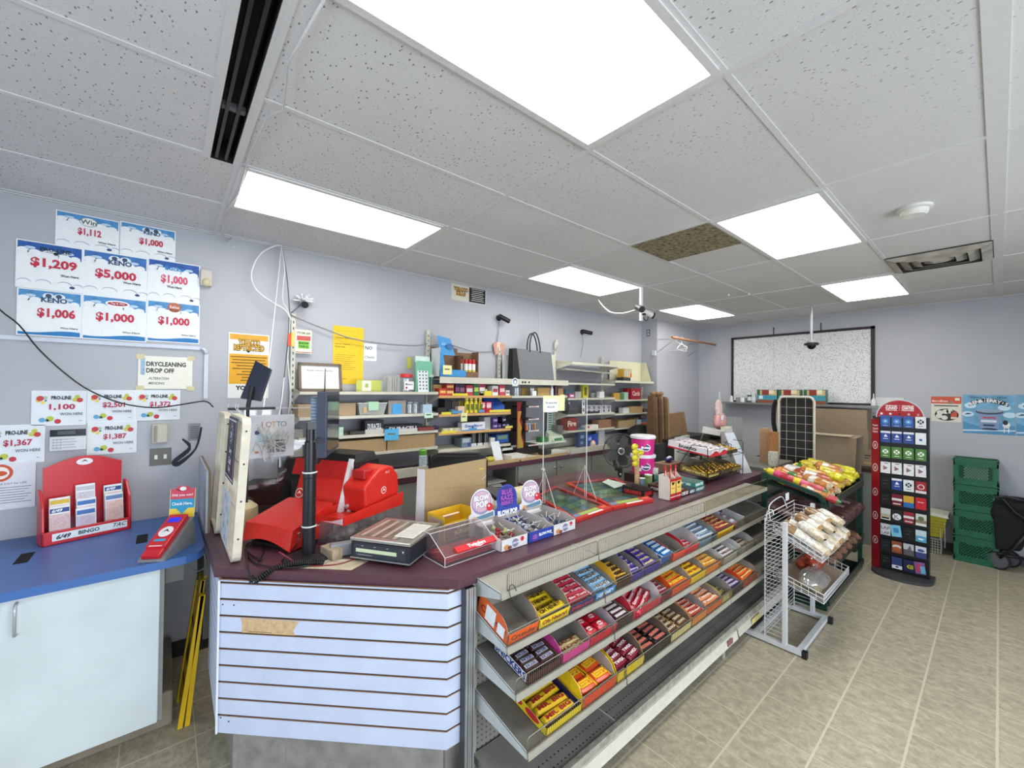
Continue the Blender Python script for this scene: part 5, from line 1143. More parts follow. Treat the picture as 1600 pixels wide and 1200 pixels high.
def pops(x0,w,cols,label,n=22):
    for c_i,c_ in enumerate(cols):
        mb=MB();mb.ell((0,0,0),(.013,.013,.014),mat(c_,.25),n=10,k=6);mb.cyl((0,0,.013),(0,0,.022),.004,mat(c_,.25),r1=.008,n=8);mb.cyl((0,0,.012),(0,0,.075),.0017,'#e2e2e0',n=6)
        me=mb.mesh('lollipop')
        for k in range(n//len(cols)):
            o=bpy.data.objects.new('lollipop',me);COL.objects.link(o)
            o.matrix_basis=tr(x0+random.uniform(.025,w-.025),1.69+random.uniform(.04,.24),C_+.018+random.uniform(0,.028)) @ rotz(random.uniform(0,6.3)) @ rotx(random.uniform(.9,1.75))
            tag(o,label,'lollipop','lollipops in the display boxes')
random.seed(21)
pop_box(1.362,.19,'#d5d2d2','#d3d0d4','first white lollipop box, beside the clear licorice bin','w',0,0)
pops(1.362,.19,['#a12230','#8c1f2c','#a9b07a'],'wrapped red or green lollipop in the first white box')
pop_box(1.556,.195,'#24409a','#2b3f9c','blue lollipop box between the two white ones','b',0,0)
pops(1.556,.195,['#2b3350','#b4bac6','#20263c'],'wrapped dark blue or silver lollipop in the blue box',30)
pop_box(1.756,.195,'#d5d2d2','#d3d0d4','last white lollipop box, beside the scratch ticket tray','w',0,0)
pops(1.756,.195,['#3f506e','#4a5a7a'],'wrapped blue-grey lollipop in the last white box',10)
# payment terminal lying flat
A=PZ(884,806,C_);mb=MB();mb.box(-.055,-.1,0,.055,.10,.03,'#232124');mb.box(-.05,-.095,.03,.05,.09,.036,'#2e2a2e');o=mb.build('card_reader',label='flat black card reader behind the last lollipop box',cat='card reader',bevel=.004);o.location=(2.04,2.07,C_);o.rotation_euler=(0,0,-.5)
# scratch ticket trays
def tkt(pxs,label,seed):
    c=[PZ(a,b,C_) for a,b in pxs];random.seed(seed)
    t=thing('ticket_tray',label,'ticket tray',c[0],0,'scratch ticket trays');T=tr(*(-c[0]))
    q=lambda u,v,z: (c[0]*(1-u)*(1-v)+c[1]*u*(1-v)+c[2]*u*v+c[3]*(1-u)*v)+Vector((0,0,z))
    def slab(mb,u0,v0,u1,v1,z0,z1,m): mb.hexa([q(u0,v0,z0),q(u1,v0,z0),q(u1,v1,z0),q(u0,v1,z0)],[q(u0,v0,z1),q(u1,v0,z1),q(u1,v1,z1),q(u0,v1,z1)],m)
    mb=MB();mb.T=T;rr=mat('#b82a22',.4)
    slab(mb,0,0,1,.14,0,.02,rr);slab(mb,0,.95,1,1,0,.02,rr);slab(mb,0,.14,.07,.95,0,.02,rr);slab(mb,.93,.14,1,.95,0,.02,rr);mb.build('frame',t)
    mb=MB();mb.T=T;slab(mb,.07,.14,.93,.95,0,.004,'#51605c')
    tm=['#6d8f83','#7f9a6a','#8f8a62','#4e7d84','#567a9a','#9aa27e','#7c6f5a','#88a5a4']
    for i in range(4):
        for j in range(5): slab(mb,.08+.21*i,.16+.158*j,.28+.21*i,.30+.158*j,.004,.006,random.choice(tm))
    mb.build('ticket_bed',t,label='rows of scratch tickets',kind='stuff')
    mb=MB();mb.T=T;slab(mb,.06,.13,.94,.96,.0202,.0225,clear((.9,.95,.94),.5));mb.build('glass',t)
    mb=MB();mb.T=T;slab(mb,.05,.055,.72,.12,.02,.0212,'#8fb357');slab(mb,.05,.055,.2,.12,.0212,.0216,'#5e7fa8');slab(mb,.35,.01,.75,.04,.02,.0212,'#e6e2dc');slab(mb,.8,.06,.95,.10,.02,.0212,'#d9633c');mb.build('front_strip',t,label='green and white printed strip')
tkt([(900,817),(957,797),(868,763),(838,778)],'nearer red-framed scratch ticket tray under glass',4)
tkt([(958,797),(1021,784),(962,750),(884,757)],'farther red-framed scratch ticket tray under glass',5)
P4=[PZ(*p,C_+.024) for p in ((941,753),(960,763),(981,757),(950,749))]
mb=MB();mb.raw([tuple(p) for p in P4]+[tuple(p+Vector((0,0,.002))) for p in P4],[(4,5,6,7),(0,3,2,1),(0,1,5,4),(1,2,6,5),(2,3,7,6),(3,0,4,7)],'#bccbbe');mb.build('leaflet',label='pale leaflet lying on the farther ticket tray',cat='leaflet')
# counter shield
t=thing('counter_shield','tall clear acrylic shield panel standing on the counter','shield',(2.10,2.13,C_))
W=.485
MB().box(0,-.002,0,W,.002,.80,clear((.98,.99,.98),.25)).build('clear_panel',t)
mb=MB()
for x in (0,W): mb.box(x-.0015,-.0035,.0,x+.0015,.0035,.80,'#cfd0cc')
mb.build('polished_edges',t,kind='stuff')
for x in (.02,W-.02):
    mb=MB();mb.tube([(x,-.12,.001),(x,0,.26),(x,.12,.001)],.0022,'#d6d6d2',n=4);mb.tube([(x,0,0),(x,0,.26)],.0018,'#d6d6d2',n=4);mb.tube([(x,-.12,.002),(x,.12,.002)],.002,'#d6d6d2',n=4);mb.build('triangular_foot',t)
MB().cyl((0,-.01,.28),(0,.01,.28),.010,'#bcbcb8').build('clip',t)
mb=MB();mb.T=frame((.02,-.004,.70),(1,0,0),(0,0,1));mb.box(-.03,0,-.001,.20,.115,0,'#dcdba8');mb.box(-.02,-.006,0,.125,.09,.0006,'#e2e4e4');mb.text('We cannot break',.055,.062,.014,'#3b3f45',2,w=.12);mb.text('100 $ bills',.05,.03,.014,'#3b3f45',2,w=.08);mb.build('handwritten_note',t,label='white and yellow handwritten note')
# lighter / seed stick display
A=PZ(995,766,C_)
t=thing('stick_display','pale wooden stick display with yellow lemon packs','display stand',A)
wd=mat('#c9a47a',.6,var=.3,ns=60)
MB().box(-.07,-.06,0,.07,.06,.004,'#d9d9d4').build('base_card',t)
mb=MB();mb.tube([(0,0,.004),(.003,0,.12),(-.002,0,.22),(.004,0,.33)],[.021,.021,.02,.018],wd,n=10);mb.build('stick',t)
for k,(x,z) in enumerate(((-.035,.235),(-.04,.285),(-.035,.335),(-.045,.38),(.03,.32))):
    mb=MB();mb.ell((x*1.2,-.012,z),(.042,.02,.026),mat('#c9bf2c',.35),n=12,k=6);mb.tube([(x-.03,-.02,z+.012),(x,-.028,z+.018),(x+.03,-.02,z+.01)],.004,'#8f9a28');mb.build('lemon_pack',t,label='yellow and green lemon candy pack')
# boxes under the buckets, buckets
t0=PZ(1004,741,C_)
MB().box(0,0,0,.36,.22,.075,mat('#2a201e',.5)).build('dark_carton',label='flat dark carton under the pink buckets',cat='carton',loc=(3.36,2.09,C_))
def bucket(loc,label):
    t=thing('bubblegum_bucket',label,'bucket',loc,2.2,'pink bubblegum buckets')
    mg=mat('#c9267c',.35);wp=mat('#d3d3d6',.35)
    MB().lathe([(0,0),(.098,0),(.108,.15),(.110,.152)],wp,n=28,mats=[wp,mg,wp]).build('tub',t)
    MB().lathe([(.112,.148),(.118,.150),(.118,.172),(.108,.178),(0,.178)],wp,n=28).build('lid',t)
    mb=MB()
    for a0,tx in ((0,'Dubble'),(math.pi,'Bubble')):
        mb.T=rotz(a0) @ frame((0,-.107,.0),(1,0,0),(0,.07,1));mb.disc(.02,.07,.042,'#ece8ee',1,ry=.034);mb.disc(.02,.07,.036,'#33305e',2,ry=.028);mb.text(tx,.02,.07,.017,'#f2ecf2',3,bold=.06);mb.rect(-.06,.03,-.02,.06,'#cfd3dc',1)
    mb.build('tub_label',t);return t
bk1=bucket((3.505,2.20,C_+.076),'lower pink and white bubblegum bucket')
bucket((3.511,2.205,C_+.076+.1785),'upper pink and white bubblegum bucket, stacked on the other')
# odds around: candle jars etc.
for (px,py,w_,h_,c,lb) in ((1003,766,.05,.10,'#6f8794','small grey and white canister beside the stick display'),(1013,762,.06,.11,'#7f9a5a','clear cup with green mints next to the red straw box'),(1022,752,.07,.12,'#b9c2b4','clear tub of pale mints behind the red straw box')):
    p=PZ(px,py,C_);mb=MB();mb.lathe([(0,0),(w_*.5,0),(w_*.55,h_)],mat(c,.4,var=.3,ns=50),n=14);mb.lathe([(w_*.55,h_),(w_*.57,h_+.006),(0,h_+.008)],'#c9ccc8',n=14);mb.build('mint_tub',label=lb,cat='tub',loc=p)
A=PZ(1053,722,C_)
# red straw display box
A,ang,W=at2((1021,778),(1039,786),C_);A=PZ(1022,778,C_)
t=thing('straw_candy_box','red and yellow double display box holding red candy straws','candy box',(3.02,1.655,C_),.0)
for k,x in enumerate((0,.088)):
    mb=MB();rb=mat('#b51f26',.4);T1=tr(x,0,0) @ rotz(.0);mb.T=T1
    mb.box(0,0,0,.085,.10,.002,rb)
    prof=[(0,0),(.10,0),(.10,.19),(.05,.21),(.0,.165)]
    for xa in (0,.083): mb.raw([(xa,p[0],p[1]) for p in prof]+[(xa+.002,p[0],p[1]) for p in prof],[(4,3,2,1,0),(5,6,7,8,9)]+[(i,(i+1) % 5,(i+1) % 5+5,i+5) for i in range(5)],'#d9cfc4')
    mb.box(0,.098,0,.085,.10,.19,rb);mb.box(0,0,0,.085,.002,.165,rb)
    mb.T=T1 @ frame((0,-.0006,0),(1,0,0),(0,0,1));mb.rect(.004,.05,.081,.145,'#e0b860',1);mb.poly([(.018,.14),(.07,.14),(.052,.118),(.03,.118)],'#2a1a1a',2);mb.text('Campino',.042,.092,.012,'#7a2a1c',2,w=.05);mb.poly([(.01,.055),(.075,.075),(.075,.085),(.01,.062)],'#c9c95a',2);mb.rect(.0,.022,.085,.028,'#e9dcd0',1)
    mb.build('box',t)
for k in range(7):
    o=MB().box(-.009,-.003,0,.009,.003,.25,mat('#c02a24',.35)).box(-.006,-.0035,.03,.006,-.003,.22,'#dba08c').build('candy_straw',label='red wrapped candy straw sticking up from the red box',cat='candy straw',group='red candy straws')
    o.matrix_basis=tr(3.05+.018*k,1.70+.012*(k % 3),C_+.01) @ roty(.12*(k-3)/3) @ rotz(.3*(k % 3))
# low chocolate boxes
def carton(name,label,loc,dims,cols,text,rz=0,tc='#f0f0f0',open_=True,cat='candy box',**kw):
    mb=MB();w_,d,h=dims;m_=mat(cols[0],.45)
    if open_: mb=tray(w_,d,h,h*.8,cols[0],cols[1],text,tc,curve=False)
    else:
        mb.box(0,0,0,w_,d,h,m_);T0=mb.T.copy();mb.T=frame((0,-.0002,0),(1,0,0),(0,0,1));
        if text: mb.text(text,w_/2,h/2,h*.5,tc,1,w=w_*.8,bold=.04)
    o=mb.build(name,label=label,cat=cat,**kw);o.matrix_basis=tr(*loc) @ rotz(rz);return o
carton('chocolate_box','low brown chocolate box beside the red straw box',(3.20,1.66,C_),(.13,.30,.055),('#4a2f28','#6f5a50'),'COFFEE CRISP')
carton('chocolate_box','low dark blue chocolate box, middle of the row',(3.335,1.66,C_),(.10,.32,.05),('#26405e','#5a6a72'),'AERO')
carton('chocolate_box','lower teal mint chocolate box, at the far end of the row',(3.44,1.66,C_),(.17,.38,.04),('#2f6e66','#6f8a84'),'AFTER EIGHT',open_=False)
carton('chocolate_box','upper teal mint chocolate box, stacked on the lower one',(3.445,1.665,C_+.0405),(.16,.37,.045),('#3f8a7f','#7d948e'),'MINTS')
carton('chocolate_box','black and red low box behind the red straw box',(2.93,1.83,C_),(.14,.2,.07),('#1f1a1c','#4b4040'),'GRABBER',tc='#c02a2a')
fill('cbar',lambda:bar(.11,.03,.018,'#7a3020','Crisp','#e9d6c0'),tr(3.20,1.66,C_),rows(6,.065,.04,.036,z0=.01,layers=2,lh=.018),'small brown bar in the low brown chocolate box','bars in the low brown chocolate box')
mb=MB();mb.ell((0,0,.03),(.085,.035,.028),mat('#1d1f55',.3),n=16);mb.ell((0,-.004,.045),(.07,.02,.02),'#c9cbd6',n=14);mb.build('stapler',label='dark blue and silver stapler behind the red straw box',cat='stapler',loc=PZ(1045,722,C_+.09)+Vector((0,0,0)),rz=.2)
MB().box(-.16,-.09,0,.16,.09,.155,mat('#8c6b5a',.7)).build('brown_carton',label='brown carton under the stapler',cat='carton',loc=PZ(1045,722,C_+.09)-Vector((0,0,.156)))
# wire rack with wafer boxes and gold chocolates
t=thing('wire_rack','two-tier black wire rack of chocolates near the counter end','wire rack',(3.80,1.72,C_))
wb=mat('#1a191a',.4);W=.80;D_=.30
mb=MB()
for z,sl in ((.05,.04),(.22,.05)):
    for x in (0,W/3,2*W/3,W): mb.tube([(x,D_,z+sl),(x,0,z),(x,-.003,z+.05)],.003,wb,n=5)
    mb.tube([(0,0,z+.05),(W,0,z+.05)],.003,wb,n=5);mb.tube([(0,0,z),(W,0,z)],.003,wb,n=5);mb.tube([(0,D_,z+sl),(W,D_,z+sl)],.003,wb,n=5)
mb.build('tiers',t,kind='stuff')
for x in (0,W):
    mb=MB();mb.tube([(x,0,0),(x,0,.33),(x,.012,.345),(x,D_*.5,.35),(x,D_*.52,.33),(x,D_,.10),(x,D_,0),(x,0,0)],.0035,wb,n=6);mb.build('side_frame',t)
for x in (W*.3,W*.62):
    mb=MB();mb.tube([(x,.0,.2),(x-.01,-.01,.27),(x+.02,.0,.33),(x+.02,.08,.35)],.0035,wb,n=6);mb.build('divider',t)
def buenobox(x,lb,z=.255):
    M4=tr(3.80+x,1.70,C_+z) @ rotx(.12)
    o=tray(.17,.42,.07,.06,'#d6d2d4','#b9b4b4',None,curve=False);T0=o.T.copy()
    o.T=frame((-.0006,.42,0),(0,-1,0),(0,0,1));o.text('bueno',.2,.042,.034,'#1d1a1c',1,w=.17,bold=.04);o.rect(0,0,.42,.014,'#b8202a',1);o.T=frame((0,-.0006,0),(1,0,0),(0,0,1));o.poly([(0,0),(.17,0),(.17,.03),(.1,.05),(0,.02)],'#c4242c',1);o.text('bueno',.09,.04,.016,'#1d1a1c',2,bold=.02);o.T=T0
    sub(o.build('wafer_box',label=lb,cat='candy box',group='white and red wafer boxes on the wire rack'),M4)
    fill('bu',lambda:bar(.155,.045,.02,'#dcd8d8','bueno','#7a1c20',None,'#c0262c',.4),M4,rows(7,.085,.045,.052,z0=.005,layers=3,lh=.021,jit=.003),'white and red wafer bar in the boxes on the wire rack','white and red wafer bars')
buenobox(.01,'nearer white and red wafer box on the rack top');buenobox(.19,'second white and red wafer box on the rack top')
gold=mat('#c29a3e',.22,.7,var=.3,ns=90)
gi=0
for x,z,lb,oc in ((.02,.055,'near olive-gold chocolate box on the lower tier','#7b6a34'),(.28,.055,'middle gold chocolate box on the lower tier','#4a4032'),(.54,.055,'far gold chocolate box on the lower tier','#8a7436'),(.44,.235,'dark-trayed gold chocolate box on the upper tier','#4c4436')):
    M4=tr(3.80+x,1.725,C_+z+.004) @ rotx(.13)
    sub(tray(.23,.27,.06,.03,oc,'#5c5240','Ferrero' if x <.1 else None,'#d8c47a',curve=False).build('chocolate_tray',label=lb,cat='candy box',group='gold chocolate boxes on the wire rack'),M4)
    mb=MB();mb.ell((0,0,.016),(.0165,.0165,.016),gold,n=10,k=6);me=mb.mesh('foil_chocolate')
    for i in range(6):
        for j in range(6):
            if (x >.5 and j >2) or random.random() < .08: continue
            o=bpy.data.objects.new('foil_chocolate',me);COL.objects.link(o);o.matrix_basis=M4 @ tr(.024+.036*i,.024+.036*j,.003+.014*((i+j) % 2)) @ rotz(i+j);tag(o,'round gold-foil chocolate in the wire rack boxes','chocolate','gold-foil chocolates')

# clutter on the staff side between the boxes and the back counter
MB().box(1.62,2.24,0,2.38,2.72,.975,mat('#8b8a84',.5)).build('under_desk',label='grey desk section behind the lollipop boxes',cat='desk')
t=thing('scanner','black handheld scanner on its stand behind the lollipop boxes','scanner',(1.86,2.42,.976));MB().box(-.03,-.03,0,.03,.03,.10,'#19191b').build('stand',t);mb=MB();mb.T=tr(0,0,.10) @ rotx(.5) @ rotz(.4);mb.box(-.045,-.05,0,.045,.07,.07,'#1f1f21');mb.build('head',t,bevel=.006)
mb=MB();random.seed(14)
for k in range(6): mb.ell((.07*k,random.uniform(-.03,.03),.07),(.07,.09,.07),mat('#c9c8c4',.5),n=10,k=6)
mb.build('plastic_bag',label='crumpled white plastic bag behind the first lollipop box',cat='bag',kind='stuff',loc=(1.52,2.42,.976))
mb=MB()
for k in range(5): mb.ell((.06*k,0,.07),(.07,.07,.075),mat('#cdc59a',.5),n=10,k=6)
mb.build('paper_bag',label='crumpled cream paper bag behind the last lollipop box',cat='bag',kind='stuff',loc=(2.0,2.46,.976))
# ================================================================ WALL SHELVING BEHIND THE COUNTER
SF=3.45;WB=3.69
ux=[.783,1.995,2.90,3.81,4.785,5.80]
ivory=mat('#c6c2b2',.42,.05,var=.08,ns=10);gback=mat('#84848a',.5,var=.06,ns=5);gback2=mat('#a3a29f',.5,var=.06,ns=5);wgrain=mat('#b59a6e',.55,var=.15,ns=30)
mb=MB()
w0=thing('wall_shelving','long ivory metal wall shelving behind the counter','shelving',(.78,WB,0));UW=tr(-.78,-WB,0)
def wp(name,fn,par=w0,**k): mb=MB();mb.T=UW.copy();fn(mb);return mb.build(name,par,**k)
zt=[2.48,2.47,2.36,2.37,2.36,2.0]
for x,z in zip(ux,zt):
    def f(m):
        m.box(x-.016,WB-.03,1.14,x+.016,WB,z,ivory)
        for q in range(int((z-1.2)/.05)): m.box(x-.004,WB-.0306,1.2+.05*q,x+.004,WB-.0302,1.222+.05*q,'#3d3c38')
    wp('upright',f)
wp('back_panel',lambda m:m.box(ux[0],WB-.008,1.142,ux[1],WB,1.86,gback));wp('back_panel',lambda m:m.box(ux[1],WB-.008,1.142,ux[3],WB,1.98,gback));wp('back_panel',lambda m:m.box(ux[3],WB-.008,1.142,ux[5],WB,2.13,gback))
def wshelf(x0,x1,z,fy=SF,thick=.022,slope=.0,bracket=True,m_=ivory,lipm=None,side=None):
    def f(m):
        m.hexa([(x0+.004,fy,z-.003),(x1-.004,fy,z-.003),(x1-.004,WB-.01,z-.003+slope),(x0+.004,WB-.01,z-.003+slope)],[(x0+.004,fy,z),(x1-.004,fy,z),(x1-.004,WB-.01,z+slope),(x0+.004,WB-.01,z+slope)],m_)
        m.box(x0+.004,fy-.006,z-thick,x1-.004,fy,z+.002,lipm or m_)
        for x in (x0+.004,x1-.007):
            m.hexa([(x,fy,z-thick),(x+.003,fy,z-thick),(x+.003,WB-.01,z-.09),(x,WB-.01,z-.09)],[(x,fy,z+.002),(x+.003,fy,z+.002),(x+.003,WB-.01,z+.03),(x,WB-.01,z+.03)],m_)
    return wp('shelf',f)
zz=lambda px,py,y=SF-.006: PY(px,py,y).z
YL=mat('#d8c63e',.5,var=.2,ns=30);OL=mat('#c79a62',.5)
# section 1
S1=[zz(464,612),zz(464,653),zz(464,686),zz(560,709)]
for k,z in enumerate(S1): wshelf(ux[0],ux[1],z,slope=.0)
# section 2
S2=[zz(688,618.5)-.0,zz(688,648),zz(688,677),zz(688,704)]
for k,z in enumerate(S2): wshelf(ux[1],ux[2],z,lipm=OL if k <3 else None,slope=.02)
# wide top shelf over sections 2 and 3
zT=zz(760,594)
wp('top_shelf',lambda m:(m.box(ux[1]+.004,SF-.01,zT-.004,ux[3],WB-.01,zT,ivory),m.box(ux[1]+.004,SF-.016,zT-.04,ux[3],SF-.01,zT+.022,ivory),m.hexa([(ux[3]-.004,SF,zT-.04),(ux[3],SF,zT-.04),(ux[3],WB-.01,zT-.12),(ux[3]-.004,WB-.01,zT-.12)],[(ux[3]-.004,SF,zT),(ux[3],SF,zT),(ux[3],WB-.01,zT),(ux[3]-.004,WB-.01,zT)],ivory)))
# section 3
S3=[zz(840,618.5)]
wshelf(ux[2],ux[3],S3[0]);zc=zz(866,690);wshelf(ux[2]+.02,ux[3]-.01,zc,slope=.0,m_=mat('#c9d0c0',.45));S3.append(zc)
# section 4
S4=[zz(920,599),zz(920,622),zz(920,646.5),zz(920,671)]
for z in S4: wshelf(ux[3],ux[4],z)
z40=zz(925,568.5);z41=zz(925,576.5)
wshelf(ux[3],ux[4],z40,fy=3.38,thick=.03,m_=mat('#cfccb9',.42));
wp('tilted_shelf',lambda m:m.sheet((ux[3]+.02,SF,z41-.01),(ux[4]-.02,SF,z41-.035),(ux[4]-.02,WB-.03,z41-.02),(ux[3]+.02,WB-.03,z41+.01),.02,ivory))
# section 5
S5=[zz(990,595.5),zz(990,624.5),zz(990,645.5),zz(990,667)]
for k,z in enumerate(S5): wshelf(ux[4],ux[5]-.02,z,thick=.03 if k==0 else .02)
def inbox(m,x0,x1,z,h):   # pale panel insert standing at the back with side wings
    m.box(x0,WB-.04,z,x1,WB-.035,z+h,mat('#cfccae',.45));m.hexa([(x1,SF+.02,z),(x1+.004,SF+.02,z),(x1+.004,WB-.04,z),(x1,WB-.04,z)],[(x1-.02,SF+.1,z+h),(x1-.016,SF+.1,z+h),(x1+.004,WB-.04,z+h*1.02),(x1,WB-.04,z+h*1.02)],mat('#cfccae',.45))
wp('back_insert',lambda m:inbox(m,ux[4]+.15,ux[5]-.06,S5[0],.30));wp('back_insert',lambda m:m.box(ux[3]-.26,WB-.05,zT,ux[3]-.02,WB-.045,zT+.35,mat('#c9cab9',.45)))
wp('side_divider',lambda m:m.sheet((ux[2]+.02,WB-.06,zT),(ux[2]+.26,WB-.10,zT),(ux[2]+.26,WB-.10,zT+.27),(ux[2]+.02,WB-.06,zT+.30),.004,mat('#c4c6c0',.45)))
# blue tape, price flashes
for k,(px0,px1,py,c,s_) in enumerate(((707,731,616.5,'#d9c838',1),(690,705,646,'#d9c838',1),(706,722,644,'#4b8fc0',1),(748,757,642.5,'#4b8fc0',1),(765,798,642.5,'#d9c838',1),(690,713,676,'#dcca3c',1),(733,745,671,'#4b8fc0',1),(790,801,667.5,'#dccf62',1))):
    a,b=PY(px0,py,SF-.0095),PY(px1,py,SF-.0095)
    MB().box(a.x,SF-.0085,a.z-.012,b.x,SF-.007,a.z+.012,c).build('shelf_tag',label=('yellow','blue')[c=='#4b8fc0']+' shelf-edge tag on the '+('first','second','second','second','second','third','third','third')[k]+' orange-edged shelf, '+('middle','left end','left of middle','right of middle','right end','left end','middle','right end')[k],cat='shelf tag')
for px,py,w_,h_,c,lb in ((699,578,.10,.09,'#e0dc9a','cream price note taped under the blue carton'),(725,652,.075,.085,'#dcdba0','cream price note hanging below the second orange-edged shelf'),(670,649,.09,.05,'#bfe0c8','pale green note on the shelf edge left of the orange-edged shelves'),(879,623,.08,.10,'#e2df8e','yellow note at the shelf corner above the handwritten sheet'),(612,679,.13,.10,'#4aa3d0','bright blue note over the open cardboard boxes')):
    p=PY(px,py,SF-.013);o=MB().box(-w_/2,-.001,-h_/2,w_/2,0,h_/2,mat(c,.5)).box(-w_*.3,-.0016,.0,w_*.25,-.0011,.012,'#6a6750').build('price_note',label=lb,cat='note',loc=p)
# ------------------------------------------------ back counter
t=thing('back_counter','low back counter with grey cabinet doors and a maroon edge','counter',(.8,3.2,0));UB=tr(-.8,-3.2,0)
def bp(name,fn,par=t,**k): mb=MB();mb.T=UB.copy();fn(mb);return mb.build(name,par,**k)
BCZ=1.14;BY=3.2
bp('countertop',lambda m:m.box(.82,BY,BCZ-.045,5.78,3.655,BCZ-.001,mar),label='maroon countertop')
gd=mat('#8c8c84',.45,var=.05,ns=6)
bp('carcass',lambda m:(m.box(.85,3.62,.05,5.75,3.65,BCZ-.045,gd),m.box(.85,BY+.04,.05,5.75,3.64,.09,gd),*[m.box(x-.01,BY+.03,.05,x+.01,3.62,BCZ-.045,gd) for x in (.86,1.7,2.22,2.80,3.38,4.0,4.6,5.2,5.74)],m.box(2.22,BY+.05,.82,2.8,3.64,.84,gd),m.box(2.22,BY+.05,.55,2.8,3.64,.57,gd)))
for i,(a,b,side) in enumerate(((2.81,3.37,1),(3.39,3.99,0),(4.01,4.59,1),(4.61,5.19,0),(5.21,5.73,0),(.87,1.69,0),(1.71,2.21,1))):
    d=bp('cabinet_door',lambda m:m.box(a,BY+.012,.09,b,BY+.03,BCZ-.05,gd))
    xk=b-.04 if side else a+.05
    bp('knob',lambda m:m.ell((xk,BY-.004,BCZ-.12),(.014,.014,.014),mat('#8f9090',.25,.9)).cyl((xk,BY,BCZ-.12),(xk,BY+.012,BCZ-.12),.006,mat('#8f9090',.25,.9)),d)
mb=MB();random.seed(2)
for k in range(9): mb.T=tr(2.5+random.uniform(-.06,.06),3.40,.841+.012*k) @ rotz(random.uniform(-.3,.3));mb.box(-.15,-.12,0,.15,.12,.010,('#cfcdc6','#a9a49a','#d8d8d4')[k % 3])
mb.build('paper_stack',label='untidy pile of papers in the open back cabinet',cat='paper stack',kind='stuff')
# pale strips on the back counter: cream ledge and light wood trays
MB().box(1.1,BY+.0,BCZ+.001,2.12,BY+.02,BCZ+.075,mat('#c6c3b2',.45)).box(1.1,BY+.02,BCZ+.001,2.12,3.5,BCZ+.02,mat('#b9b6a8',.5)).build('metal_ledge',label='cream metal ledge on the back counter behind the office chair',cat='ledge')
MB().box(2.14,BY+.01,BCZ+.001,2.82,BY+.02,BCZ+.035,wgrain).box(2.14,BY+.02,BCZ+.001,2.82,3.6,BCZ+.012,wgrain).build('wood_tray',label='light wood-edged tray on the back counter, beside the office chair',cat='tray')
MB().box(2.84,BY+.01,BCZ+.001,3.56,BY+.02,BCZ+.03,wgrain).box(2.84,BY+.02,BCZ+.001,3.56,3.6,BCZ+.012,wgrain).build('wood_tray',label='second light wood-edged tray, under the lighter stand',cat='tray')
MB().box(3.60,BY+.0,BCZ+.001,4.62,BY+.012,BCZ+.06,ivory).box(3.6,BY+.012,BCZ+.001,4.62,3.6,BCZ+.015,ivory).build('metal_tray',label='ivory metal tray on the back counter below the blue books',cat='tray')
# inner pale back panels low down
wp('back_panel',lambda m:m.box(ux[1]+.02,3.62,BCZ+.02,ux[5]-.05,3.63,BCZ+.12,mat('#b8b7ac',.5)))
# ------------------------------------------------ goods on the shelves
def gbox(px0,px1,pyt,z,y0,d,col,name,label,cat,text=None,tc='#ffffff',group=None,tilt=0,printed=None,sides=None,mat_=None):
    a=PY(px0,640,y0);b=PY(px1,640,y0);top_=PY((px0+px1)/2,pyt,y0).z;h=max(top_-z,.01);w_=b.x-a.x
    mb=MB();mb.box(0,0,0,w_,d,h,mat_ or mat(col,.5,var=.1,ns=40));mb.T=frame((0,-.0003,0),(1,0,0),(0,0,1))
    if printed:
        for q_,(u0,v0,u1,v1,c) in enumerate(printed): mb.rect(w_*u0,h*v0,w_*u1,h*v1,c,1+q_*.6)
    if text: mb.text(text,w_/2,h*.55,min(h*.4,w_*.35),tc,4,w=w_*.75,bold=.04)
    o=mb.build(name,label=label,cat=cat,group=group);o.matrix_basis=tr(a.x,y0,z+.001) @ rotz(tilt);return o
def cylb(px,pyt,z,y,r,prof,label,cat,name='bottle'):
    """prof: list of (r fraction, height fraction, colour)"""
    p=PY(px,640,y);h=PY(px,pyt,y).z-z;mb=MB()
    P=[(0,0)]+[(a*r,b*h) for a,b,c in prof]+[(0,prof[-1][1]*h)];ms=[prof[0][2]]+[c for a,b,c in prof]
    mb.lathe(P,ms[0],n=16,mats=[mm if not isinstance(mm,str) else mat(mm,.35) for mm in ms]);return mb.build(name,label=label,cat=cat,loc=(p.x,y,z+.001))
gl=clear((.9,.93,.93),.35,op=.08)
# section 1, top
z=S1[0]
t=thing('framed_certificate','framed certificate leaning on the top shelf','picture frame',(.815,3.60,z+.002));fm=mat('#6d5f50',.5)
W=.335;Hh=.235
for nm,q in (('frame',0),('certificate',1)):
    mb=MB();mb.T=rotx(.16-.32) @ Matrix.Identity(4)
    mb.T=rotx(-.18)
    if q == 0:
        for a in ((0,0,W,.02),(0,Hh-.02,W,Hh),(0,0,.02,Hh),(W-.02,0,W,Hh)): mb.box(a[0],-.012,a[1],a[2],.006,a[3],fm)
        mb.box(0,.006,0,W,.01,Hh,'#51483f')
    else:
        mb.T=mb.T @ frame((.02,.002,.02),(1,0,0),(0,0,1));mb.box(0,0,-.001,W-.04,Hh-.04,0,mat('#dcdfda',.3));mb.text('Retail Vendor Permit',(W-.04)/2,.155,.012,'#4a4d52',1,w=.2)
        for i in range(5): mb.rect(.04,.13-.022*i,.26-.03*(i % 2),.1315-.022*i,'#8a8c8c',1)
    mb.build(nm,t)
MB().box(0,0,0,.22,.004,.10,'#b6bd5a').box(.05,-.001,.005,.13,0,.095,'#e0e3c8').box(.075,-.0016,.035,.105,-.0011,.07,'#9cae5a').build('leaf_card',label='green card with a maple leaf beside the certificate',cat='card',loc=(1.27,3.60,z+.002))
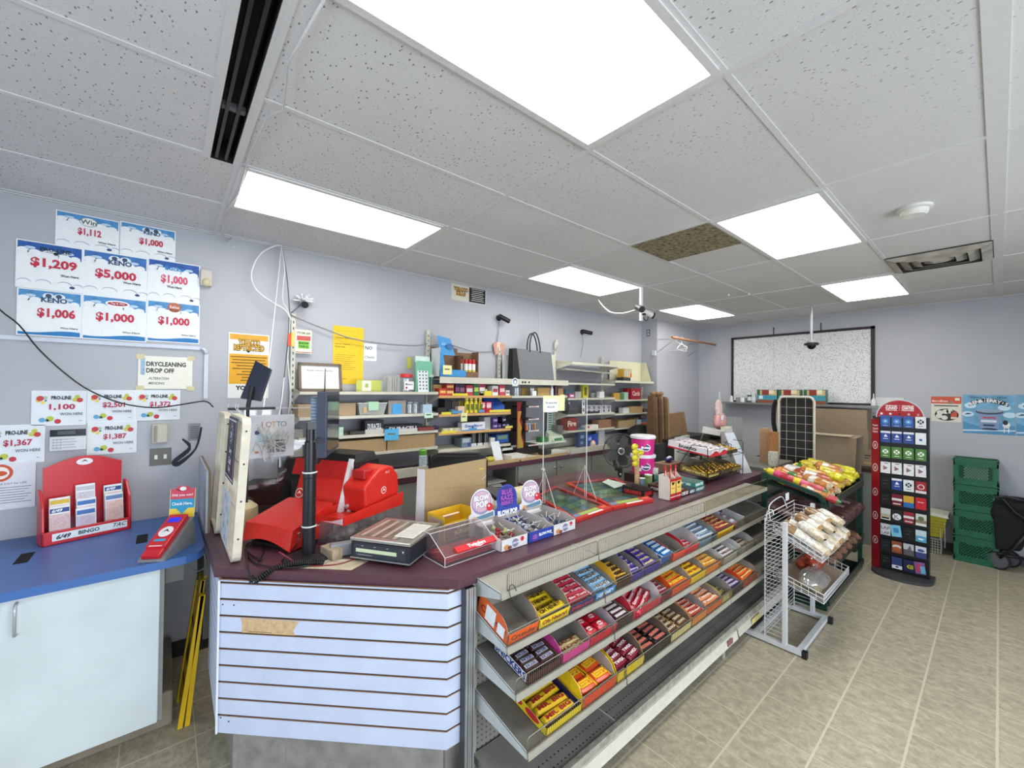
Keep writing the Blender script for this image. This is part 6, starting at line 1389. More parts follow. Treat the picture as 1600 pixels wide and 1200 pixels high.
MB().box(0,0,0,.52,.01,.10,mat('#c3c6be',.4)).build('backing_sheet',label='long low white panel at the back of the top shelf',cat='panel',loc=(1.50,3.64,z+.002))
o=gbox(605,627,586,z,3.52,.10,'#b9beb9','clear_tray','clear upright divider rack on the top shelf','rack',mat_=clear((.9,.92,.9),.3,op=.25))
for k in range(4): MB().box(0,0,0,.006,.1,.13,mat('#b4b2a8',.4)).build('divider',o,loc=(.03+.022*k,-.001,.001))
t=thing('candy_jar','clear jar of candy with a red lid on the top shelf','jar',(PY(634,640,3.52).x,3.52,z+.001))
MB().lathe([(0,0),(.055,0),(.06,.01),(.06,.12),(.05,.135)],gl,n=18).build('glass',t);MB().lathe([(.056,.132),(.058,.134),(.058,.16),(.05,.165),(0,.165)],mat('#c22a2c',.35),n=18).build('lid',t)
mb=MB();mb.T=frame((-.045,-.0612,.02),(1,0,0),(0,0,1));mb.rect(0,0,.09,.075,'#e4e2e0',1);mb.text('Mixers',.045,.05,.018,'#4b3a44',2);mb.disc(.02,.018,.01,'#a22838',2);mb.build('jar_label',t)
t=thing('card_stand','tall white and green punch-card display stand','display stand',(PY(659,640,3.50).x,3.47,z+.001))
mb=MB();mb.T=rotx(-.1);mb.box(-.055,0,0,.055,.005,.32,mat('#d3dadb',.4));mb.box(-.075,-.008,.28,.075,.006,.335,mat('#bfd3ca',.4));mb.T=mb.T @ frame((0,-.001,0),(1,0,0),(0,0,1))
for r in range(8):
    for c in range(3): mb.disc(-.033+.033*c,.03+.032*r,.0085,('#5c6166','#3a5a86','#a03038')[(r==2)*((c+1) % 3)],1,n=10)
mb.build('front_card',t);MB().box(-.07,.02,0,.10,.05,.29,mat('#6fae90',.45)).build('green_backing',t);MB().box(.07,-.01,.0,.078,.02,.15,'#3f5e50').box(.055,-.015,.14,.095,.03,.165,'#9dbfa6').build('side_clip',t)
MB().box(0,0,0,.05,.003,.11,'#c9c95e').build('small_notice',label='tiny yellow-green notice on the wall left of the punch-card stand',cat='notice',loc=(PY(635,640,3.7).x-.0,3.702,2.08))
# section 1 second shelf
z=S1[1]
gbox(466,488,632,z,3.47,.17,'#a58c6c','cardboard_box','brown cardboard box at the left end of the second shelf','box')
gbox(530,556,630,z,3.50,.17,'#a58c6c','cardboard_box','brown cardboard box right of the monitor on the second shelf','box')
gbox(525,529,630,z,3.47,.12,'#d6d8da','white_box','narrow white box beside the right hand brown box','box')
t=thing('storage_tub','clear plastic tub with a green cloth over its edge','tub',(PY(560,640,3.47).x,3.47,z+.001))
mb=MB();mb.hexa([(.02,.02,0),(.23,.02,0),(.23,.16,0),(.02,.16,0)],[(0,0,.10),(.25,0,.10),(.25,.18,.10),(0,.18,.10)],mat('#a9aca8',.35));mb.box(-.005,-.005,.098,.255,.185,.105,'#c6c8c2');mb.build('tub',t)
MB().box(.08,-.012,.04,.17,-.002,.11,mat('#a9cfae',.8)).box(.08,-.01,.104,.17,.1,.114,mat('#a9cfae',.8)).build('cloth',t)
MB().box(.04,-.006,.02,.07,-.001,.07,'#c9a878').build('label',t)
gbox(607,634,626,z,3.48,.14,'#8f8a84','tin_box','grey tin box behind the bright blue paper','box')
o=MB().box(0,0,0,.085,.001,.09,'#3f9bd4').build('blue_paper',label='bright blue paper standing on the second shelf',cat='paper',loc=(PY(613,640,3.475).x,3.475,z+.002))
for px,c,lb in ((640,'#9aa0a4','short glass jar right of the tin box'),(649,'#7f868a','second short glass jar, tucked behind')):
    cylb(px,628,z,3.50,.035,[(1,.0,gl),(1,.8,gl),(.8,.9,c),(.8,1,c)],lb,'jar','jar')
gbox(661,675,632,z,3.47,.07,'#a9bfd0','glass_box','small pale blue glass box at the right end of the second shelf','box')
# section 1 third shelf
z=S1[2]
gbox(524,537,668,z,3.47,.08,'#aecbb4','green_box','small pale green box on the third shelf','box')
gbox(571,600,657,z,3.47,.10,'#16161a','battery_box','black battery box with white lettering, tallest on the third shelf','box',text='DURACELL',tc='#c9cbd0',printed=((0,0,1,.34,'#b9b6ae'),))
gbox(601,660,664,z,3.47,.10,'#16161a','battery_box','long low black battery box on the third shelf','box',text='DURACELL',tc='#c9cbd0',printed=((0,0,1,.4,'#c4c2bc'),(.02,.45,.98,.5,'#b8673a')))
gbox(548,571,674,z,3.47,.06,'#3a3330','dark_tray','low dark tray beside the battery boxes','tray')
gbox(655,679,668,z,3.44,.12,'#7a3430','red_box','low dark red box at the end of the third shelf','box')
mb=MB();mb.ell((0,0,.022),(.035,.03,.022),'#22203a');mb.build('tape_roll',label='dark blue roll overhanging the third shelf corner',cat='roll',loc=(PY(681,640,3.46).x,3.46,z+.001))
# section 1 fourth: open cardboard boxes, and a low left box
z=S1[3]
for a,b,top_,lb in ((522,604,688,'long brown open cardboard box on the lowest left shelf'),(606,680,680,'second long brown cardboard box under the bright blue note')):
    gbox(a,b,top_,z,3.46,.18,'#a3875f','cardboard_box',lb,'box')
gbox(455,474,697,z,3.5,.12,'#b5b3a8','cream_box','cream box at the left end of the lowest shelf','box')
gbox(455,474,671,S1[2],3.5,.12,'#8f8d86','grey_carton','grey carton at the left end of the third shelf','box')
# spray bottle and black cloth on the back counter
t=thing('spray_can','white spray can with a green cap behind the cardboard carton','spray can',(PY(657,752,BY+.1).x,BY+.06,BCZ+.021))
hcan=PY(657,702,BY+.06).z-BCZ-.021
MB().lathe([(0,0),(.035,0),(.035,hcan*.7),(.03,hcan*.74)],mat('#b4c2cc',.35,var=.25,ns=40),n=16).build('can',t);MB().lathe([(.03,hcan*.73),(.032,hcan*.75),(.034,hcan*.93),(.02,hcan),(0,hcan)],mat('#5f9e3a',.4),n=16).build('cap',t)
mb=MB();random.seed(8)
for k in range(7): mb.ell((random.uniform(0,.22),random.uniform(0,.08),.02),(.06,.04,.022),mat('#18181b',.7),n=8,k=5)
mb.build('black_gloves',label='crumpled black gloves on the cream ledge',cat='gloves',kind='stuff',loc=(1.72,3.3,BCZ+.022))
cylb(561,735,BCZ+.022,3.30,.05,[(1,0,'#8a8c8e'),(1,.96,'#9a9c9e'),(.9,1,'#b8b9ba')],'grey tin cup behind the red printer','tin','tin_cup')
# top shelf goods
z=zT
t=thing('display_carton','bright blue open display carton on the wide top shelf','carton',(PY(686,640,3.46).x,3.455,z+.023))
bm=mat('#3f8cc4',.5,var=.1,ns=15);kb=mat('#7d6048',.8)
MB().box(0,.0,0,.30,.004,.07,bm).box(0,0,0,.004,.17,.28,mat('#d2d6d6',.5)).box(.296,.04,0,.30,.17,.22,kb).box(0,.165,0,.30,.17,.30,kb).box(0,0,0,.30,.17,.003,kb).build('carton',t)
mb=MB();mb.T=frame((0,-.001,0),(1,0,0),(0,0,1));mb.poly([(0,.07),(.06,.07),(.03,.24),(0,.24)],bm);mb.build('cut_side',t)
mb=MB();mb.sheet((.0,.0,.21),(.17,0,.21),(.15,.06,.38),(.0,.06,.40),.004,bm);mb.T=frame((.02,-.0005,.24),(1,0,0),(0,.3,1));mb.disc(.1,.06,.04,'#2d5c96',3,ry=.03);mb.text('GO',.03,.08,.02,'#bcd8ea',3);mb.build('header',t,label='blue header flap')
t=thing('lighter_carton','brown carton of red and yellow lighter fuel tubes','carton',(PY(719,640,3.50).x,3.50,z+.023))
MB().box(0,0,0,.22,.003,.06,kb).box(0,0,0,.003,.12,.22,kb).box(.217,0,0,.22,.12,.27,kb).box(0,.117,0,.22,.12,.26,kb).box(0,0,0,.22,.12,.003,kb).build('carton',t)
for k in range(4):
    mb=MB();mb.lathe([(0,0),(.02,0),(.02,.07),(.02,.13),(.02,.135),(.016,.18),(0,.185)],'#d9c43c',n=12,mats=[mat(c,.35) for c in ('#d9c43c','#d9c43c','#e4e2dc','#e4e2dc','#c4242c','#c4242c')]);mb.build('fuel_tube',label='fuel tube with a red cap in the brown carton',cat='tube',group='fuel tubes in the brown carton',loc=(t.location.x+.035+.048*k,3.53,z+.03))
t=thing('felt_bag','dark grey felt tote bag with looped handles','bag',(PY(806,640,3.46).x,3.46,z+.023))
fb=mat('#6e7173',.95,var=.35,ns=220,bump=.3);fd=mat('#2a2a2c',.95)
W=PY(866,640,3.46).x-PY(806,640,3.46).x;hb_=PY(840,547,3.46).z-z-.02
mb=MB();mb.hexa([(.05,0,0),(W,0,0),(W-.02,.14,0),(.02,.14,0)],[(.03,.03,hb_),(W-.03,.03,hb_-.01),(W-.03,.12,hb_-.02),(0,.12,hb_-.02)],fb);mb.build('body',t,bevel=.008)
mb=MB();mb.hexa([(-.03,.02,0),(.06,.0,0),(.06,.01,0),(.0,.15,0)],[(-.04,.02,hb_*.95),(.02,.02,hb_),(.02,.03,hb_),(-.0,.13,hb_)],fd);mb.build('gusset',t)
for y in (.03,.11):
    mb=MB();P=[(W*.5-.075+.0*y,y-.002,hb_-.03),(W*.5-.075,y,hb_+.06),(W*.5-.055,y,hb_+.15),(W*.5-.02,y,hb_+.195),(W*.5+.02,y,hb_+.195),(W*.5+.06,y,hb_+.13),(W*.5+.085,y,hb_+.04),(W*.5+.09,y-.002,hb_-.03)];mb.tube(smooth([Vector(p)+Vector((.03*(y >.1),0,0)) for p in P],3),.009,mat('#3b3d40',.9),n=6);mb.build('handle',t)
t=thing('note_bunch','bunch of pinkish notes hung on the wall above the top shelf','notes',(PY(778,640,3.68).x,3.68,PY(778,543,3.68).z))
for k in range(3): mb=MB();mb.T=roty(.25*(k-1));mb.box(-.07+.04*k,-.004-.003*k,-.07,.0+.04*k,-.002-.003*k,.06,('#c98f80','#dcc0a8','#c9988a')[k]);mb.build('note',t)
mb=MB();mb.T=roty(.3);mb.ell((0,0,0),(.03,.02,.07),mat('#c2beb2',.5));mb.build('plastic_bag',label='small clear bag hung on the upright right of the felt bag',cat='bag',loc=PY(869,538,3.66))
mb=MB();mb.T=frame((0,0,0),(1,0,0),(0,0,1));mb.disc(0,0,.045,'#d9dde4',1);mb.disc(0,.005,.03,'#33456e',2);mb.rect(-.04,-.045,.04,0,'#dfe3e8',.5);mb.disc(0,0,.02,'#dfe3e8',3);o=mb.build('round_sticker',label='round blue and white sticker on the wide top shelf edge',cat='sticker',loc=(PY(805,590,SF-.017).x,SF-.0165,zT-.012))
for px in (817,821,827): MB().cyl((0,0,0),(0,.002,0),.012,'#1a1a1a').build('hole_plug',label='black dot on the wide top shelf edge',cat='plug',group='black dots on the top shelf edge',loc=(PY(px,592,SF-.0195).x,SF-.0195,zT-.012))
# section 2 first shelf: chewing tobacco style little boxes
z=S2[0]
items=[(686,697,607,'#b8392c','#d9b25a'),(697,709,600,'#a83a2a','#d8b868'),(697,709,608,'#b24632','#d8b868'),(711,718,600,'#3a2338','#7c4a6e'),(718,726,601,'#3f2438','#8a5a78'),(728,739,602,'#b03a4a','#d8cfd0'),(740,748,600,'#2f6b35','#b9c65a'),(748,758,600,'#a03344','#e4dcd8'),(749,761,608,'#d6d2cc','#a9a6a0'),(769,778,603,'#dcd8d6','#a03a48'),(780,789,602,'#b8404e','#e0c6c4'),(790,796,610,'#cfcfc8','#8b8b88')]
nm=['dark red and gold box, far left','upper red and gold box of the stack','lower red and gold box of the stack','left plum packet','right plum packet','red and silver round-marked packet','green packet','maroon and white packet','low white packet','white box with a red stripe','red can-like box','tiny silver packet']
for i,(a,b,tp,c,c2) in enumerate(items):
    zb=z
    if i == 1: zb=PY(700,609,3.47).z
    gbox(a,b,tp,zb,3.47,.09,c,'goods_box',nm[i]+' on the first orange-edged shelf','box',printed=((.1,.35,.9,.7,c2),),group='small boxes on the first orange-edged shelf')
gbox(677,692,601,z,3.56,.1,'#b9975c','cardboard_strip','kraft carton behind the red boxes at the far left','box')
gbox(757,768,611,z,3.45,.06,'#d9c63c','yellow_card','low yellow card among the small boxes','card')
gbox(742,772,603,z,3.60,.04,'#b39150','cardboard_strip','kraft carton behind the middle small boxes','box')
# section 2 second shelf
z=S2[1]
gbox(684,697,637,z,3.47,.14,'#23221f','black_tray','black tray at the left end of the second orange-edged shelf','tray')
gbox(695,705,624,z,3.52,.1,'#222226','black_pouch','upright black pouch on the second orange-edged shelf','pouch')
gbox(706,717,627,z,3.53,.1,'#4a4244','dark_box','dark grey box beside the black pouch','box')
gbox(705,714,640,z,3.46,.05,'#5d6f80','blue_pack','small slate pack at the shelf front','box')
gbox(716,726,635,z,3.46,.06,'#d8b8a0','pink_card','small pale pink card box','box')
for k in range(4):
    p=PY(729+7*k,640,3.48);mb=MB();yb_=mat('#d8cb2a',.35)
    mb.lathe([(0,0),(.022,0),(.022,.10),(.016,.125),(.018,.13),(.018,.15),(0,.152)],yb_,n=12,mats=[mat(c,.35) for c in ('#d9cc2c','#d9cc2c','#c9bc20','#b53a2a','#e0d860','#e0d860')]);mb.box(-.015,-.0235,.03,.015,-.0215,.09,'#5d6a2a');mb.build('fluid_bottle',label='yellow lighter fluid bottle on the second orange-edged shelf',cat='bottle',group='yellow lighter fluid bottles',loc=(p.x,3.48,z+.006))
for k in range(3): gbox(717+4*k,720+4*k,626,z,3.56,.05,'#a9a235','fluid_box','olive yellow fluid carton behind the yellow bottles','box',group='olive cartons behind the yellow bottles')
for k in range(2): gbox(750+9.5*k,758.5+9.5*k,628,z,3.46,.08,'#b22a3c','playing_cards','red and white card pack, '+('left','right')[k]+' of the pair on the second orange-edged shelf','box',text='PLAY',printed=((.1,.55,.9,.9,'#d8a8ac'),),group='red card packs')
mb=MB();mb.hexa([(0,0,0),(.16,0,0),(.16,.16,0),(0,.16,0)],[(0,.0,.03),(.16,0,.07),(.16,.16,.17),(-.06,.16,.18)],mat('#2c4f9c',.45));mb.box(.0,-.001,.0,.16,0,.03,'#8f9aa6');mb.build('blue_tray',label='blue slanted counter tray at the right of the second orange-edged shelf',cat='tray',loc=(PY(770,640,3.47).x,3.47,z+.003))
# section 2 third shelf
z=S2[2]
gbox(692,720,669,z,3.48,.12,'#b0ab94','clear_bin','clear bin of pale packets at the left of the third orange-edged shelf','bin',printed=((.1,.1,.28,.9,'#cfc49a'),(.4,.1,.55,.95,'#d8d2b8'),(.7,.1,.85,.9,'#c4bfa4')))
gbox(722,758,660,z,3.47,.08,'#d3d5d8','bleach_box','white and blue printed long box on the third orange-edged shelf','box',text='Sealing',tc='#3c62a0',printed=((0,0,1,.12,'#4a6db0'),(.42,.1,.5,.5,'#223a6e')))
gbox(757,771,652,z,3.50,.14,'#a9a9a6','grey_tub','pale grey round-fronted tub on the third orange-edged shelf','tub')
for i,(a,b,tp,zz_) in enumerate(((770,777.5,662,0),(778.5,783,662,0),(785,790,660,0),(791,795.5,660,0),(770,777.5,652.5,1),(785,790.5,651.5,1))):
    zb=z if not zz_ else PY(774,662.5,3.46).z
    gbox(a,b,tp,zb,3.46,.08,'#3d2a66' if i in (0,1,4) else '#221f3c','purple_pack',('purple pack, bottom left','second purple pack, bottom','dark pack, bottom','dark pack, bottom right','purple pack, top of the stack','dark pack, top right')[i]+' on the third orange-edged shelf','box',text='OM',tc='#c9b8dc',group='purple and dark packs')
gbox(728,752,648,z,3.60,.05,'#1d1d20','black_tray','black organiser behind the long white box','tray')
# section 2 fourth shelf
z=S2[3]
gbox(722,737,684,z,3.46,.14,'#6b7884','pen_tray','grey and blue pen tray on the lowest white shelf','tray',printed=((.6,.1,.95,.5,'#2f4f86'),(.1,.5,.8,.9,'#a3acb2')))
for k in range(3): 
    o=gbox(737+9.5*k,745+9.5*k,676,z,3.50,.10,'#19191b','pen_box',('left','middle','right')[k]+' black pen display box on the lowest white shelf','box',printed=((.3,.1,.4,.95,'#a9abb0'),(.6,.1,.7,.95,'#8a8c90'),(0,0,1,.2,'#c9cbcc')),group='black pen boxes')
gbox(767,774,684,z,3.47,.08,'#c9cac6','white_box','small white box on the lowest white shelf','box')
gbox(776,795,679,z,3.47,.14,'#24509a','blue_tray','blue display tray at the right end of the lowest white shelf','tray',printed=((.1,.5,.9,.9,'#6a7f6a'),(0,0,1,.12,'#1a1c22')))
gbox(690,718,697,z,3.62,.03,'#b9bab4','backing_sheet','pale backing card on the lowest white shelf','panel')
# goods on the wood trays of the back counter
z=BCZ+.013
for k,(c,h_) in enumerate((('#cfd2d2',.05),('#4a86b8',.03))): gbox(749,761,(715,722)[k],z+(.04,0)[k],BY+.03,.1,c,'tablet_box',('pale box on top of the blue box beside the chair','blue box beside the office chair')[k],'box')
mb=MB();mb.ell((0,0,.03),(.055,.04,.03),mat('#b8ab3a',.5),n=12);mb.build('sponge',label='yellow-olive sponge on the first wood tray',cat='sponge',loc=(PY(767,640,BY+.1).x,BY+.1,z))
MB().hexa([(0,0,0),(.11,0,0),(.11,.01,0),(0,.01,0)],[(-.02,.05,.19),(.09,.05,.19),(.09,.055,.19),(-.02,.055,.19)],'#cfd1d6').build('white_sheet',label='white sheet propped below the lowest white shelf',cat='paper',loc=(PY(774,640,BY+.14).x,BY+.14,z))
for a,b,tp,c,lb in ((800,822,711,'#d2d0c8','pile of white slips on the second wood tray'),(822,838,713,'#c2bda8','beige slips on the second wood tray'),(862,885,705,'#cfccc6','long white tray of papers near the green cash cards'),(856,862,703,'#3a3436','small dark pad beside the white paper tray')):
    gbox(a,b,tp,z,BY+.03,.15,c,'paper_pile',lb,'paper')
# section 3: glass jars, boxes
z=S3[0]
for px,tp,r,lb in ((807,602,.05,'glass jug at the left of the middle shelf'),(831,603,.045,'glass tumbler in the middle of the middle shelf')):
    cylb(px,tp,z,3.50,r,[(1,0,gl),(1,.75,gl),(.75,.9,gl),(.8,1,gl)],lb,'jar','glass_jar')
gbox(815,826,606,z,3.6,.05,'#a98a4e','cardboard_box','kraft box behind the glass jug','box');gbox(840,859,606,z,3.50,.14,'#b3935a','cardboard_box','tan box in the middle of the middle shelf','box');gbox(871,880,607,z,3.5,.14,'#b3935a','cardboard_box','tan box at the right end of the middle shelf','box')
cylb(862,601,z,3.48,.02,[(1,0,'#cfd2d4'),(1,.6,'#d4d6d8'),(.3,.8,'#d4d6d8'),(.3,1,'#bcbfc2')],'small white spray bottle beside the black can','bottle')
cylb(868,600,z,3.48,.032,[(1,0,'#3a1d24'),(1,.8,'#3a1d24'),(.8,.86,'#1a1a1c'),(.8,1,'#1a1a1c')],'black and maroon aerosol can','can','aerosol_can')
gbox(832,838,611,z,3.455,.01,'#d9dad6','price_card','white price card in front of the tumbler','card')
# lighter stand: black rack with flame-coloured side
a=PY(804,640,3.42);zb=PY(812,699,3.42).z;zt_=PY(812,628,3.42).z;Hh=zt_-zb
t=thing('lighter_stand','black lighter stand with a flame-patterned side','display stand',(a.x,3.38,BCZ+.032));base=zb-BCZ-.032
W=PY(842,640,3.38).x-a.x
mb=MB();mb.box(.0,0,base-.01,W,.24,base+.005,'#151315');mb.box(0,.22,0,W,.24,base+Hh,'#1b181a');mb.box(0,0,0,W,.22,base-.01,'#1d1b1c');mb.build('body',t)
mb=MB()
pr=[(0,base),(.0,base+Hh),(.06,base+Hh),(.03,base+Hh*.75),(.07,base+Hh*.55),(.05,base+Hh*.35),(.09,base+Hh*.15),(.09,base)]
mb.T=frame((-.002,.0,0),(1,0,0),(0,0,1));mb.T=frame((.0,-.002,0),(1,0,0),(0,0,1));mb.prism([(p[0]*1.2,p[1]) for p in pr],-.006,0,'#6e1a20');mb.poly([(p[0]*.9+.01,base+(p[1]-base)*.8) for p in pr],'#b07a2c',1);mb.poly([(p[0]*.5+.02,base+(p[1]-base)*.5) for p in pr],'#8d8a3a',2);mb.build('side_panel',t,label='red and gold flame side panel')
for k,f in enumerate((.88,.60,.34,.02)):
    mb=MB();mb.box(.11 if k else .1,-.01,base+Hh*f,W,.2,base+Hh*f+.012,'#1a1718');mb.T=frame((0,-.0102,base+Hh*f),(1,0,0),(0,0,1));mb.rect(W*.5,.0,W*.98,.014,'#d8d2d0',1);mb.rect(W*.55,.004,W*.85,.009,'#b03a34',2);mb.build('tier',t)
for k in range(9):
    o=MB().box(0,0,0,.014,.012,.07,mat(('#b8404a','#c9a23a','#3f6fa8','#c4c8cc','#7a3a7e','#3f8f6a')[k % 6],.3)).box(.002,.001,.07,.012,.011,.082,'#a9abae').build('lighter',label='pocket lighter in the black lighter stand',cat='lighter',group='lighters in the black stand');o.location=(a.x+.135+.02*k,3.385,BCZ+.032+base+Hh*.34+.013)
# low items below section 3
gbox(795,801,699,S3[1]-.03,3.5,.1,'#cfd0cc','cream_block','cream block left of the lighter stand','box')
wshelf(ux[2]-.12,ux[2]+.16,zz(805,699),m_=mat('#c6cac2',.45));gbox(796,812,695,zz(805,699),3.47,.1,'#24262a','black_tray','low black tray left of the lighter stand','tray',printed=((.3,.2,.7,.8,'#b9bcc0'),))
# green cash-card stand on the middle low shelf
t=thing('cash_card_stand','white and green card stand on the lowest middle shelf','display stand',(PY(866,640,3.55).x,3.52,zc+.003))
MB().box(-.05,.10,0,.05,.105,.36,'#d2d8d0').build('back_card',t);mb=MB();mb.T=frame((0,.098,0),(1,0,0),(0,0,1))
for r in range(9): mb.rect(-.035,.09+.028*r,.035,.105+.028*r,'#2f6e4c',1)
mb.build('card_strips',t,kind='stuff');MB().hexa([(-.1,-.05,0),(.1,-.05,0),(.1,.09,0),(-.1,.09,0)],[(-.1,-.02,.05),(.1,-.02,.05),(.08,.09,.11),(-.08,.09,.11)],'#bcc8b4').box(-.07,-.052,.0,.06,-.045,.03,'#4a8a5e').build('base_holder',t)
gbox(846,857,683,zc,3.47,.09,'#3f7a48','green_box','dark green box left of the card stand','box');gbox(858,863,681,zc,3.47,.03,'#cfcfbe','small_tag','small pale tag box between the green box and the card stand','box')
# section 4 goods
z=S4[1]
gbox(884,896,609,z,3.50,.1,'#4a6474','book','dark teal booklet leaning on the fourth section shelf','book',tilt=.2)
gbox(889,898,615,z,3.46,.05,'#8f4a66','pink_pack','pink and purple pack in front of the teal booklet','box',printed=((.2,.3,.8,.7,'#cfd0d4'),));gbox(899,908,612,z,3.5,.05,'#9a9c96','grey_pack','grey small pack beside the pink one','box')
o=gbox(911,919,601,z,3.50,.04,'#b8ae30','yellow_pack','tall yellow pack leaning on the fourth section shelf','box',printed=((.2,.2,.7,.8,'#5c5a2c'),));gbox(925,938,614,z,3.63,.03,'#c6c7c0','backing_sheet','white card at the back of the fourth section shelf','panel');gbox(937,944,612,z,3.5,.05,'#d0d2d0','white_cup','small white cup box under the upright','box')
z=S4[2]
t=thing('tall_mask_card','narrow white card with black face shapes, tallest of the group','card',(PY(910,640,3.45).x,3.455,z+.003));Hh=PY(913,626,3.45).z-z
mb=MB();mb.T=frame((0,0,0),(1,0,0),(0,0,1));mb.box(0,0,-.002,.055,Hh,0,'#dfe1e2')
for k in range(2): mb.poly([(.01,Hh*(.42+.48*k)),(.045,Hh*(.42+.48*k)),(.04,Hh*(.2+.48*k)),(.0275,Hh*(.1+.48*k)),(.015,Hh*(.2+.48*k))],'#1d1d20',1);mb.disc(.02,Hh*(.34+.48*k),.006,'#dfe1e2',2,n=8);mb.disc(.035,Hh*(.34+.48*k),.006,'#dfe1e2',2,n=8)
mb.build('printed_card',t)
for k in range(5): gbox(917+7.7*k,924+7.7*k,633,z,3.50,.05,'#b9b9bc','blister_card',('first','second','third','fourth','fifth')[k]+' grey printed blister card right of the face card','card',printed=((.2,.5,.8,.9,'#77777c'),(.3,.1,.7,.4,'#55555a')),group='grey blister cards')
gbox(888,902,641,z,3.46,.1,'#3c3f3c','dark_box','flat dark box at the left of the third shelf in the fourth section','box');gbox(918,937,643,z,3.45,.03,'#2a2a2c','black_pads','low black pads in front of the blister cards','pads')
mb=MB();mb.ell((0,0,0),(.05,.02,.085),mat('#26272b',.5),n=14);mb.cyl((.02,-.02,.04),(.02,-.024,.04),.008,'#d6d8da');mb.build('black_mirror',label='black oval hanging at the front left of the fourth section',cat='mirror',loc=PY(885.5,635,3.46))
z=S4[3]
gbox(885,902,653,z,3.47,.1,'#8c2a28','red_box','red lighter box with flame letters in the fourth section','box',text='Fire',tc='#d9c8b8',printed=((0,0,.15,1,'#4a1a1a'),));gbox(872,880,665,z,3.5,.1,'#6b6a62','grey_pack','little grey pack left of the red lighter box','box');gbox(904,914,669,z,3.46,.08,'#5d6684','blue_pack','low slate blue pack right of the red lighter box','box')
gbox(917,938,664,z,3.46,.1,'#d3d0cc','tea_box','white box with a red dot beside the brown carton','box',printed=((.05,.2,.2,.8,'#b04a40'),));gbox(936,955,656,z,3.45,.12,'#8a6850','cardboard_box','brown carton at the right end of the fourth section','box')
z=BCZ+.016
gbox(905,916,676,z,3.45,.06,'#28406e','blue_book','tall dark blue book below the fourth section','book',printed=((.2,.6,.7,.8,'#7c94bc'),(.2,.2,.6,.4,'#7c94bc')));gbox(918,926,680,z,3.45,.05,'#24489a','blue_book','bright blue book next to the tall dark blue one','book',printed=((.2,.5,.8,.8,'#8aa6d8'),));gbox(927,934,678,z,3.45,.05,'#2a4aa0','blue_book','second bright blue book','book');gbox(936,945,672,z,3.5,.05,'#b9bbc0','grey_folder','pale grey folder right of the blue books','folder')
cylb(927,688,z,3.36,.035,[(1,0,'#d8bda8'),(1,.5,'#d8bda8'),(.6,.9,'#c98a6a'),(.3,1,'#a33c3c')],'small pinkish bottle in front of the blue books','bottle')
# section 5 goods
z=S5[0]
t=thing('wafer_display','orange and yellow striped box on a dark stand','box',(PY(973,640,3.48).x,3.47,z+.003));W=.20
mb=MB();mb.box(0,0,.05,W,.1,.17,mat('#c9a03c',.45));mb.T=frame((0,-.0005,.05),(1,0,0),(0,0,1))
for k in range(7): mb.poly([(.01+.026*k,.01),(.022+.026*k,.01),(.034+.026*k,.11),(.022+.026*k,.11)],('#6aa0c0','#d8d8cc')[k % 2],1)
mb.rect(W*.8,0,W,.06,'#c9602c',2);mb.build('box',t);MB().box(-.02,-.01,0,W*.8,.1,.045,'#33363a').build('stand',t)
z=S5[1]
for k,(a_,b_,tp,c,nm) in enumerate(((959,966,614,'#b08a3a','ochre'),(967,973,614,'#4f6b48','dark green'),(972,979,613,'#8fb0a0','pale green'))): gbox(a_,b_,tp,z,3.50,.05,c,'booklet',nm+' leaning booklet in the fifth section','book',tilt=-.25)
for k,(a_,b_) in enumerate(((980,986),(986,1001))): gbox(a_,b_,607,z,3.48+.02*(1-k),.08,'#7c1420' if k==0 else '#8f1a28','red_box',('darker red box edge','deep red box with pale lettering')[k]+' in the fifth section','box',text=None if k==0 else 'Cards',tc='#d8b8b0')
z=S5[2]
gbox(974,984,637,z,3.5,.08,'#c9cbc6','white_box','small white box in the fifth section','box');gbox(985,1004,635,z,3.48,.1,'#a98a60','cardboard_box','tan box right of the small white box','box');gbox(1006,1014,639,z,3.5,.1,'#3f3a34','dark_box','dark box at the right end, beside the tan box','box')
z=S5[3]
t=thing('open_carton','open brown carton with raised flaps in the fifth section','carton',(PY(967,640,3.46).x,3.46,z+.003));W=PY(993,640,3.46).x-PY(967,640,3.46).x
MB().box(0,0,0,W,.003,.10,kf).box(0,0,0,.003,.18,.10,kf).box(W-.003,0,0,W,.18,.10,kf).box(0,.177,0,W,.18,.1,kf).build('carton',t);MB().hexa([(0,0,.10),(.003,0,.10),(.003,.18,.10),(0,.18,.10)],[(-.10,0,.14),(-.097,0,.14),(-.097,.18,.14),(-.10,.18,.14)],kf).build('flap',t);MB().hexa([(W-.003,0,.10),(W,0,.10),(W,.18,.10),(W-.003,.18,.10)],[(W+.08,0,.12),(W+.083,0,.12),(W+.083,.18,.12),(W+.08,.18,.12)],kf).build('flap',t)
gbox(953,965,655,z,3.48,.1,'#5c4030','cardboard_box','dark brown box left of the open carton','box');gbox(996,1002,656,z,3.46,.06,'#a9bfc9','blue_bottle','pale blue bottle right of the open carton','bottle')
gbox(1003,1018,655,z,3.5,.1,'#5f7fa0','blue_pack','blue pack at the right end of the fifth section','box');gbox(1003,1022,660,z-.0,3.45,.04,'#b0593e','orange_pack','orange and red flat packs in front of the blue pack','box')
gbox(995,1010,668,BCZ,3.45,.1,'#9a2430','red_box','red and white box below the fifth section','box',text='Kits',tc='#e0c8c8');gbox(1003,1020,674,BCZ,3.42,.06,'#a58a6c','cardboard_box','tan carton below the fifth section','box')
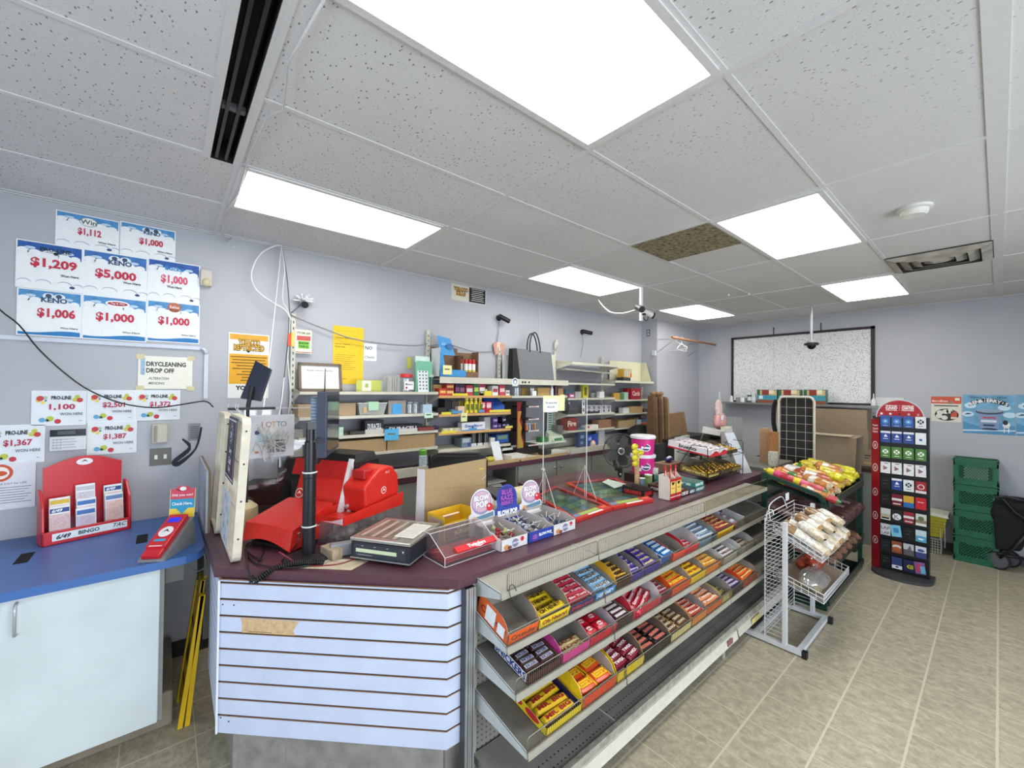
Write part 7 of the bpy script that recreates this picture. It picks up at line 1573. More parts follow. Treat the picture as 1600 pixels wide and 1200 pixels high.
# cameras on the wall
def cam_(loc,aim,label,col='#1b1b1d'):
    t=thing('security_camera',label,'security camera',loc);cb=mat(col,.35)
    MB().lathe([(0,0),(.035,0),(.035,.012),(.02,.03),(0,.03)],mat('#1b1b1d',.35),n=16).build('mount',t)
    t.rotation_euler=(math.pi/2,0,0)
    d=Vector((aim[0],aim[2],-aim[1])).normalized()
    d=Vector((aim[0],aim[2],-aim[1])).normalized()
    p0=Vector((0,0,.03));p1=Vector((0,0,.06))
    mb=MB();mb.cyl(p0,p1,.010,cb);mb.build('arm',t)
    mb=MB();q=p1+d*.03;mb.cyl(p1-d*.04,p1+d*.10,.027,cb,n=16);mb.build('body',t)
    mb=MB();mb.cyl(p1+d*.101,p1+d*.104,.019,mat('#050506',.1),n=14);mb.build('lens',t);return t
cam_(PY(779,497,3.708),(.65,-.35,-.35),'black bullet camera on the wall above the wide top shelf')
cam_(PY(909,519,3.708),(.75,-.4,-.15),'black and grey bullet camera on the wall above the fourth section')
for pts_,lb in ((((780,503),(779,520),(777,535),(779,550),(783,570),(775,588)),'grey camera cable falling behind the pink notes'),(((910,523),(911,535),(909,550),(907,558)),'thin grey cable below the second wall camera')):
    MB().tube(smooth([PY(a,b,3.69) for a,b in pts_]),.004,mat('#8b8b8e')).build('camera_cable',label=lb,cat='cable')
# crystal-like clutter around the camera beside the upright
p=PY(474,470,3.66);mb=MB();random.seed(12)
for k in range(34):
    a_=random.uniform(0,6.28);r_=random.uniform(.02,.09);q=Vector((r_*math.cos(a_),random.uniform(-.03,.02),abs(r_*math.sin(a_))*.9-.01));mb.cyl(q*.3,q,.004,mat('#d9dcde',.2),r1=.007,n=5)
mb.build('plastic_wrap',label='crumpled clear plastic bursting around the left wall camera',cat='plastic wrap',kind='stuff',loc=p)
t=thing('security_camera','silver camera with a dark lens wrapped in clear plastic','security camera',PY(473,473,3.66));mb=MB();mb.cyl((0,.03,.02),(0,-.05,-.02),.026,mat('#9b9c98',.3,.5),n=14);mb.build('body',t);mb=MB();mb.cyl((0,-.051,-.021),(0,-.075,-.03),.027,'#121214',n=14);mb.build('lens',t)
MB().tube([PY(469,477,3.66),PY(455,489,3.66)],.006,mat('#77777a')).build('camera_rod',label='grey rod from the upright to the wrapped camera',cat='rod')
MB().box(-.012,-.012,-.05,.012,.0,.05,mat('#c84a3a',.4)).box(.012,-.012,-.05,.03,0,.06,mat('#d8c040',.4)).build('wire_junction',label='red and yellow wire tag beside the age card',cat='tag',loc=PY(452,531,3.6))
# drywall column details
t=thing('wall_outlet','metal switch plate high on the wall column','switch plate',PX(1013,520,5.848));MB().box(-.004,-.03,-.055,0,.03,.055,mat('#77797c',.4,.6)).build('plate',t);
for z_ in (-.022,.022): MB().box(-.009,-.012,z_-.014,-.003,.012,z_+.014,'#c9cacc').build('socket',t)
t=thing('plug_adapter','white plug-in adapter on the column','adapter',PX(1023,552,5.848));MB().box(-.035,-.03,-.04,0,.03,.04,mat('#cdd0d2',.4)).build('case',t,bevel=.004)
# hanging rod
rodm=mat('#9a6a48',.5);R0=PY(1050,527,3.15);R1=PY(1119,539,3.15);R1=Vector((R1.x,R0.y,R0.z))
t=thing('clothes_rod','wooden clothes rod on wire brackets near the back corner','rod',R0)
d=R1-R0;MB().cyl((0,0,0),d,.017,rodm,n=14).build('rod',t);MB().cyl(d*.998,d*1.01,.02,'#4a3c38').build('end_cap',t)
for q in (.06,.72): mb=MB();mb.tube([(d.x*q,3.434-R0.y,.0),(d.x*q,0,-.02)],.005,mat('#b4b4b4',.3,.7));mb.tube([(d.x*q,3.434-R0.y,-.2),(d.x*q,0,-.02)],.005,mat('#b4b4b4',.3,.7));mb.build('bracket',t)
def hanger(f,label,rz):
    t=thing('clothes_hanger',label,'hanger',R0+d*f,rz,'white hangers on the wooden rod');hw=mat('#dcdcda',.35)
    MB().tube(smooth([(0,-.02,.005),(0,-.012,.024),(0,.012,.024),(0,.024,.0),(0,.01,-.04),(0,0,-.06)]),.004,hw).build('hook',t)
    MB().tube(smooth([(0,0,-.06),(.09,0,-.10),(.19,0,-.15),(.195,0,-.17),(.17,0,-.178),(0,0,-.18),(-.17,0,-.178),(-.195,0,-.17),(-.19,0,-.15),(-.09,0,-.10)])+[Vector((0,0,-.06))],.005,hw).build('frame',t)
hanger(.10,'white plastic hanger turned edge-on, nearest the rod end',1.25);hanger(.20,'white plastic hanger facing the shop on the rod',.15)
# camera pole hanging from the ceiling
P0=Vector((3.87,2.40,CZ))
P0=PZ(1002,447,CZ);t=thing('camera_pole','white ceiling pole carrying two small cameras','camera pole',P0)
dl=PX(1001,501,P0.x);L=CZ-PY(1001,501,P0.y).z
MB().box(-.018,-.01,-L,.018,.01,0,mat('#dfe0e2',.4)).build('pole',t)
for s_,lb,z_,xx in ((-1,'left',-L*.72,-.06),(1,'right',-L*.82,.10)):
    mb=MB();cb=mat('#232427' if s_ <0 else '#c9cacb',.35);D1=Vector((.55*s_+.2,-.5,-.25)).normalized() if s_ < 0 else Vector((.75,-.45,-.3)).normalized();c0=Vector((xx,-.02,z_+.02));mb.cyl(c0-D1*.06,c0+D1*.05,.032,cb,n=14);mb.cyl(c0+D1*.05,c0+D1*.07,.034,'#151517',n=14);mb.cyl((0,0,z_),c0,.012,'#1b1b1d');mb.build('camera',t,label=lb+' camera on the pole')
MB().tube(smooth([(.02,-.01,-L*.9),(.05,-.02,-L*.98),(.09,-.02,-L*.95),(.1,-.02,-L*.85)]),.005,'#232326').build('cable_loop',t)
MB().tube(smooth([PZ(933,466,CZ-.01),PY(942,478,2.9),PY(955,488,2.75),PY(975,489,2.62),PY(993,484,2.5)]),.006,mat('#dcdcd4',.4)).build('drooping_cable',label='white cable drooping from the ceiling to the camera pole',cat='cable')
# dome camera
P0=PZ(1268,478,CZ);L=CZ-PX(1266,545,P0.x).z;t=thing('dome_camera','black dome camera on a silver ceiling pole','security camera',P0)
MB().cyl((0,0,0),(0,0,-L+.08),.016,mat('#b4b7ba',.3,.5)).build('pole',t);MB().lathe([(0,0),(.05,0),(.05,-.02),(.08,-.03),(.08,-.055),(.05,-.06)],mat('#9b9c9e',.4),c=(0,0,-L+.10),n=18,mats=[mat('#9b9c9e',.4)]*2+[mat('#1a1a1c',.3)]*3).build('housing',t);mb=MB();mb.ell((0,0,-L+.045),(.052,.052,.055),mat('#0c0c0e',.12),n=16);mb.build('dome',t)
MB().lathe([(.03,-.006),(.03,0),(0,0)],mat('#b4b7ba',.4),n=14).build('flange',t)
# office chair
cb=mat('#1f1f20',.8,bump=.2,ns=200)
Pc=PY(716,740,2.72);t=thing('office_chair','black office chair with a padded back behind the carton','chair',(Pc.x,Pc.y,0),-.6)
zt_=PY(716,707,2.72).z
mb=MB();W=.46;Hh=.55;n=9;V=[];
prof=rrect(W,Hh,.09,5);fr=[(p[0]-W/2,-.03-.05*(1-((p[0]-W/2)/(W/2))**2),p[1]+zt_-Hh) for p in prof];bk_=[(p[0]-W/2,.05-.05*(1-((p[0]-W/2)/(W/2))**2),p[1]+zt_-Hh) for p in prof];n=len(prof)
mb.raw(fr+bk_,[tuple(range(n-1,-1,-1)),tuple(range(n,2*n))]+[(i,(i+1) % n,(i+1) % n+n,i+n) for i in range(n)],cb);mb.build('backrest',t,bevel=.02)
MB().prism([(p[0]-.25,p[1]-.45) for p in rrect(.5,.48,.1,5)],.50,.58,cb).build('seat',t,bevel=.02)
MB().cyl((0,-.2,.08),(0,-.2,.5),.03,'#1a1a1b').build('column',t);MB().tube([(0,-.1,.50),(0,.06,.49),(0,.07,.8)],.025,'#1a1a1b').build('back_bracket',t)
for k in range(5): a_=2*math.pi*k/5;mb=MB();mb.tube([(0,-.2,.11),(.28*math.cos(a_),-.2+.28*math.sin(a_),.07)],.02,'#1a1a1b');mb.ell((.28*math.cos(a_),-.2+.28*math.sin(a_),.03),(.025,.025,.03),'#121213');mb.build('wheel_leg',t)
mb=MB();mb.tube(smooth([(W/2-.02,-.05,zt_-.55),(W/2+.04,-.08,zt_-.50),(W/2+.05,-.2,zt_-.52)]),.02,'#17171a');mb.build('armrest',t)
# fan behind the counter
Pf=PY(969,704,2.80);t=thing('pedestal_fan','dark round pedestal fan behind the counter','fan',(Pf.x,Pf.y,0),.1);zf=Pf.z;R_=.195
fm=mat('#3a3b3a',.4);dirn=Vector((-.75,-.66,0));FM=frame((0,0,zf),(.66,-.75,0),(0,0,1))
mb=MB();mb.T=FM
for r_ in (.2,.4,.6,.8,1.0): mb.tube([(R_*r_*math.cos(a),R_*r_*math.sin(a),.04+.02*(1-r_)) for a in [2*math.pi*i/28 for i in range(28)]],.0035 if r_==1 else .0014,fm,n=4,closed=True)
for k in range(60): a=2*math.pi*k/60;mb.tube([(.04*math.cos(a),.04*math.sin(a),.06),(R_*math.cos(a),R_*math.sin(a),.038)],.0014,fm,n=3)
mb.build('front_grille',t)
mb=MB();mb.T=FM
for k in range(40): a=2*math.pi*k/40;mb.tube([(R_*math.cos(a),R_*math.sin(a),.03),(R_*.7*math.cos(a),R_*.7*math.sin(a),-.05),(.04*math.cos(a),.04*math.sin(a),-.06)],.0016,fm,n=3)
mb.tube([(R_*math.cos(a),R_*math.sin(a),.03) for a in [2*math.pi*i/28 for i in range(28)]],.006,fm,n=5,closed=True);mb.build('rear_grille',t)
for k in range(5):
    mb=MB();a0=2*math.pi*k/5;mb.T=FM @ rotz(a0);P=[(.03,-.02,.0),(.09,-.06,-.015),(.165,-.05,-.02),(.175,.03,.01),(.10,.05,.02),(.03,.02,.01)];mb.raw(P+[(p[0],p[1],p[2]+.003) for p in P],[tuple(range(5,-1,-1)),tuple(range(6,12))]+[(i,(i+1) % 6,(i+1) % 6+6,i+6) for i in range(6)],mat('#565856',.35));mb.build('blade',t)
mb=MB();mb.T=FM;mb.lathe([(0,.07),(.022,.068),(.026,.064),(.034,.066),(.04,.06),(.04,.04)],fm,n=22,mats=[fm,fm,mat('#a9abab',.3,.6),mat('#a9abab',.3,.6),fm]);mb.build('hub_badge',t,label='silver-ringed hub')
mb=MB();mb.T=FM;mb.cyl((0,0,-.06),(0,0,-.16),.05,fm,r1=.04);mb.build('motor',t)
mb=MB();mb.box(-.02,-.02,zf-R_-.09,.02,.02,zf-R_+.01,fm);mb.cyl((0,0,.03),(0,0,zf-R_-.08),.016,fm);mb.cyl((0,.04,zf-R_-.04),(.0,.10,zf-.06),.02,fm);mb.build('pole',t);MB().lathe([(.016,.04),(.17,.015),(.18,0),(0,0)],fm,n=24).build('base',t)
MB().ell((-.022,-.02,zf-R_-.07),.012,'#cfcfcf').build('knob',t)
# ================================================================ RIGHT PART OF THE SHOP
# pinboard
t=thing('pinboard','big white speckled board in a dark frame on the right wall','board',(RX,2.88,1.72));UR=tr(-RX,-2.88,-1.72)
def board_mat():
    m,nt,b=node_mat('speckled_board');L=nt.links
    tc=N(nt,'ShaderNodeTexCoord');n=N(nt,'ShaderNodeTexNoise');n.inputs['Scale'].default_value=75;n.inputs['Detail'].default_value=2;L.new(tc.outputs['Object'],n.inputs[0])
    cr=N(nt,'ShaderNodeValToRGB');e=cr.color_ramp.elements;e[0].position=.36;e[0].color=(*lin('#a9a9a9'),1);e[1].position=.48;e[1].color=(*lin('#dcdcda'),1);L.new(n.outputs[0],cr.inputs[0]);L.new(cr.outputs[0],b.inputs['Base Color']);b.inputs['Roughness'].default_value=.7;return m
y0,y1,z0,z1=1.066,2.88,1.716,2.782;fx=RX-.03;fmat=mat('#2c1f22',.5)
mb=MB();mb.T=UR;
for a in ((y0,z0,y1,z0+.03),(y0,z1-.035,y1,z1),(y0,z0,y0+.04,z1),(y1-.035,z0,y1,z1)): mb.box(fx,a[0],a[1],RX,a[2],a[3],fmat)
mb.build('frame',t);mb=MB();mb.T=UR;mb.box(RX-.018,y0+.03,z0+.02,RX-.004,y1-.03,z1-.02,board_mat());mb.build('panel',t)
for py_ in (1208,1282): yy=PX(py_,560,fx).y;mb=MB();mb.T=UR;mb.box(RX-.021,yy-.004,z0+.03,RX-.017,yy+.004,z1-.03,mat('#c3c6c6')).box(RX-.012,yy-.006,z1,RX-.004,yy+.006,z1+.11,'#2a2a2c');mb.build('batten',t)
# wall shelf with its goods
SX=6.98;sz=PX(1240,631,SX).z
t=thing('wall_shelf','thin grey wire shelf under the pinboard','shelf',(SX,1.9,sz));mb=MB();gs=mat('#8b8b89',.4,.5)
mb.T=tr(-SX,-1.9,-sz);mb.box(SX,1.0,sz-.004,RX-.03,2.98,sz,gs).box(SX-.004,1.0,sz-.02,SX,2.98,sz+.003,gs).box(SX,1.0,sz-.028,SX+.004,2.98,sz-.024,gs)
for k in range(60): mb.box(SX-.003,1.0+.033*k,sz-.028,SX+.001,1.004+.033*k,sz-.01,gs)
mb.build('shelf_board',t);mb=MB();mb.T=tr(-SX,-1.9,-sz);mb.sheet((SX+.1,2.98,sz),(SX+.02,3.15,sz-.0),(SX+.03,3.15,sz),(SX+.13,2.98,sz),.003,gs);mb.build('end_bracket',t)
def rbox(px0,px1,pyt,z,x,d,col,name,label,cat,printed=None,text=None,tc='#fff',group=None,tilt=0):
    a=PX(px0,630,x);b=PX(px1,630,x);w_=a.y-b.y;h=PX((px0+px1)/2,pyt,x).z-z
    mb=MB();mb.box(0,0,0,w_,d,h,mat(col,.5,var=.15,ns=30));mb.T=frame((0,-.0003,0),(1,0,0),(0,0,1))
    for q_,(u0,v0,u1,v1,c) in enumerate(printed or []): mb.rect(w_*u0,h*v0,w_*u1,h*v1,c,1+q_)
    if text: mb.text(text,w_/2,h*.5,min(h*.4,w_*.3),tc,2,w=w_*.7,bold=.05)
    o=mb.build(name,label=label,cat=cat,group=group);o.matrix_basis=tr(x,a.y,z+.001) @ rotz(-math.pi/2+tilt);return o
p=PX(1159,630,SX+.08);MB().lathe([(0,0),(.085,0),(.085,.07),(.075,.075),(0,.075)],mat('#b9bab9',.25,.7),n=22).build('steel_bowl',label='shiny steel bowl at the left of the wall shelf',cat='bowl',loc=(p.x,p.y,sz+.001))
mb=MB();mb.lathe([(.03,0),(.02,.09),(.006,.10),(0,.1)],'#cfd0d0',n=10);mb.build('white_cone',label='small white cone bottle at the left end of the wall shelf',cat='bottle',loc=(SX+.06,PX(1143,630,SX+.06).y,sz+.001))
for k,(px,c,lb) in enumerate(((1171,'#3f5a4e','dark green spray can on the wall shelf'),(1178,'#b9bfc2','white and green spray can on the wall shelf'))):
    p=PX(px,630,SX+.06);MB().lathe([(0,0),(.032,0),(.032,.03),(.032,.09),(.032,.12),(.02,.135),(.02,.165),(0,.167)],'#ccc',n=14,mats=[mat(q,.35) for q in ('#c9cbcc',c,'#d3d5d6',c,'#c9cbcc','#d9dadb','#d9dadb')]).build('spray_can',label=lb,cat='spray can',loc=(p.x,p.y,sz+.001))
def soupbox(px0,px1,lb):
    rbox(px0,px1,609,sz,SX+.03,.12,'#5a7a6e','noodle_carton',lb,'box',group='noodle cartons on the wall shelf',printed=((.02,.25,.98,.6,'#3f93a4'),(.02,.6,.98,.95,'#c9b27a'),(.25,.6,.6,.98,'#8a3226'),(.6,.7,.85,.98,'#e2d8b8'),(.02,.02,.98,.22,'#8a4a36'),(.1,.3,.3,.55,'#dfe6e6'),(.0,.6,.15,1,'#2f5e44')))
soupbox(1183,1214,'teal and red noodle carton beside the spray cans');soupbox(1216,1250,'middle teal and red noodle carton, partly behind the wire panel');soupbox(1256,1290,'right hand teal and red noodle carton on the wall shelf')
p=PX(1365,628,RX-.06);MB().lathe([(0,0),(.028,0),(.028,.06),(.008,.1),(.006,.16),(0,.16)],'#d4d6d6',n=12).build('glue_bottle',label='small white nozzle bottle at the right end of the wall shelf',cat='bottle',loc=(RX-.10,PX(1365,628,RX-.10).y,sz+.002))
# posters on the right wall
def rsheet(name,label,ya,z1_,yb,z0_,draw,paper): wallsheet(name,label,'poster',0,0,ya-yb,z1_-z0_,draw,paper=paper,M4=RWALL(ya,z0_,RX-.003))
def eggs(mb,w,h):
    mb.rect(0,h*.72,w,h,'#c9573a',1);mb.text('BurnBrae',w*.3,h*.82,h*.08,'#f0dcd0',2,bold=.03);mb.rect(w*.8,h*.85,w*.95,h*.95,'#e8e2d4',2);mb.disc(w*.66,h*.76,w*.07,'#8a7f78',3)
    mb.rect(w*.1,h*.61,w*.9,h*.66,'#5c5a52',2);mb.disc(w*.52,h*.28,w*.40,'#2c2e30',2,ry=h*.24)
    for x,y in ((.3,.36),(.48,.4),(.27,.22),(.45,.16),(.62,.42)): mb.disc(w*x,h*y,w*.11,'#d9dbd2',3,ry=h*.09)
    mb.rect(w*.66,h*.12,w*.86,h*.42,'#c4503a',3);mb.rect(w*.66,h*.12,w*.86,h*.2,'#e0c8c0',4)
rsheet('egg_poster','cream and orange poster of eggs on the right wall',.542,1.852,.290,1.548,eggs,'#d9d5c4')
def ice(mb,w,h):
    mb.rect(0,0,w,h,mat('#6fa6c6',.5,var=.3,ns=9),1);mb.poly([(0,0),(w,0),(w,h*.22),(w*.7,h*.3),(w*.3,h*.2),(0,h*.3)],'#4f8cb4',2);mb.poly([(0,h*.05),(w,h*.1),(w,h*.13),(0,h*.09)],'#c2d9e6',3)
    for x,y in ((.15,.72),(.8,.68),(.1,.5),(.9,.5),(.5,.86)): mb.disc(w*x,h*y,w*.12,'#c6dcea',2,ry=h*.07)
    mb.text('Stay for the',w*.5,h*.93,h*.045,'#2a3c54',4,w=w*.7,bold=.03)
    n=11
    for i in range(n):
        u0,u1=i/n,(i+1)/n;f=lambda u: h*(.70+.10*math.sin(math.pi*u))
        mb.poly([(w*(.12+.76*u0),f(u0)),(w*(.12+.76*u1),f(u1)),(w*(.12+.76*u1),f(u1)+h*.11),(w*(.12+.76*u0),f(u0)+h*.11)],'#22262c',4)
    for i,ch in enumerate("BEN&JERRY'S"):
        if ch == ' ': continue
        u=(i+.5)/n;mb.text(ch,w*(.12+.76*u),h*(.755+.10*math.sin(math.pi*u)),h*(.03 if ch=="'" else .075),'#e9ecee',5,bold=.05,rot=.35*math.cos(math.pi*u))
    mb.poly([(w*.3,h*.52),(w*.74,h*.52),(w*.69,h*.12),(w*.34,h*.12)],'#7f93b4',4);mb.disc(w*.52,h*.12,w*.175,'#7f93b4',4,ry=h*.03);mb.disc(w*.52,h*.57,w*.27,'#39465c',5,ry=h*.07);mb.disc(w*.52,h*.595,w*.25,'#8ea0b4',6,ry=h*.05)
    mb.rect(w*.4,h*.4,w*.64,h*.44,'#b04a4e',6);mb.rect(w*.36,h*.3,w*.66,h*.36,'#cfd6e2',6);mb.rect(w*.4,h*.2,w*.62,h*.25,'#33405e',6)
    mb.disc(w*.84,h*.25,w*.07,'#dfe4e4',6,ry=h*.08);mb.disc(w*.82,h*.31,w*.05,'#1f2226',7,ry=h*.06);mb.rect(w*.79,h*.06,w*.81,h*.2,'#dfe4e4',6);mb.rect(w*.87,h*.06,w*.89,h*.2,'#dfe4e4',6)
    mb.poly([(w*.02,h*.48),(w*.1,h*.53),(w*.2,h*.5),(w*.1,h*.49)],'#1f2a38',4)
rsheet('ice_cream_poster','blue ice cream poster showing a pint tub and a small cow',.278,1.878,-.115,1.428,ice,'#7fb0cc')
rsheet('ice_cream_poster','second blue ice cream poster, cut off by the right edge of the photo',-.123,1.884,-.52,1.430,ice,'#7fb0cc')
mb=MB();mb.box(0,-.002,0,.31,0,.20,mat('#cfcfcd',.5));o=mb.build('white_notice',label='white paper strip behind the round top of the card stand',cat='notice');o.matrix_basis=tr(RX-.004,1.10,1.63) @ rotz(-math.pi/2)
# gift card stand
t=thing('gift_card_stand','tall red and black prepaid card stand with an arched red header','card stand',(5.86,.69,0),-math.pi/2)
U=Matrix.Identity(4);redm=mat('#8c1722',.35,var=.05);blk=mat('#0d0d0f',.35)
MB().box(-.195,.0,.03,.235,.10,1.64,blk).build('tower',t)
mb=MB();mb.hexa([(-.205,.0,.03),(-.135,-.04,.03),(-.135,.10,.03),(-.205,.14,.03)],[(-.205,.0,1.61),(-.135,-.04,1.61),(-.135,.10,1.61),(-.205,.14,1.61)],redm)
d=Vector((.07,-.04,0)).normalized();mb.T=frame((-.205,0,0),d,(0,0,1))
for z_ in (.32,.58,.83,1.09,1.33): mb.disc(.04,z_,.026,'#e2d6d6',1,ry=.042);mb.disc(.04,z_,.020,'#8c1722',2,ry=.034);mb.rect(.034,z_-.018,.046,z_+.014,'#e2d6d6',3)
for i,s in enumerate(('Prepaid','Card','Centre')): mb.text(s,.04,1.54-.032*i,.022,'#e6d8d8',1,w=.05,bold=.03)
mb.build('side_panel',t,label='dark red side panel')
mb=MB();mb.T=frame((.02,-.01,1.63),(1,0,0),(0,0,1));arc=[(.185*math.cos(a),.19*math.sin(a)) for a in [math.pi*i/24 for i in range(25)]];mb.prism(arc,-.012,0,mat('#c9c9cc',.4));arc2=[(.178*math.cos(a),.182*math.sin(a)) for a in [math.pi*i/24 for i in range(25)]];mb.poly(arc2,mat('#a01420',.4),1)
for x,s,q,r_ in ((-.062,'PREPAID','CARD','CENTER'),(.062,'CENTRE DE','CARTES','PREPAYEES')): mb.text(s,x,.125,.014,'#f0e6e6',2,w=.09,bold=.04);mb.text(q,x,.103,.022,'#f0e6e6',2,w=.09,bold=.06);mb.text(r_,x,.08,.012,'#f0e6e6',2,w=.09,bold=.04)
mb.rect(-.002,.075,0,.135,'#e0c8c8',2)
for k in range(5): mb.disc(-.14+.07*k,.04,.010,('#e6dede','#e6dede','#5a1018','#c9a0a0','#c98a8a')[k],2,ry=.012);mb.rect(-.16+.07*k,.014,-.12+.07*k,.018,'#d8b8b8',2)
mb.build('header',t,label='arched red header')
mb=MB();P=[(.035+.235*math.cos(a),-.02-.20*abs(math.sin(a))**.8) for a in [math.pi+math.pi*i/18 for i in range(19)]]+[(.27,.14),(-.2,.14)];mb.prism(P,0,.03,mat('#3f3e40',.5));mb.build('base',t)
for r in range(10): MB().box(-.13,-.022,.055+.163*r,.225,-.0,.068+.163*r,blk).box(-.13,-.026,.055+.163*r,.225,-.022,.085+.163*r,blk).build('card_pocket',t)
rowsC=[[('ps1',3),('xw',1)],[('ps2',3),('w2',1)],[('xg',4)],[('gp',4)],[('bk',1),('ps2',1),('xw',1),('rd',1)],[('bk2',1),('rw',1),('yb',1),('rr',1)],[('ph',1),('k',1),('rw2',1),('pal',1)],[('lap',1),('cy',1),('bk3',1),('cb',1)],[('bk4',1),('pho',1),('ph2',1),('pu',1)],[('bk5',1),('nv',1),('by',1),('mg',1)]]
cdesc={'ps1':('#2a4f94','deep blue glowing'),'xw':('#d9dcdc','white with a black round mark'),'ps2':('#24428c','blue with a white band'),'w2':('#dcdedf','white with a small dark mark'),'xg':('#4a7a30','green with a white round mark'),'gp':('#dcdcdc','white with a coloured triangle'),'bk':('#17181b','black, first column of the fifth row'),'rd':('#9c1f2c','dark red with a white curve'),'bk2':('#1c1518','black, first column of the sixth row'),'rw':('#6e1c28','dark red and white striped, sixth row'),'yb':('#c99a34','yellow over blue'),'rr':('#b81c28','plain bright red'),'ph':('#a9a890','pale landscape photo'),'k':('#232427','black with a white K disc'),'rw2':('#8c2430','dark red and white striped, seventh row'),'pal':('#8a7a5c','brown palm tree photo'),'lap':('#c9cacc','white with black letters'),'cy':('#7fc0d8','sky blue tilted'),'bk3':('#121316','black with tiny white text'),'cb':('#4f9cbc','pale over sea blue'),'bk4':('#1a1b20','black, first column of the ninth row'),'pho':('#8a4a34','brown food photo'),'ph2':('#55565a','grey photo'),'pu':('#3a3f78','white over purple'),'bk5':('#101113','black, lowest row'),'nv':('#2c3f72','navy and white, lowest row'),'by':('#1a2348','navy with a yellow tag'),'mg':('#7a5a8a','pink and cyan tilted, lowest right')}
nord=('left','second','third','right')
for r,row in enumerate(rowsC):
    c=0
    for kd,n in row:
        for q in range(n):
            col,ds=cdesc[kd];w_,h_=.078,.118;mb=MB();mb.box(0,0,-.001,w_,h_,0,mat(col,.3,var=.12,ns=30));X=mb
            if kd in ('ps1',): X.disc(w_*.5,h_*.5,.026,'#4f86c4',1);X.disc(w_*.5,h_*.5,.010,'#a9cfe8',2);X.rect(.02,.01,w_-.02,.016,'#a9b8d8',2)
            if kd == 'ps2': X.rect(0,h_*.82,w_,h_,'#d6dae2',1);X.poly([(.025,.06),(.04,.085),(.058,.06),(.04,.055)],'#e4e8f0',1);X.rect(.02,.035,.06,.042,'#cfd6e6',1)
            if kd in ('xw','xg'):
                a_,b_=('#1a1b1c','#d9dcdc') if kd == 'xw' else ('#e2e8de','#4a7a30');X.disc(w_*.5,h_*.56,.024,a_,1)
                for s in (-1,1): X.poly([(w_*.5-.018*s,h_*.56-.016),(w_*.5-.012*s,h_*.56-.019),(w_*.5+.018*s,h_*.56+.016),(w_*.5+.012*s,h_*.56+.019)],b_,2)
                X.rect(.02,.02,.058,.025,a_,1)
            if kd == 'gp': X.poly([(.022,.03),(.058,.055),(.022,.08)],'#6f6a78',1);X.poly([(.022,.03),(.04,.055),(.022,.08)],'#9a6a5c',2);X.rect(.03,.1,.06,.107,'#333',1)
            if kd == 'w2': X.disc(w_*.5,h_*.4,.012,'#3c5a94',1)
            if kd == 'rd': X.disc(w_*.5,h_*.55,.026,'#d9c0c0',1);X.disc(w_*.5,h_*.55,.018,'#9c1f2c',2);X.rect(0,0,w_,.025,'#dcd0d0',1)
            if kd in ('rw','rw2'): X.rect(0,h_*.45,w_,h_*.65,'#dcd6d4',1);X.rect(.01,h_*.12,w_-.01,h_*.22,'#cfc0c0',1)
            if kd == 'yb': X.rect(0,0,w_,h_*.42,'#2a64a4',1)
            if kd == 'rr': X.text('Rogers',w_*.5,h_*.6,.014,'#ecd8d8',1,bold=.04)
            if kd == 'k': X.disc(w_*.5,h_*.4,.034,'#dcdfe0',1);X.text('K',w_*.5,h_*.4,.045,'#232427',2,bold=-.01)
            if kd in ('ph','pal'): X.rect(0,h_*.5,w_,h_,'#c4c9bc',1);X.disc(w_*.5,h_*.62,.022,'#5e6648',2) if kd == 'pal' else X.rect(.01,.01,w_-.01,.05,'#b7a888',2);X.rect(0,0,w_,.025,'#d6d4cc',2)
            if kd == 'lap': X.text('LAP',w_*.5,h_*.65,.03,'#4a4b4e',1);X.text('LAP',w_*.5,h_*.2,.026,'#3a3b3e',1)
            if kd == 'cy': X.rect(.02,.04,.06,.09,'#3f86b8',1)
            if kd == 'cb': X.rect(0,h_*.5,w_,h_,'#b9ccd2',1);X.disc(w_*.5,h_*.25,.022,'#d6e4ea',2,ry=.01)
            if kd == 'pho': X.disc(w_*.5,h_*.55,.034,'#cfc6bc',1,ry=.02);X.disc(w_*.5,h_*.35,.03,'#a8542e',2,ry=.02)
            if kd == 'ph2': X.rect(0,h_*.5,w_,h_,'#b9bcbe',1);X.poly([(.03,.06),(.06,.06),(.05,.11)],'#5c5e62',2)
            if kd == 'pu': X.rect(0,h_*.5,w_,h_,'#cdd2dc',1);X.disc(w_*.5,h_*.66,.026,'#3c4e84',2,ry=.014)
            if kd == 'nv': X.rect(0,0,w_,h_*.3,'#d6d8dc',1);X.disc(w_*.5,.02,.014,'#23272e',2,ry=.008)
            if kd == 'by': X.poly([(.024,.05),(.036,.068),(.072,.068),(.072,.032),(.036,.032)],'#dccf2a',1);X.text('BEST',.054,.057,.012,'#14161c',2,bold=.06);X.text('BUY',.054,.043,.012,'#14161c',2,bold=.06)
            if kd == 'mg': X.rect(.01,.02,.05,.1,'#b83a5e',1);X.rect(.04,.01,w_-.004,.08,'#5fa8c8',1.5)
            if kd.startswith('bk'): X.rect(.015,.05,.05,.054,'#5a5c60',1);X.rect(.02,.085,.06,.087,'#6a6c70',1)
            lb=ds+' gift card' if n == 1 else ds+' gift card, '+nord[c]+' column'
            if kd == 'ps2' and r == 4: lb='blue gift card with a white band, fifth row'
            if kd == 'xw' and r == 4: lb='white gift card with a black round mark, fifth row'
            o=mb.build('gift_card',label=lb,cat='gift card',group='gift cards on the red stand')
            tw=(.12 if kd in ('cy','mg') else random.uniform(-.02,.02))
            o.matrix_basis=tr(5.86,.69,0) @ rotz(-math.pi/2) @ tr(-.127+.089*c,-.0275,.058+.163*(9-r)+.008) @ frame((0,0,0),(1,0,tw),(0,0,1))
            c+= 1
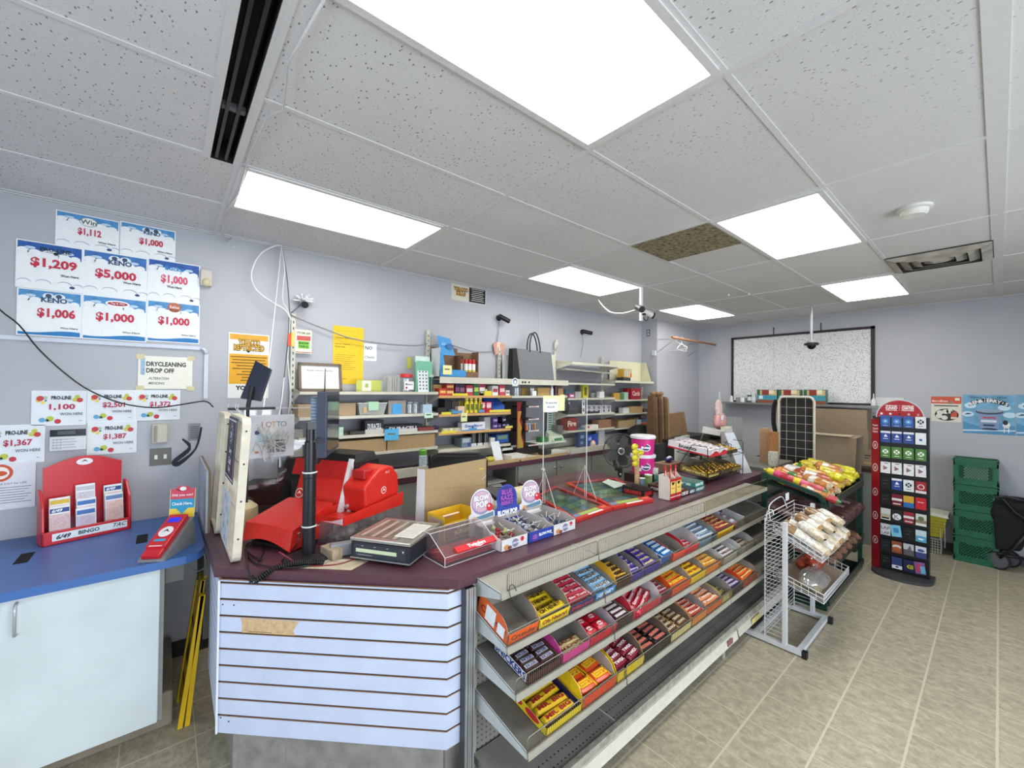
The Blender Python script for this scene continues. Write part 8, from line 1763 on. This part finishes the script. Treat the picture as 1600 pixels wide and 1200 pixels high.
# milk crates
CX=6.90;gm=mat('#1f6143',.45,var=.12,ns=20);gmd=mat('#184f37',.5)
def crate():
    t=thing('milk_crate','x','crate',(CX,.34,0),-math.pi/2);W,D_,Hh=.335,.30,.288
    mb=MB();
    for (x0,y0,x1,y1) in ((0,0,W,.012),(0,D_-.012,W,D_),(0,0,.012,D_),(W-.012,0,W,D_)):
        mb.box(x0,y0,.0,x1,y1,.07,gm);mb.box(x0,y0,Hh-.075,x1,y1,Hh-.004,gm)
    for x in (0,W-.04):
        for y in (0,D_-.04): mb.box(x,y,.07,x+.04,y+.04,Hh-.07,gm)
    mb.box(.008,D_-.016,.05,W-.008,D_-.012,Hh-.05,mat('#0c2219',.8));mb.box(.012,.01,.05,.016,D_-.012,Hh-.05,mat('#0c2219',.8));mb.box(W-.016,.01,.05,W-.012,D_-.012,Hh-.05,mat('#0c2219',.8));mb.box(-.006,-.006,Hh-.03,W+.006,D_+.006,Hh-.018,gm);mb.box(-.006,-.006,.0,W+.006,D_+.006,.012,gm);mb.box(.01,.01,.01,W-.01,D_-.01,.018,gmd);mb.box(-.004,-.005,.05,W+.004,0,.056,gm)  # near-black inner panels added to stand in for shade inside the crate
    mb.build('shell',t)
    for side in range(2):
        mb=MB();mb.T=frame((0,0,0),(1,0,0),(0,0,1)) if side == 0 else frame((0,D_,0),(0,-1,0),(0,0,1));L_=W if side == 0 else D_
        for k in range(-6,14):
            for s in (1,-1):
                x0=.04+k*.026;z0=.07 if s == 1 else .213;x1=x0+.143*.85;z1=.213 if s == 1 else .07;a=max(x0,.04);b=min(x1,L_-.04)
                if b-a < .01: continue
                za=z0+(z1-z0)*(a-x0)/(x1-x0);zb=z0+(z1-z0)*(b-x0)/(x1-x0);mb.hexa([(a,za-.005,-.008),(b,zb-.005,-.008),(b,zb+.005,-.008),(a,za+.005,-.008)],[(a,za-.005,-.002),(b,zb-.005,-.002),(b,zb+.005,-.002),(a,za+.005,-.002)],gm)
        mb.build('lattice',t)
    mb=MB();mb.box(W*.3,-.004,Hh-.085,W*.7,.0,Hh-.070,gm);mb.build('hand_grip',t)
    return t
c0=crate();nm=('lowest green crate of the stack','green crate second from the bottom of the stack','green crate third from the bottom of the stack','topmost green crate, holding white mesh')
tag(c0,nm[0],None,'stacked green milk crates');c0['label']=nm[0]
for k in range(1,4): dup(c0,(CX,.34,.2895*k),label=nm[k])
sub(MB().box(.08,.02,.03,.26,.2,.20,mat('#c9cdc9',.6,var=.2,ns=60)).build('white_jug',label='white contents showing through the topmost green crate',cat='container'),tr(CX,.34,.2895*3) @ rotz(-math.pi/2))
# yellow basket over white wire basket
t=thing('yellow_basket','yellow plastic basket hung on the wire basket beside the card stand','basket',(6.92,.60,.20),-math.pi/2);ym=mat('#a9a02e',.45,var=.1)
mb=MB();mb.hexa([(0,.03,0),(.17,.03,0),(.17,.25,0),(0,.25,0)],[(-.02,0,.26),(.21,0,.26),(.21,.28,.26),(-.02,.28,.26)],ym)
mb.build('tub',t,bevel=.01);mb=MB()
for k in range(5): mb.box(.0,.018-.004*k,.05+.035*k,.175+.006*k,.03-.004*k,.06+.035*k,mat('#8f872a'))
mb.build('ribs',t,kind='stuff');MB().hexa([(-.03,-.012,.26),(.22,-.012,.245),(.22,.29,.245),(-.03,.29,.26)],[(-.03,-.012,.30),(.215,-.012,.275),(.215,.29,.275),(-.03,.29,.30)],'#d8d6c0').build('white_rim',t)
t=thing('wire_basket','small white wire basket on the floor beside the card stand','basket',(6.93,.60,0),-math.pi/2);ww=mat('#c6c4b8',.4);mb=MB()
for k in range(8): mb.cyl((.0+.022*k,0,0),(.0+.022*k,0,.30 if k==7 else .19),.003,ww,n=4);mb.cyl((.155,.04*k,0),(.155,.04*k,.19),.003,ww,n=4)
for k in range(7): mb.cyl((0,0,.005+.03*k),(.155,0,.005+.03*k),.003,ww,n=4);mb.cyl((.155,0,.005+.03*k),(.155,.28,.005+.03*k),.003,ww,n=4)
mb.cyl((.19,0,.1),(.19,0,.42),.003,ww,n=4);mb.build('wire_mesh',t,kind='stuff')
# folded stroller
t=thing('stroller','black folded stroller leaning by the green crates','stroller',(6.78,0,0));bs=mat('#141417',.85);fr=mat('#1d1e21',.4)
def wheel(y,x,r,par):
    mb=MB();mb.T=frame((x,y,r),(-.25,-1,0),(0,0,1));mb.lathe([(r*.86,-.014),(r,-.01),(r,.01),(r*.86,.014)],mat('#17171a',.7),n=28);w_=mb.build('wheel',par)
    mb=MB();mb.T=frame((x,y,r),(-.25,-1,0),(0,0,1));mb.lathe([(0,.012),(r*.2,.012),(r*.84,.006),(r*.86,0),(r*.84,-.006),(0,-.01)],mat('#5b5b60',.5),n=24);mb.build('hub',w_)
wheel(.015,.12,.095,t);wheel(-.06,.30,.095,t)
mb=MB();mb.tube([(.10,-.0,.13),(.06,-.10,.28),(.06,-.22,.52)],.014,fr);mb.tube([(.16,-.16,.16),(.10,.02,.17)],.02,fr);mb.tube([(.05,-.02,.78),(.03,-.10,.66),(.05,-.30,.48)],.012,fr);mb.tube([(.05,.015,.74),(.05,.03,.79),(.06,-.05,.80),(.08,-.28,.76)],.013,fr);mb.build('frame',t)
mb=MB();mb.hexa([(.08,.03,.22),(.08,-.14,.24),(.24,-.16,.24),(.24,.03,.22)],[(.08,.05,.70),(.08,-.26,.72),(.24,-.26,.72),(.24,.05,.70)],bs);mb.ell((.16,-.13,.70),(.10,.20,.10),bs,n=16);mb.ell((.14,.01,.6),(.07,.06,.10),bs);mb.build('fabric',t,bevel=.02)
# cabinet and cartons behind the bread rack
MB().box(6.70,1.02,0,7.2,2.3,.90,mat('#7f8078',.5,var=.06,ns=4)).box(6.69,1.01,.90,7.21,2.31,.945,'#3a2626').box(6.72,1.025,.0,6.9,1.03,.08,'#2c2a28').build('low_cabinet',label='grey low cabinet with a dark red top behind the bread rack',cat='cabinet')
tk=mat('#8c7a64',.75,var=.07,ns=14)
def carton_(x,y0,y1,z0,z1,d,label,seam=None,marks=None):
    mb=MB();mb.box(x,y0,z0,x+d,y1,z1,tk);mb.T=frame((x-.0003,y1,z0),(0,-1,0),(0,0,1))
    if seam: mb.rect(0,(z1-z0)*seam,y1-y0,(z1-z0)*seam+.003,'#5f5140',1)
    for (a,b,c,d_,col) in marks or []: mb.rect(a,b,c,d_,col,1)
    return mb.build('cardboard_carton',label=label,cat='carton')
carton_(6.93,1.10,1.66,1.412,1.665,.26,'topmost long brown carton under the wall shelf');carton_(6.93,1.09,1.66,1.15,1.410,.26,'long brown carton directly below the topmost one');carton_(6.90,1.02,1.60,.947,1.148,.28,'lowest brown carton with dark print on the cabinet',marks=[(.48,.13,.54,.145,'#3a3024'),(.48,.10,.53,.11,'#3a3024'),(.47,.03,.56,.05,'#b3a04a')])
MB().box(6.26,1.10,.0,6.68,1.64,.885,mat('#4f4a44',.6)).build('stool_crate',label='dark stand under the big brown carton behind the bread rack',cat='stand')
t=thing('big_carton','biggest brown carton, with a rumpled top, behind the bread rack','carton',(6.28,1.12,.886));MB().hexa([(0,-.01,0),(.36,-.01,0),(.36,.48,0),(0,.48,0)],[(0,-.03,.46),(.36,-.03,.47),(.36,.49,.47),(0,.49,.46)],mat('#9a8870',.75,var=.08,ns=10)).build('carton',t);MB().hexa([(-.02,.03,.46),(.2,.03,.47),(.2,.5,.475),(-.02,.5,.462)],[(-.05,.04,.475),(.2,.03,.478),(.2,.51,.482),(-.04,.5,.48)],mat('#b3a48a',.75)).build('flap',t)
# gridwall panel with dark bag behind
gx=5.95;ya,yb_=PX(1215,620,gx).y,PX(1274,624,gx).y;za=PX(1215,619,gx).z;W=ya-yb_
t=thing('grid_panel','cream-framed wire grid panel with a dark bag behind it','grid panel',(gx,ya,0),-math.pi/2);H_=za;
mb=MB();P=[(.012,0,.0),(.012,0,H_-.06),(.03,0,H_-.02),(.06,0,H_-.005),(W-.06,0,H_-.005),(W-.03,0,H_-.02),(W-.012,0,H_-.06),(W-.012,0,.0)];mb.tube(P,.014,mat('#c9c2b0',.45),n=8);mb.build('frame',t)
mb=MB()
for k in range(1,4): mb.cyl((W*k/4,0,.3),(W*k/4,0,H_-.01),.0025,mat('#b9b6aa',.4),n=4)
for k in range(15): mb.cyl((.01,0,.3+.1*k),(W-.01,0,.3+.1*k),.0025,mat('#b9b6aa',.4),n=4)
mb.build('wire_grid',t);
mb=MB();mb.hexa([(.02,.03,.95),(W-.02,.03,.95),(W-.02,.10,.95),(.02,.10,.95)],[(.03,.03,H_-.02),(W-.03,.03,H_-.02),(W-.03,.08,H_-.02),(.03,.08,H_-.02)],mat('#2a2725',.8,var=.3,ns=9));mb.build('dark_bag',label='dark cloth bag hanging behind the cream wire grid panel',cat='bag',loc=(gx,ya,0),rz=-math.pi/2)
mb=MB();mb.tube(smooth([(0,0,0),(.01,.03,-.1),(.0,.03,-.3),(.01,.0,-.45)]),[.03]*13 if False else .025,mat('#1c1b1c',.8));mb.build('black_strap',label='black strap hanging at the left of the grid panel',cat='strap',loc=(gx+.05,ya+.03,H_-.05))
# green bread rack
dg=mat('#16382c',.4,var=.08);X0,X1,Y0,Y1=4.40,5.80,.98,1.46
t=thing('bread_rack','dark green metal bread rack with sloping tiers','bread rack',(X0,Y1,0));UB=tr(-X0,-Y1,0)
def brk(name,fn,**k): mb=MB();mb.T=UB.copy();fn(mb);return mb.build(name,t,**k)
for x,nm_ in ((X0,'side_frame'),(X1,'side_frame')):
    def f(m):
        m.box(x-.02,Y1-.03,0,x+.02,Y1+.01,1.12,dg)
        P=[(x,Y1-.01,1.10),(x,1.2,1.035),(x,Y0+.10,1.0),(x,Y0+.035,.975),(x,Y0+.005,.92),(x,Y0,.84),(x,Y0,0)]
        P=smooth(P,3)
        for i in range(len(P)-1):
            a,b=P[i],P[i+1];dd=(b-a).normalized();nn=Vector((1,0,0));q=dd.cross(nn)*.017
            m.hexa([a-nn*.015-q,a+nn*.015-q,a+nn*.015+q,a-nn*.015+q],[b-nn*.015-q,b+nn*.015-q,b+nn*.015+q,b-nn*.015+q],dg)
        m.box(x-.018,Y0,.0,x+.018,Y1,.035,dg)
    brk(nm_,f)
tiersB=[(.90,1.02),(.62,.72),(.32,.42),(.05,.06)]
for k,(zf_,zb_) in enumerate(tiersB):
    def f(m):
        m.sheet((X0+.02,Y0,zf_),(X1-.02,Y0,zf_),(X1-.02,Y1,zb_),(X0+.02,Y1,zb_),.004,mat('#1a241f',.5));m.box(X0+.015,Y0-.03,zf_-.01,X1+.02,Y0-.018,zf_+.045,mat('#2b332c',.4));m.box(X0+.015,Y0-.018,zf_-.012,X1+.02,Y0,zf_-.002,mat('#2b332c',.4))
        n=40
        for q in range(n): x=X0+.03+(X1-X0-.06)*q/n;m.cyl((x,Y0,zf_+.003),(x,Y1,zb_+.003),.002,dg,n=4,caps=False)
    brk('tier',f)
brk('brace',lambda m:(m.box(X0,Y1-.02,.2,X1,Y1-.01,.23,dg),m.box(X0,Y1-.02,.86,X1,Y1-.01,.9,dg)))
def loaf(L,w,h,cols,marks=(),rnd=.8):
    mb=MB();n=10;st=[(-.5,.2),(-.45,.5),(-.40,.88),(-.2,1),(0,.93),(.2,1),(.38,.9),(.43,.3),(.5,.34)];V=[]
    for x,s in st:
        for k in range(n): a=2*math.pi*k/n;V.append((x*L,math.cos(a)*w/2*s,h/2+math.sin(a)*h/2*s))
    for i in range(len(st)-1): mb.raw(V[i*n:(i+2)*n],[(k,(k+1) % n,(k+1) % n+n,k+n) for k in range(n)],mat(cols[min(i*len(cols)//(len(st)-1),len(cols)-1)],.25,spec=.7,var=.35,ns=45),True)
    return mb
def bags(base,kinds,spots,name,cat,group):
    ms=[(loaf(*k[0]).mesh(name),k[1]) for k in kinds]
    for i,(k,x,y,z,r,tl) in enumerate(spots):
        me,lb=ms[k];o=bpy.data.objects.new(name,me);COL.objects.link(o);o.matrix_basis=base @ tr(x,y,z) @ rotz(r) @ roty(tl);tag(o,lb,cat,group)
def tM(k): zf_,zb_=tiersB[k];return tr(X0,Y0,zf_+.008) @ rotx(math.atan2(zb_-zf_,Y1-Y0))
K=[((.27,.15,.09,['#3f7a34','#3f7a34','#b9702e','#c9873e','#c98a48']),'green-topped bag of buns on the upper bread tier'),((.26,.15,.09,['#c9b08a','#b87a3a','#d9d0c4','#b87a3a','#c79a5a']),'brown and white bread bag on the upper bread tier'),
 ((.25,.16,.09,['#c9782e','#a84a2e','#d9d4d0','#c98a5a']),'orange and white bread bag on the upper bread tier'),((.22,.15,.09,['#d6c92a','#d9cf2e','#c9b82a','#d6cc38']),'bright yellow bread bag on the upper bread tier'),
 ((.22,.14,.085,['#c9a83a','#c4863a','#d6c04a','#b87a3a']),'golden bun bag on the upper bread tier'),((.22,.11,.07,['#3a2438','#2b1c2a','#4a3040']),'dark purple bread bag on the upper bread tier'),
 ((.30,.05,.07,['#2f6e38','#b8323c','#d0406e','#d9c42e','#d9cf38']),'bread bag with red and yellow ends at the near side of the rack')]
sp=[];h2=math.pi/2
for i in range(11):
    x=.09+.125*i
    for j in range(3):
        y=.12+.14*j;kk=(6 if i==0 and j <3 else 0 if i <= 2 and j >0 else 1 if i <= 3 else 2 if i <= 5 and j >0 else 5 if i==7 and j >1 else 3 if i >= 8 else 4)
        if i <= 2 and j == 0: kk=1
        sp.append((kk,x,y,.006+(.0 if i % 2 else .015),h2+random.uniform(-.3,.3) if kk != 6 else h2,random.uniform(-.1,.1)))
for i in range(7): sp.append(((1,2,4,3,4,1,3)[i],.25+.16*i,.14+.05*(i % 3),.075,h2+random.uniform(-.5,.5),.05))
for i in range(4): sp.append((6,.07,.06+.11*i,.02+.045*(i % 2),h2,0))
bags(tM(0),K,sp,'bread_bag','bread bag','bread bags on the upper tier')
sub(loaf(.34,.085,.05,['#3f8a34','#4f9a38','#c98a4a','#c9844a','#3f8a34','#2f7a30']).build('tortilla_bag',label='tall green and orange bag standing against the wire grid panel',cat='bread bag'),tr(PY(1246,745,1.40).x,1.40,PY(1246,745,1.40).z) @ rotz(-2.2) @ roty(-1.2))
K2=[((.34,.14,.09,['#4a2a2c','#5c3a38','#6e5450','#4a2c2c']),'dark plum bread bag on the second bread tier'),((.32,.14,.09,['#5a3a36','#a89890','#6e4a44']),'plum and clear bread bag on the second bread tier')]
bags(tM(1),K2,[((i+j) % 2 and i >6,.12+.115*i,.12+.15*j,.006,h2+random.uniform(-.15,.15),0) for i in range(11) for j in range(3)],'brown_bread_bag','bread bag','plum bread bags on the second tier')
K3=[((.40,.18,.10,['#7a5644','#8a6450','#6e4c3e']),'brown paper bread bag on the third bread tier')]
bags(tM(2),K3,[(0,.2+.19*i,.16,.004,h2+random.uniform(-.1,.1),0) for i in range(6)],'paper_bread_bag','bread bag','brown bags on the third tier')
# white wire rack in front
t=thing('white_rack','white wire rack with two tilted baskets on a square tube base','wire rack',(3.50,1.02,0));UW2=tr(-3.5,-1.02,0);wt=mat('#c9cbcc',.35)
def wr(name,fn,**k): mb=MB();mb.T=UW2.copy();fn(mb);return mb.build(name,t,**k)
for x in (3.50,4.19): wr('foot_bar',lambda m:(m.box(x-.018,.885,.012,x+.018,1.30,.045,wt),m.box(x-.02,.88,.0,x+.02,.91,.048,'#1b1b1c'),m.box(x-.02,1.29,.0,x+.02,1.31,.048,'#1b1b1c')))
for y in (.93,1.22): wr('cross_bar',lambda m:m.box(3.51,y-.017,.012,4.18,y+.017,.043,wt))
for x in (3.50,4.19): wr('post',lambda m:m.box(x-.02,1.005,.04,x+.02,1.03,.93 if x <4 else .95,wt))
def ladder(m):
    for x in (3.50,4.19):
        m.cyl((x,1.15,.04),(x,1.15,.93),.004,wt,n=5)
        for k in range(29): m.cyl((x,1.03,.05+.031*k),(x,1.158,.05+.031*k),.0026,wt,n=4)
    for k in range(29): m.cyl((3.50,1.15,.05+.031*k),(4.19,1.15,.05+.031*k),.0022,wt,n=4)
    m.cyl((3.5,1.15,.95),(4.19,1.15,.95),.004,wt,n=5)
wr('wire_back',ladder)
def basket(zf_,zb_,yf,yb2):
    def f(m):
        q=lambda x,y,dz: (x,y,zf_+(zb_-zf_)*(y-yf)/(yb2-yf)+dz)
        x0,x1=3.52,4.25
        for dz in (0,.03,.06): m.tube([q(x0,yb2,dz),q(x0,yf,dz),q(x1,yf,dz),q(x1,yb2,dz)],.0035,wt,n=5)
        for k in range(28): x=x0+(x1-x0)*k/27;m.tube([q(x,yb2,0),q(x,yf,0),q(x,yf,.062)],.0022,wt,n=4)
        for k in range(8): y=yf+(yb2-yf)*k/7;m.tube([q(x0,y,.062),q(x0,y,0),q(x1,y,0),q(x1,y,.062)],.0022,wt,n=4)
    wr('basket',f)
basket(.70,.84,.80,1.10);basket(.42,.50,.79,1.10)
wr('hook',lambda m:[m.tube(smooth([(3.52+.06*k,1.15,.90),(3.52+.06*k,1.14,.98),(3.50+.06*k,1.10,1.0),(3.49+.06*k,1.09,.97)]),.004,wt) for k in range(1)])
wr('top_rail',lambda m:m.tube(smooth([(3.58,1.14,.90),(3.62,1.16,1.0),(3.85,1.16,1.03),(3.95,1.16,1.0),(3.97,1.14,.92)]),.004,wt));wr('price_tag',lambda m:m.box(3.93,1.135,.99,4.0,1.14,1.05,'#d8dcdc'))
def bM(zf_,zb_,yf,yb2): return tr(3.54,yf+.01,zf_+.008) @ rotx(math.atan2(zb_-zf_,yb2-yf))
K4=[((.21,.12,.075,['#b8a486','#c9bda6','#d2cfc6','#b39470']),'clear-wrapped pale buns in the upper white basket'),((.20,.12,.075,['#a98458','#cfc9bc','#8f6e4c','#c9c0b0']),'clear-wrapped brown buns in the upper white basket')]
bags(bM(.70,.84,.80,1.10),K4,[((i+j) % 2,.09+.12*i,.08+.14*j,.004+.0,h2+random.uniform(-.25,.25),0) for i in range(6) for j in range(2)]+[(i % 2,.14+.13*i,.14+.06*(i % 2),.065,h2+random.uniform(-.5,.5),.1) for i in range(5)],'bun_bag','bun bag','clear-wrapped buns in the upper basket')
base=bM(.42,.50,.79,1.10)
sub(MB().box(0,0,0,.68,.30,.003,mat('#8a7866',.8)).build('card_liner',label='brown card lining the lower white basket',cat='card'),base)
on=mat('#9c3a20',.4,var=.3,ns=30);pt=mat('#7d745a',.6,var=.25,ns=30);random.seed(31)
for nm_,m_,ctr,num,lb,r0 in (('onion',on,(.47,.20),12,'red-orange netted onion at the back of the lower white basket',.036),('potato',pt,(.17,.10),9,'brown potato in a clear bag in the lower white basket',.036)):
    mb=MB();mb.ell((0,0,0),(r0,r0*(1 if nm_=='onion' else 1.2),r0*.9),m_,n=14,k=9)
    if nm_ == 'onion': mb.cyl((0,0,r0*.85),(0,0,r0*1.1),r0*.2,m_,r1=.002,n=8)
    me=mb.mesh(nm_)
    for k in range(num):
        o=bpy.data.objects.new(nm_,me);COL.objects.link(o);cx_=ctr[0]+(k % 5-2)*.066;cy_=ctr[1]+((k//5) % 2-.5)*.07;o.matrix_basis=base @ tr(cx_+random.uniform(-.01,.01),cy_,.036+.055*(k//10)) @ rotz(random.uniform(0,6)) @ rotx(random.uniform(-.4,.4));tag(o,lb,nm_,nm_+'s in the lower white basket')
mb=MB();mb.ell((.17,.11,.05),(.17,.09,.062),clear((.95,.94,.92),.9,op=.18),n=18,k=10);mb.cyl((.30,.14,.08),(.36,.17,.10),.02,clear((.95,.94,.92),.9,op=.18),r1=.035,n=8);mb.build('plastic_bag',label='clear plastic bag around the potatoes',cat='bag').matrix_basis=base
# end of the sales counter: flakes box, toys, card holders
def onct(px,py,z=CT+.001): return PZ(px,py,z)
t=thing('cereal_box','tilted white open box printed orange and blue, above the wire rack','box',(4.72,2.0,CT+.001),.1)
mb=MB();mb.T=tr(0,0,.30) @ roty(.22) @ rotx(.1);m2=tray(.34,.2,.08,.07,'#c9c5c0','#8a857c',None,curve=False);m2.T=frame((0,-.0006,0),(1,0,0),(0,0,1));m2.rect(.1,.005,.33,.04,'#c96a3a',1);m2.disc(.06,.04,.025,'#2f5ea8',1);m2.text('CLASSIC',.2,.055,.016,'#2a3a6a',2,bold=.04)
o=m2.build('tray',t);o.matrix_basis=tr(0,0,.36) @ roty(.25) @ rotx(.1);MB().box(.03,.05,0,.26,.18,.30,mat('#5c5044',.6)).build('dark_base',t);MB().box(.0,.04,.29,.30,.19,.31,'#3a322c').build('ledge',t)
mb=MB();pk=mat('#c9908c',.45,var=.35,ns=25);mb.ell((.03,0,.08),(.14,.05,.10),pk,n=14);mb.ell((-.01,0,.22),(.08,.035,.11),mat('#c9b0a8',.45,var=.4,ns=30));mb.ell((.01,0,.34),(.025,.02,.08),mat('#9aa0a4',.4));mb.box(-.06,-.056,.10,-.01,-.05,.15,'#d6dae6');mb.build('toy_bag',label='pinkish bags bunched up on top of the tilted white box',cat='bag',loc=(4.80,2.05,CT+.44),kind='stuff')
t=thing('tag_card','dark olive rounded card with a white tag above the wafer boxes','card',(PY(1096,700,2.12).x,2.12,CT+.001));Hh=.38;P=[(0,0),(.15,0)]+[(.075+.075*math.cos(a),Hh-.14+.14*math.sin(a)) for a in [math.pi*i/12 for i in range(13)]]
mb=MB();mb.T=frame((0,0,0),(1,0,0),(0,0,1));mb.prism(P,-.02,0,mat('#22301f',.5));mb.rect(.02,Hh-.27,.13,Hh-.21,'#b9c0b4',1);mb.text('Xx',.075,Hh-.24,.03,'#22301f',2,bold=.05);mb.build('card',t)
for k,(px,lb) in enumerate(((1068,'pale framed digital display with a blue face'),(1081,'pale box with two dark marks behind the wafer boxes'))):
    p=PY(px,700,2.25);mb=MB();mb.box(0,0,0,.15,.03,.34,mat('#b6bab2',.4));mb.box(.03,-.002,.20,.11,0,.31,('#5f86a4','#8a8c84')[k]);
    if k: mb.box(.04,-.004,.22,.06,-.001,.27,'#26282a');mb.box(.08,-.004,.22,.1,-.001,.27,'#26282a')
    mb.build('display_unit',label=lb,cat='display',loc=(p.x-.05+.03*k,2.3+.04*k,CT+.001))
mb=MB();mb.ell((0,0,.11),(.30,.16,.15),mat('#1b1a1b',.7),n=16);mb.build('black_bag',label='black bag behind the pink buckets, under the brown paper bag',cat='bag',loc=(4.42,2.75,BCZ+.0),kind=None).location=(5.25,3.33,BCZ+.002)
t0=PY(1058,700,3.0)
# paper bags
a,b=PY(1042,684,3.1),PY(1075,682,3.1);MB().hexa([(0,0,0),(b.x-a.x,0,0),(b.x-a.x,.12,0),(0,.12,0)],[(-.03,.03,.33),(b.x-a.x-.06,.03,.36),(b.x-a.x-.03,.09,.36),(-.03,.09,.33)],mat('#86694a',.8,var=.15,ns=12)).build('paper_bag',label='single brown paper bag standing before the corner',cat='paper bag',loc=(a.x,3.1,a.z),bevel=.006)
MB().box(a.x-.2,2.98,0,b.x+.5,3.40,a.z-.002,mat('#2c2826',.6)).build('corner_desk',label='dark desk at the back corner under the brown paper bag',cat='desk')
zb=PY(1033,692,3.05).z;zt_=PY(1033,618,3.05).z;xa=PY(1022,650,3.05).x
for k in range(6):
    mb=MB();hh=(zt_-zb)*(1-.03*(k % 3));mb.hexa([(0,0,0),(.075,0,0),(.075,.12,0),(0,.12,0)],[(.005,.02,hh),(.072,.02,hh-.01),(.072,.10,hh),(.005,.10,hh)],mat(('#6b4f38','#7d6040','#5c4230','#8a6f4a','#6e5236','#9a805a')[k],.85,var=.3,ns=14));mb.build('upright_paper_bag',label=('leftmost','second','third','fourth','fifth','rightmost')[k]+' brown paper sack of the tall upright bundle',cat='paper sack',group='upright brown paper sacks',loc=(xa+.078*k,3.05+.02*(k % 2),zb))
MB().box(xa-.02,3.0,0,xa+.50,3.25,zb-.002,mat('#4d4f52',.5,.3)).build('grey_bin',label='grey bin under the upright paper sacks',cat='bin')
mb=MB()
for k in range(3): mb.ell((.1+.1*k,.06,.03),(.05,.04,.035),mat('#8a6a48',.8))
mb.build('bag_tops',label='rolled tops above the upright paper sacks',cat='paper',kind='stuff',loc=(xa+.02,3.08,zt_-.005))
# white leaning sheets, clear column and wood at the counter end
a=onct(1168,744);MB().hexa([(0,0,0),(.16,-.05,0),(.16,-.046,0),(0,.004,0)],[(-.10,.12,.42),(.03,.08,.42),(.03,.084,.42),(-.10,.124,.42)],mat('#c6c9cc',.4)).build('white_panel_stand',label='tall white leaning sheet at the counter end',cat='sheet',loc=(4.60,1.74,C_))
t=thing('leaflet_holder','tall clear and cream leaflet holder at the counter end','leaflet holder',(4.68,1.80,C_));MB().hexa([(0,0,0),(.20,0,0),(.20,.16,0),(0,.16,0)],[(-.02,.12,.46),(.14,.12,.46),(.14,.17,.46),(-.02,.17,.46)],clear((.85,.84,.80),.4,op=.45)).build('holder',t);MB().box(-.02,.118,.42,.14,.17,.47,mat('#c9c4b0',.5)).build('leaflets',t)
p=PY(1163,700,2.0);MB().box(0,0,0,.30,.20,.50,clear((.9,.91,.92),.5,op=.15)).build('clear_column',label='tall clear empty plastic bin behind the leaflet holder',cat='bin',loc=(5.35,2.12,1.06))
MB().box(5.0,1.62,0,5.85,2.5,1.055,mat('#6f6e68',.6)).build('side_table',label='grey side table beyond the counter end',cat='table')
for px0,px1,pt_,x_,c,lb in ((1187,1200,669,5.4,'#b3906a','tan card sheet behind the leaflet holder'),(1200,1213,675,5.3,'#9a6a3c','bundle of brown wooden sticks'),(1200,1212,706,5.2,'#b9b4a4','small pale box below the wooden sticks')):
    a,b=PX(px0,700,x_),PX(px1,700,x_);h=PX((px0+px1)/2,pt_,x_).z-1.056;mb=MB();mb.box(0,b.y,0,.08,a.y,h,mat(c,.6,var=.4 if 'sticks' in lb else .1,ns=60));mb.build('stick_bundle' if 'sticks' in lb else 'card_sheet' if 'tan' in lb else 'pale_box',label=lb,cat='sticks' if 'sticks' in lb else 'card' if 'tan' in lb else 'box',loc=(x_,0,1.056))
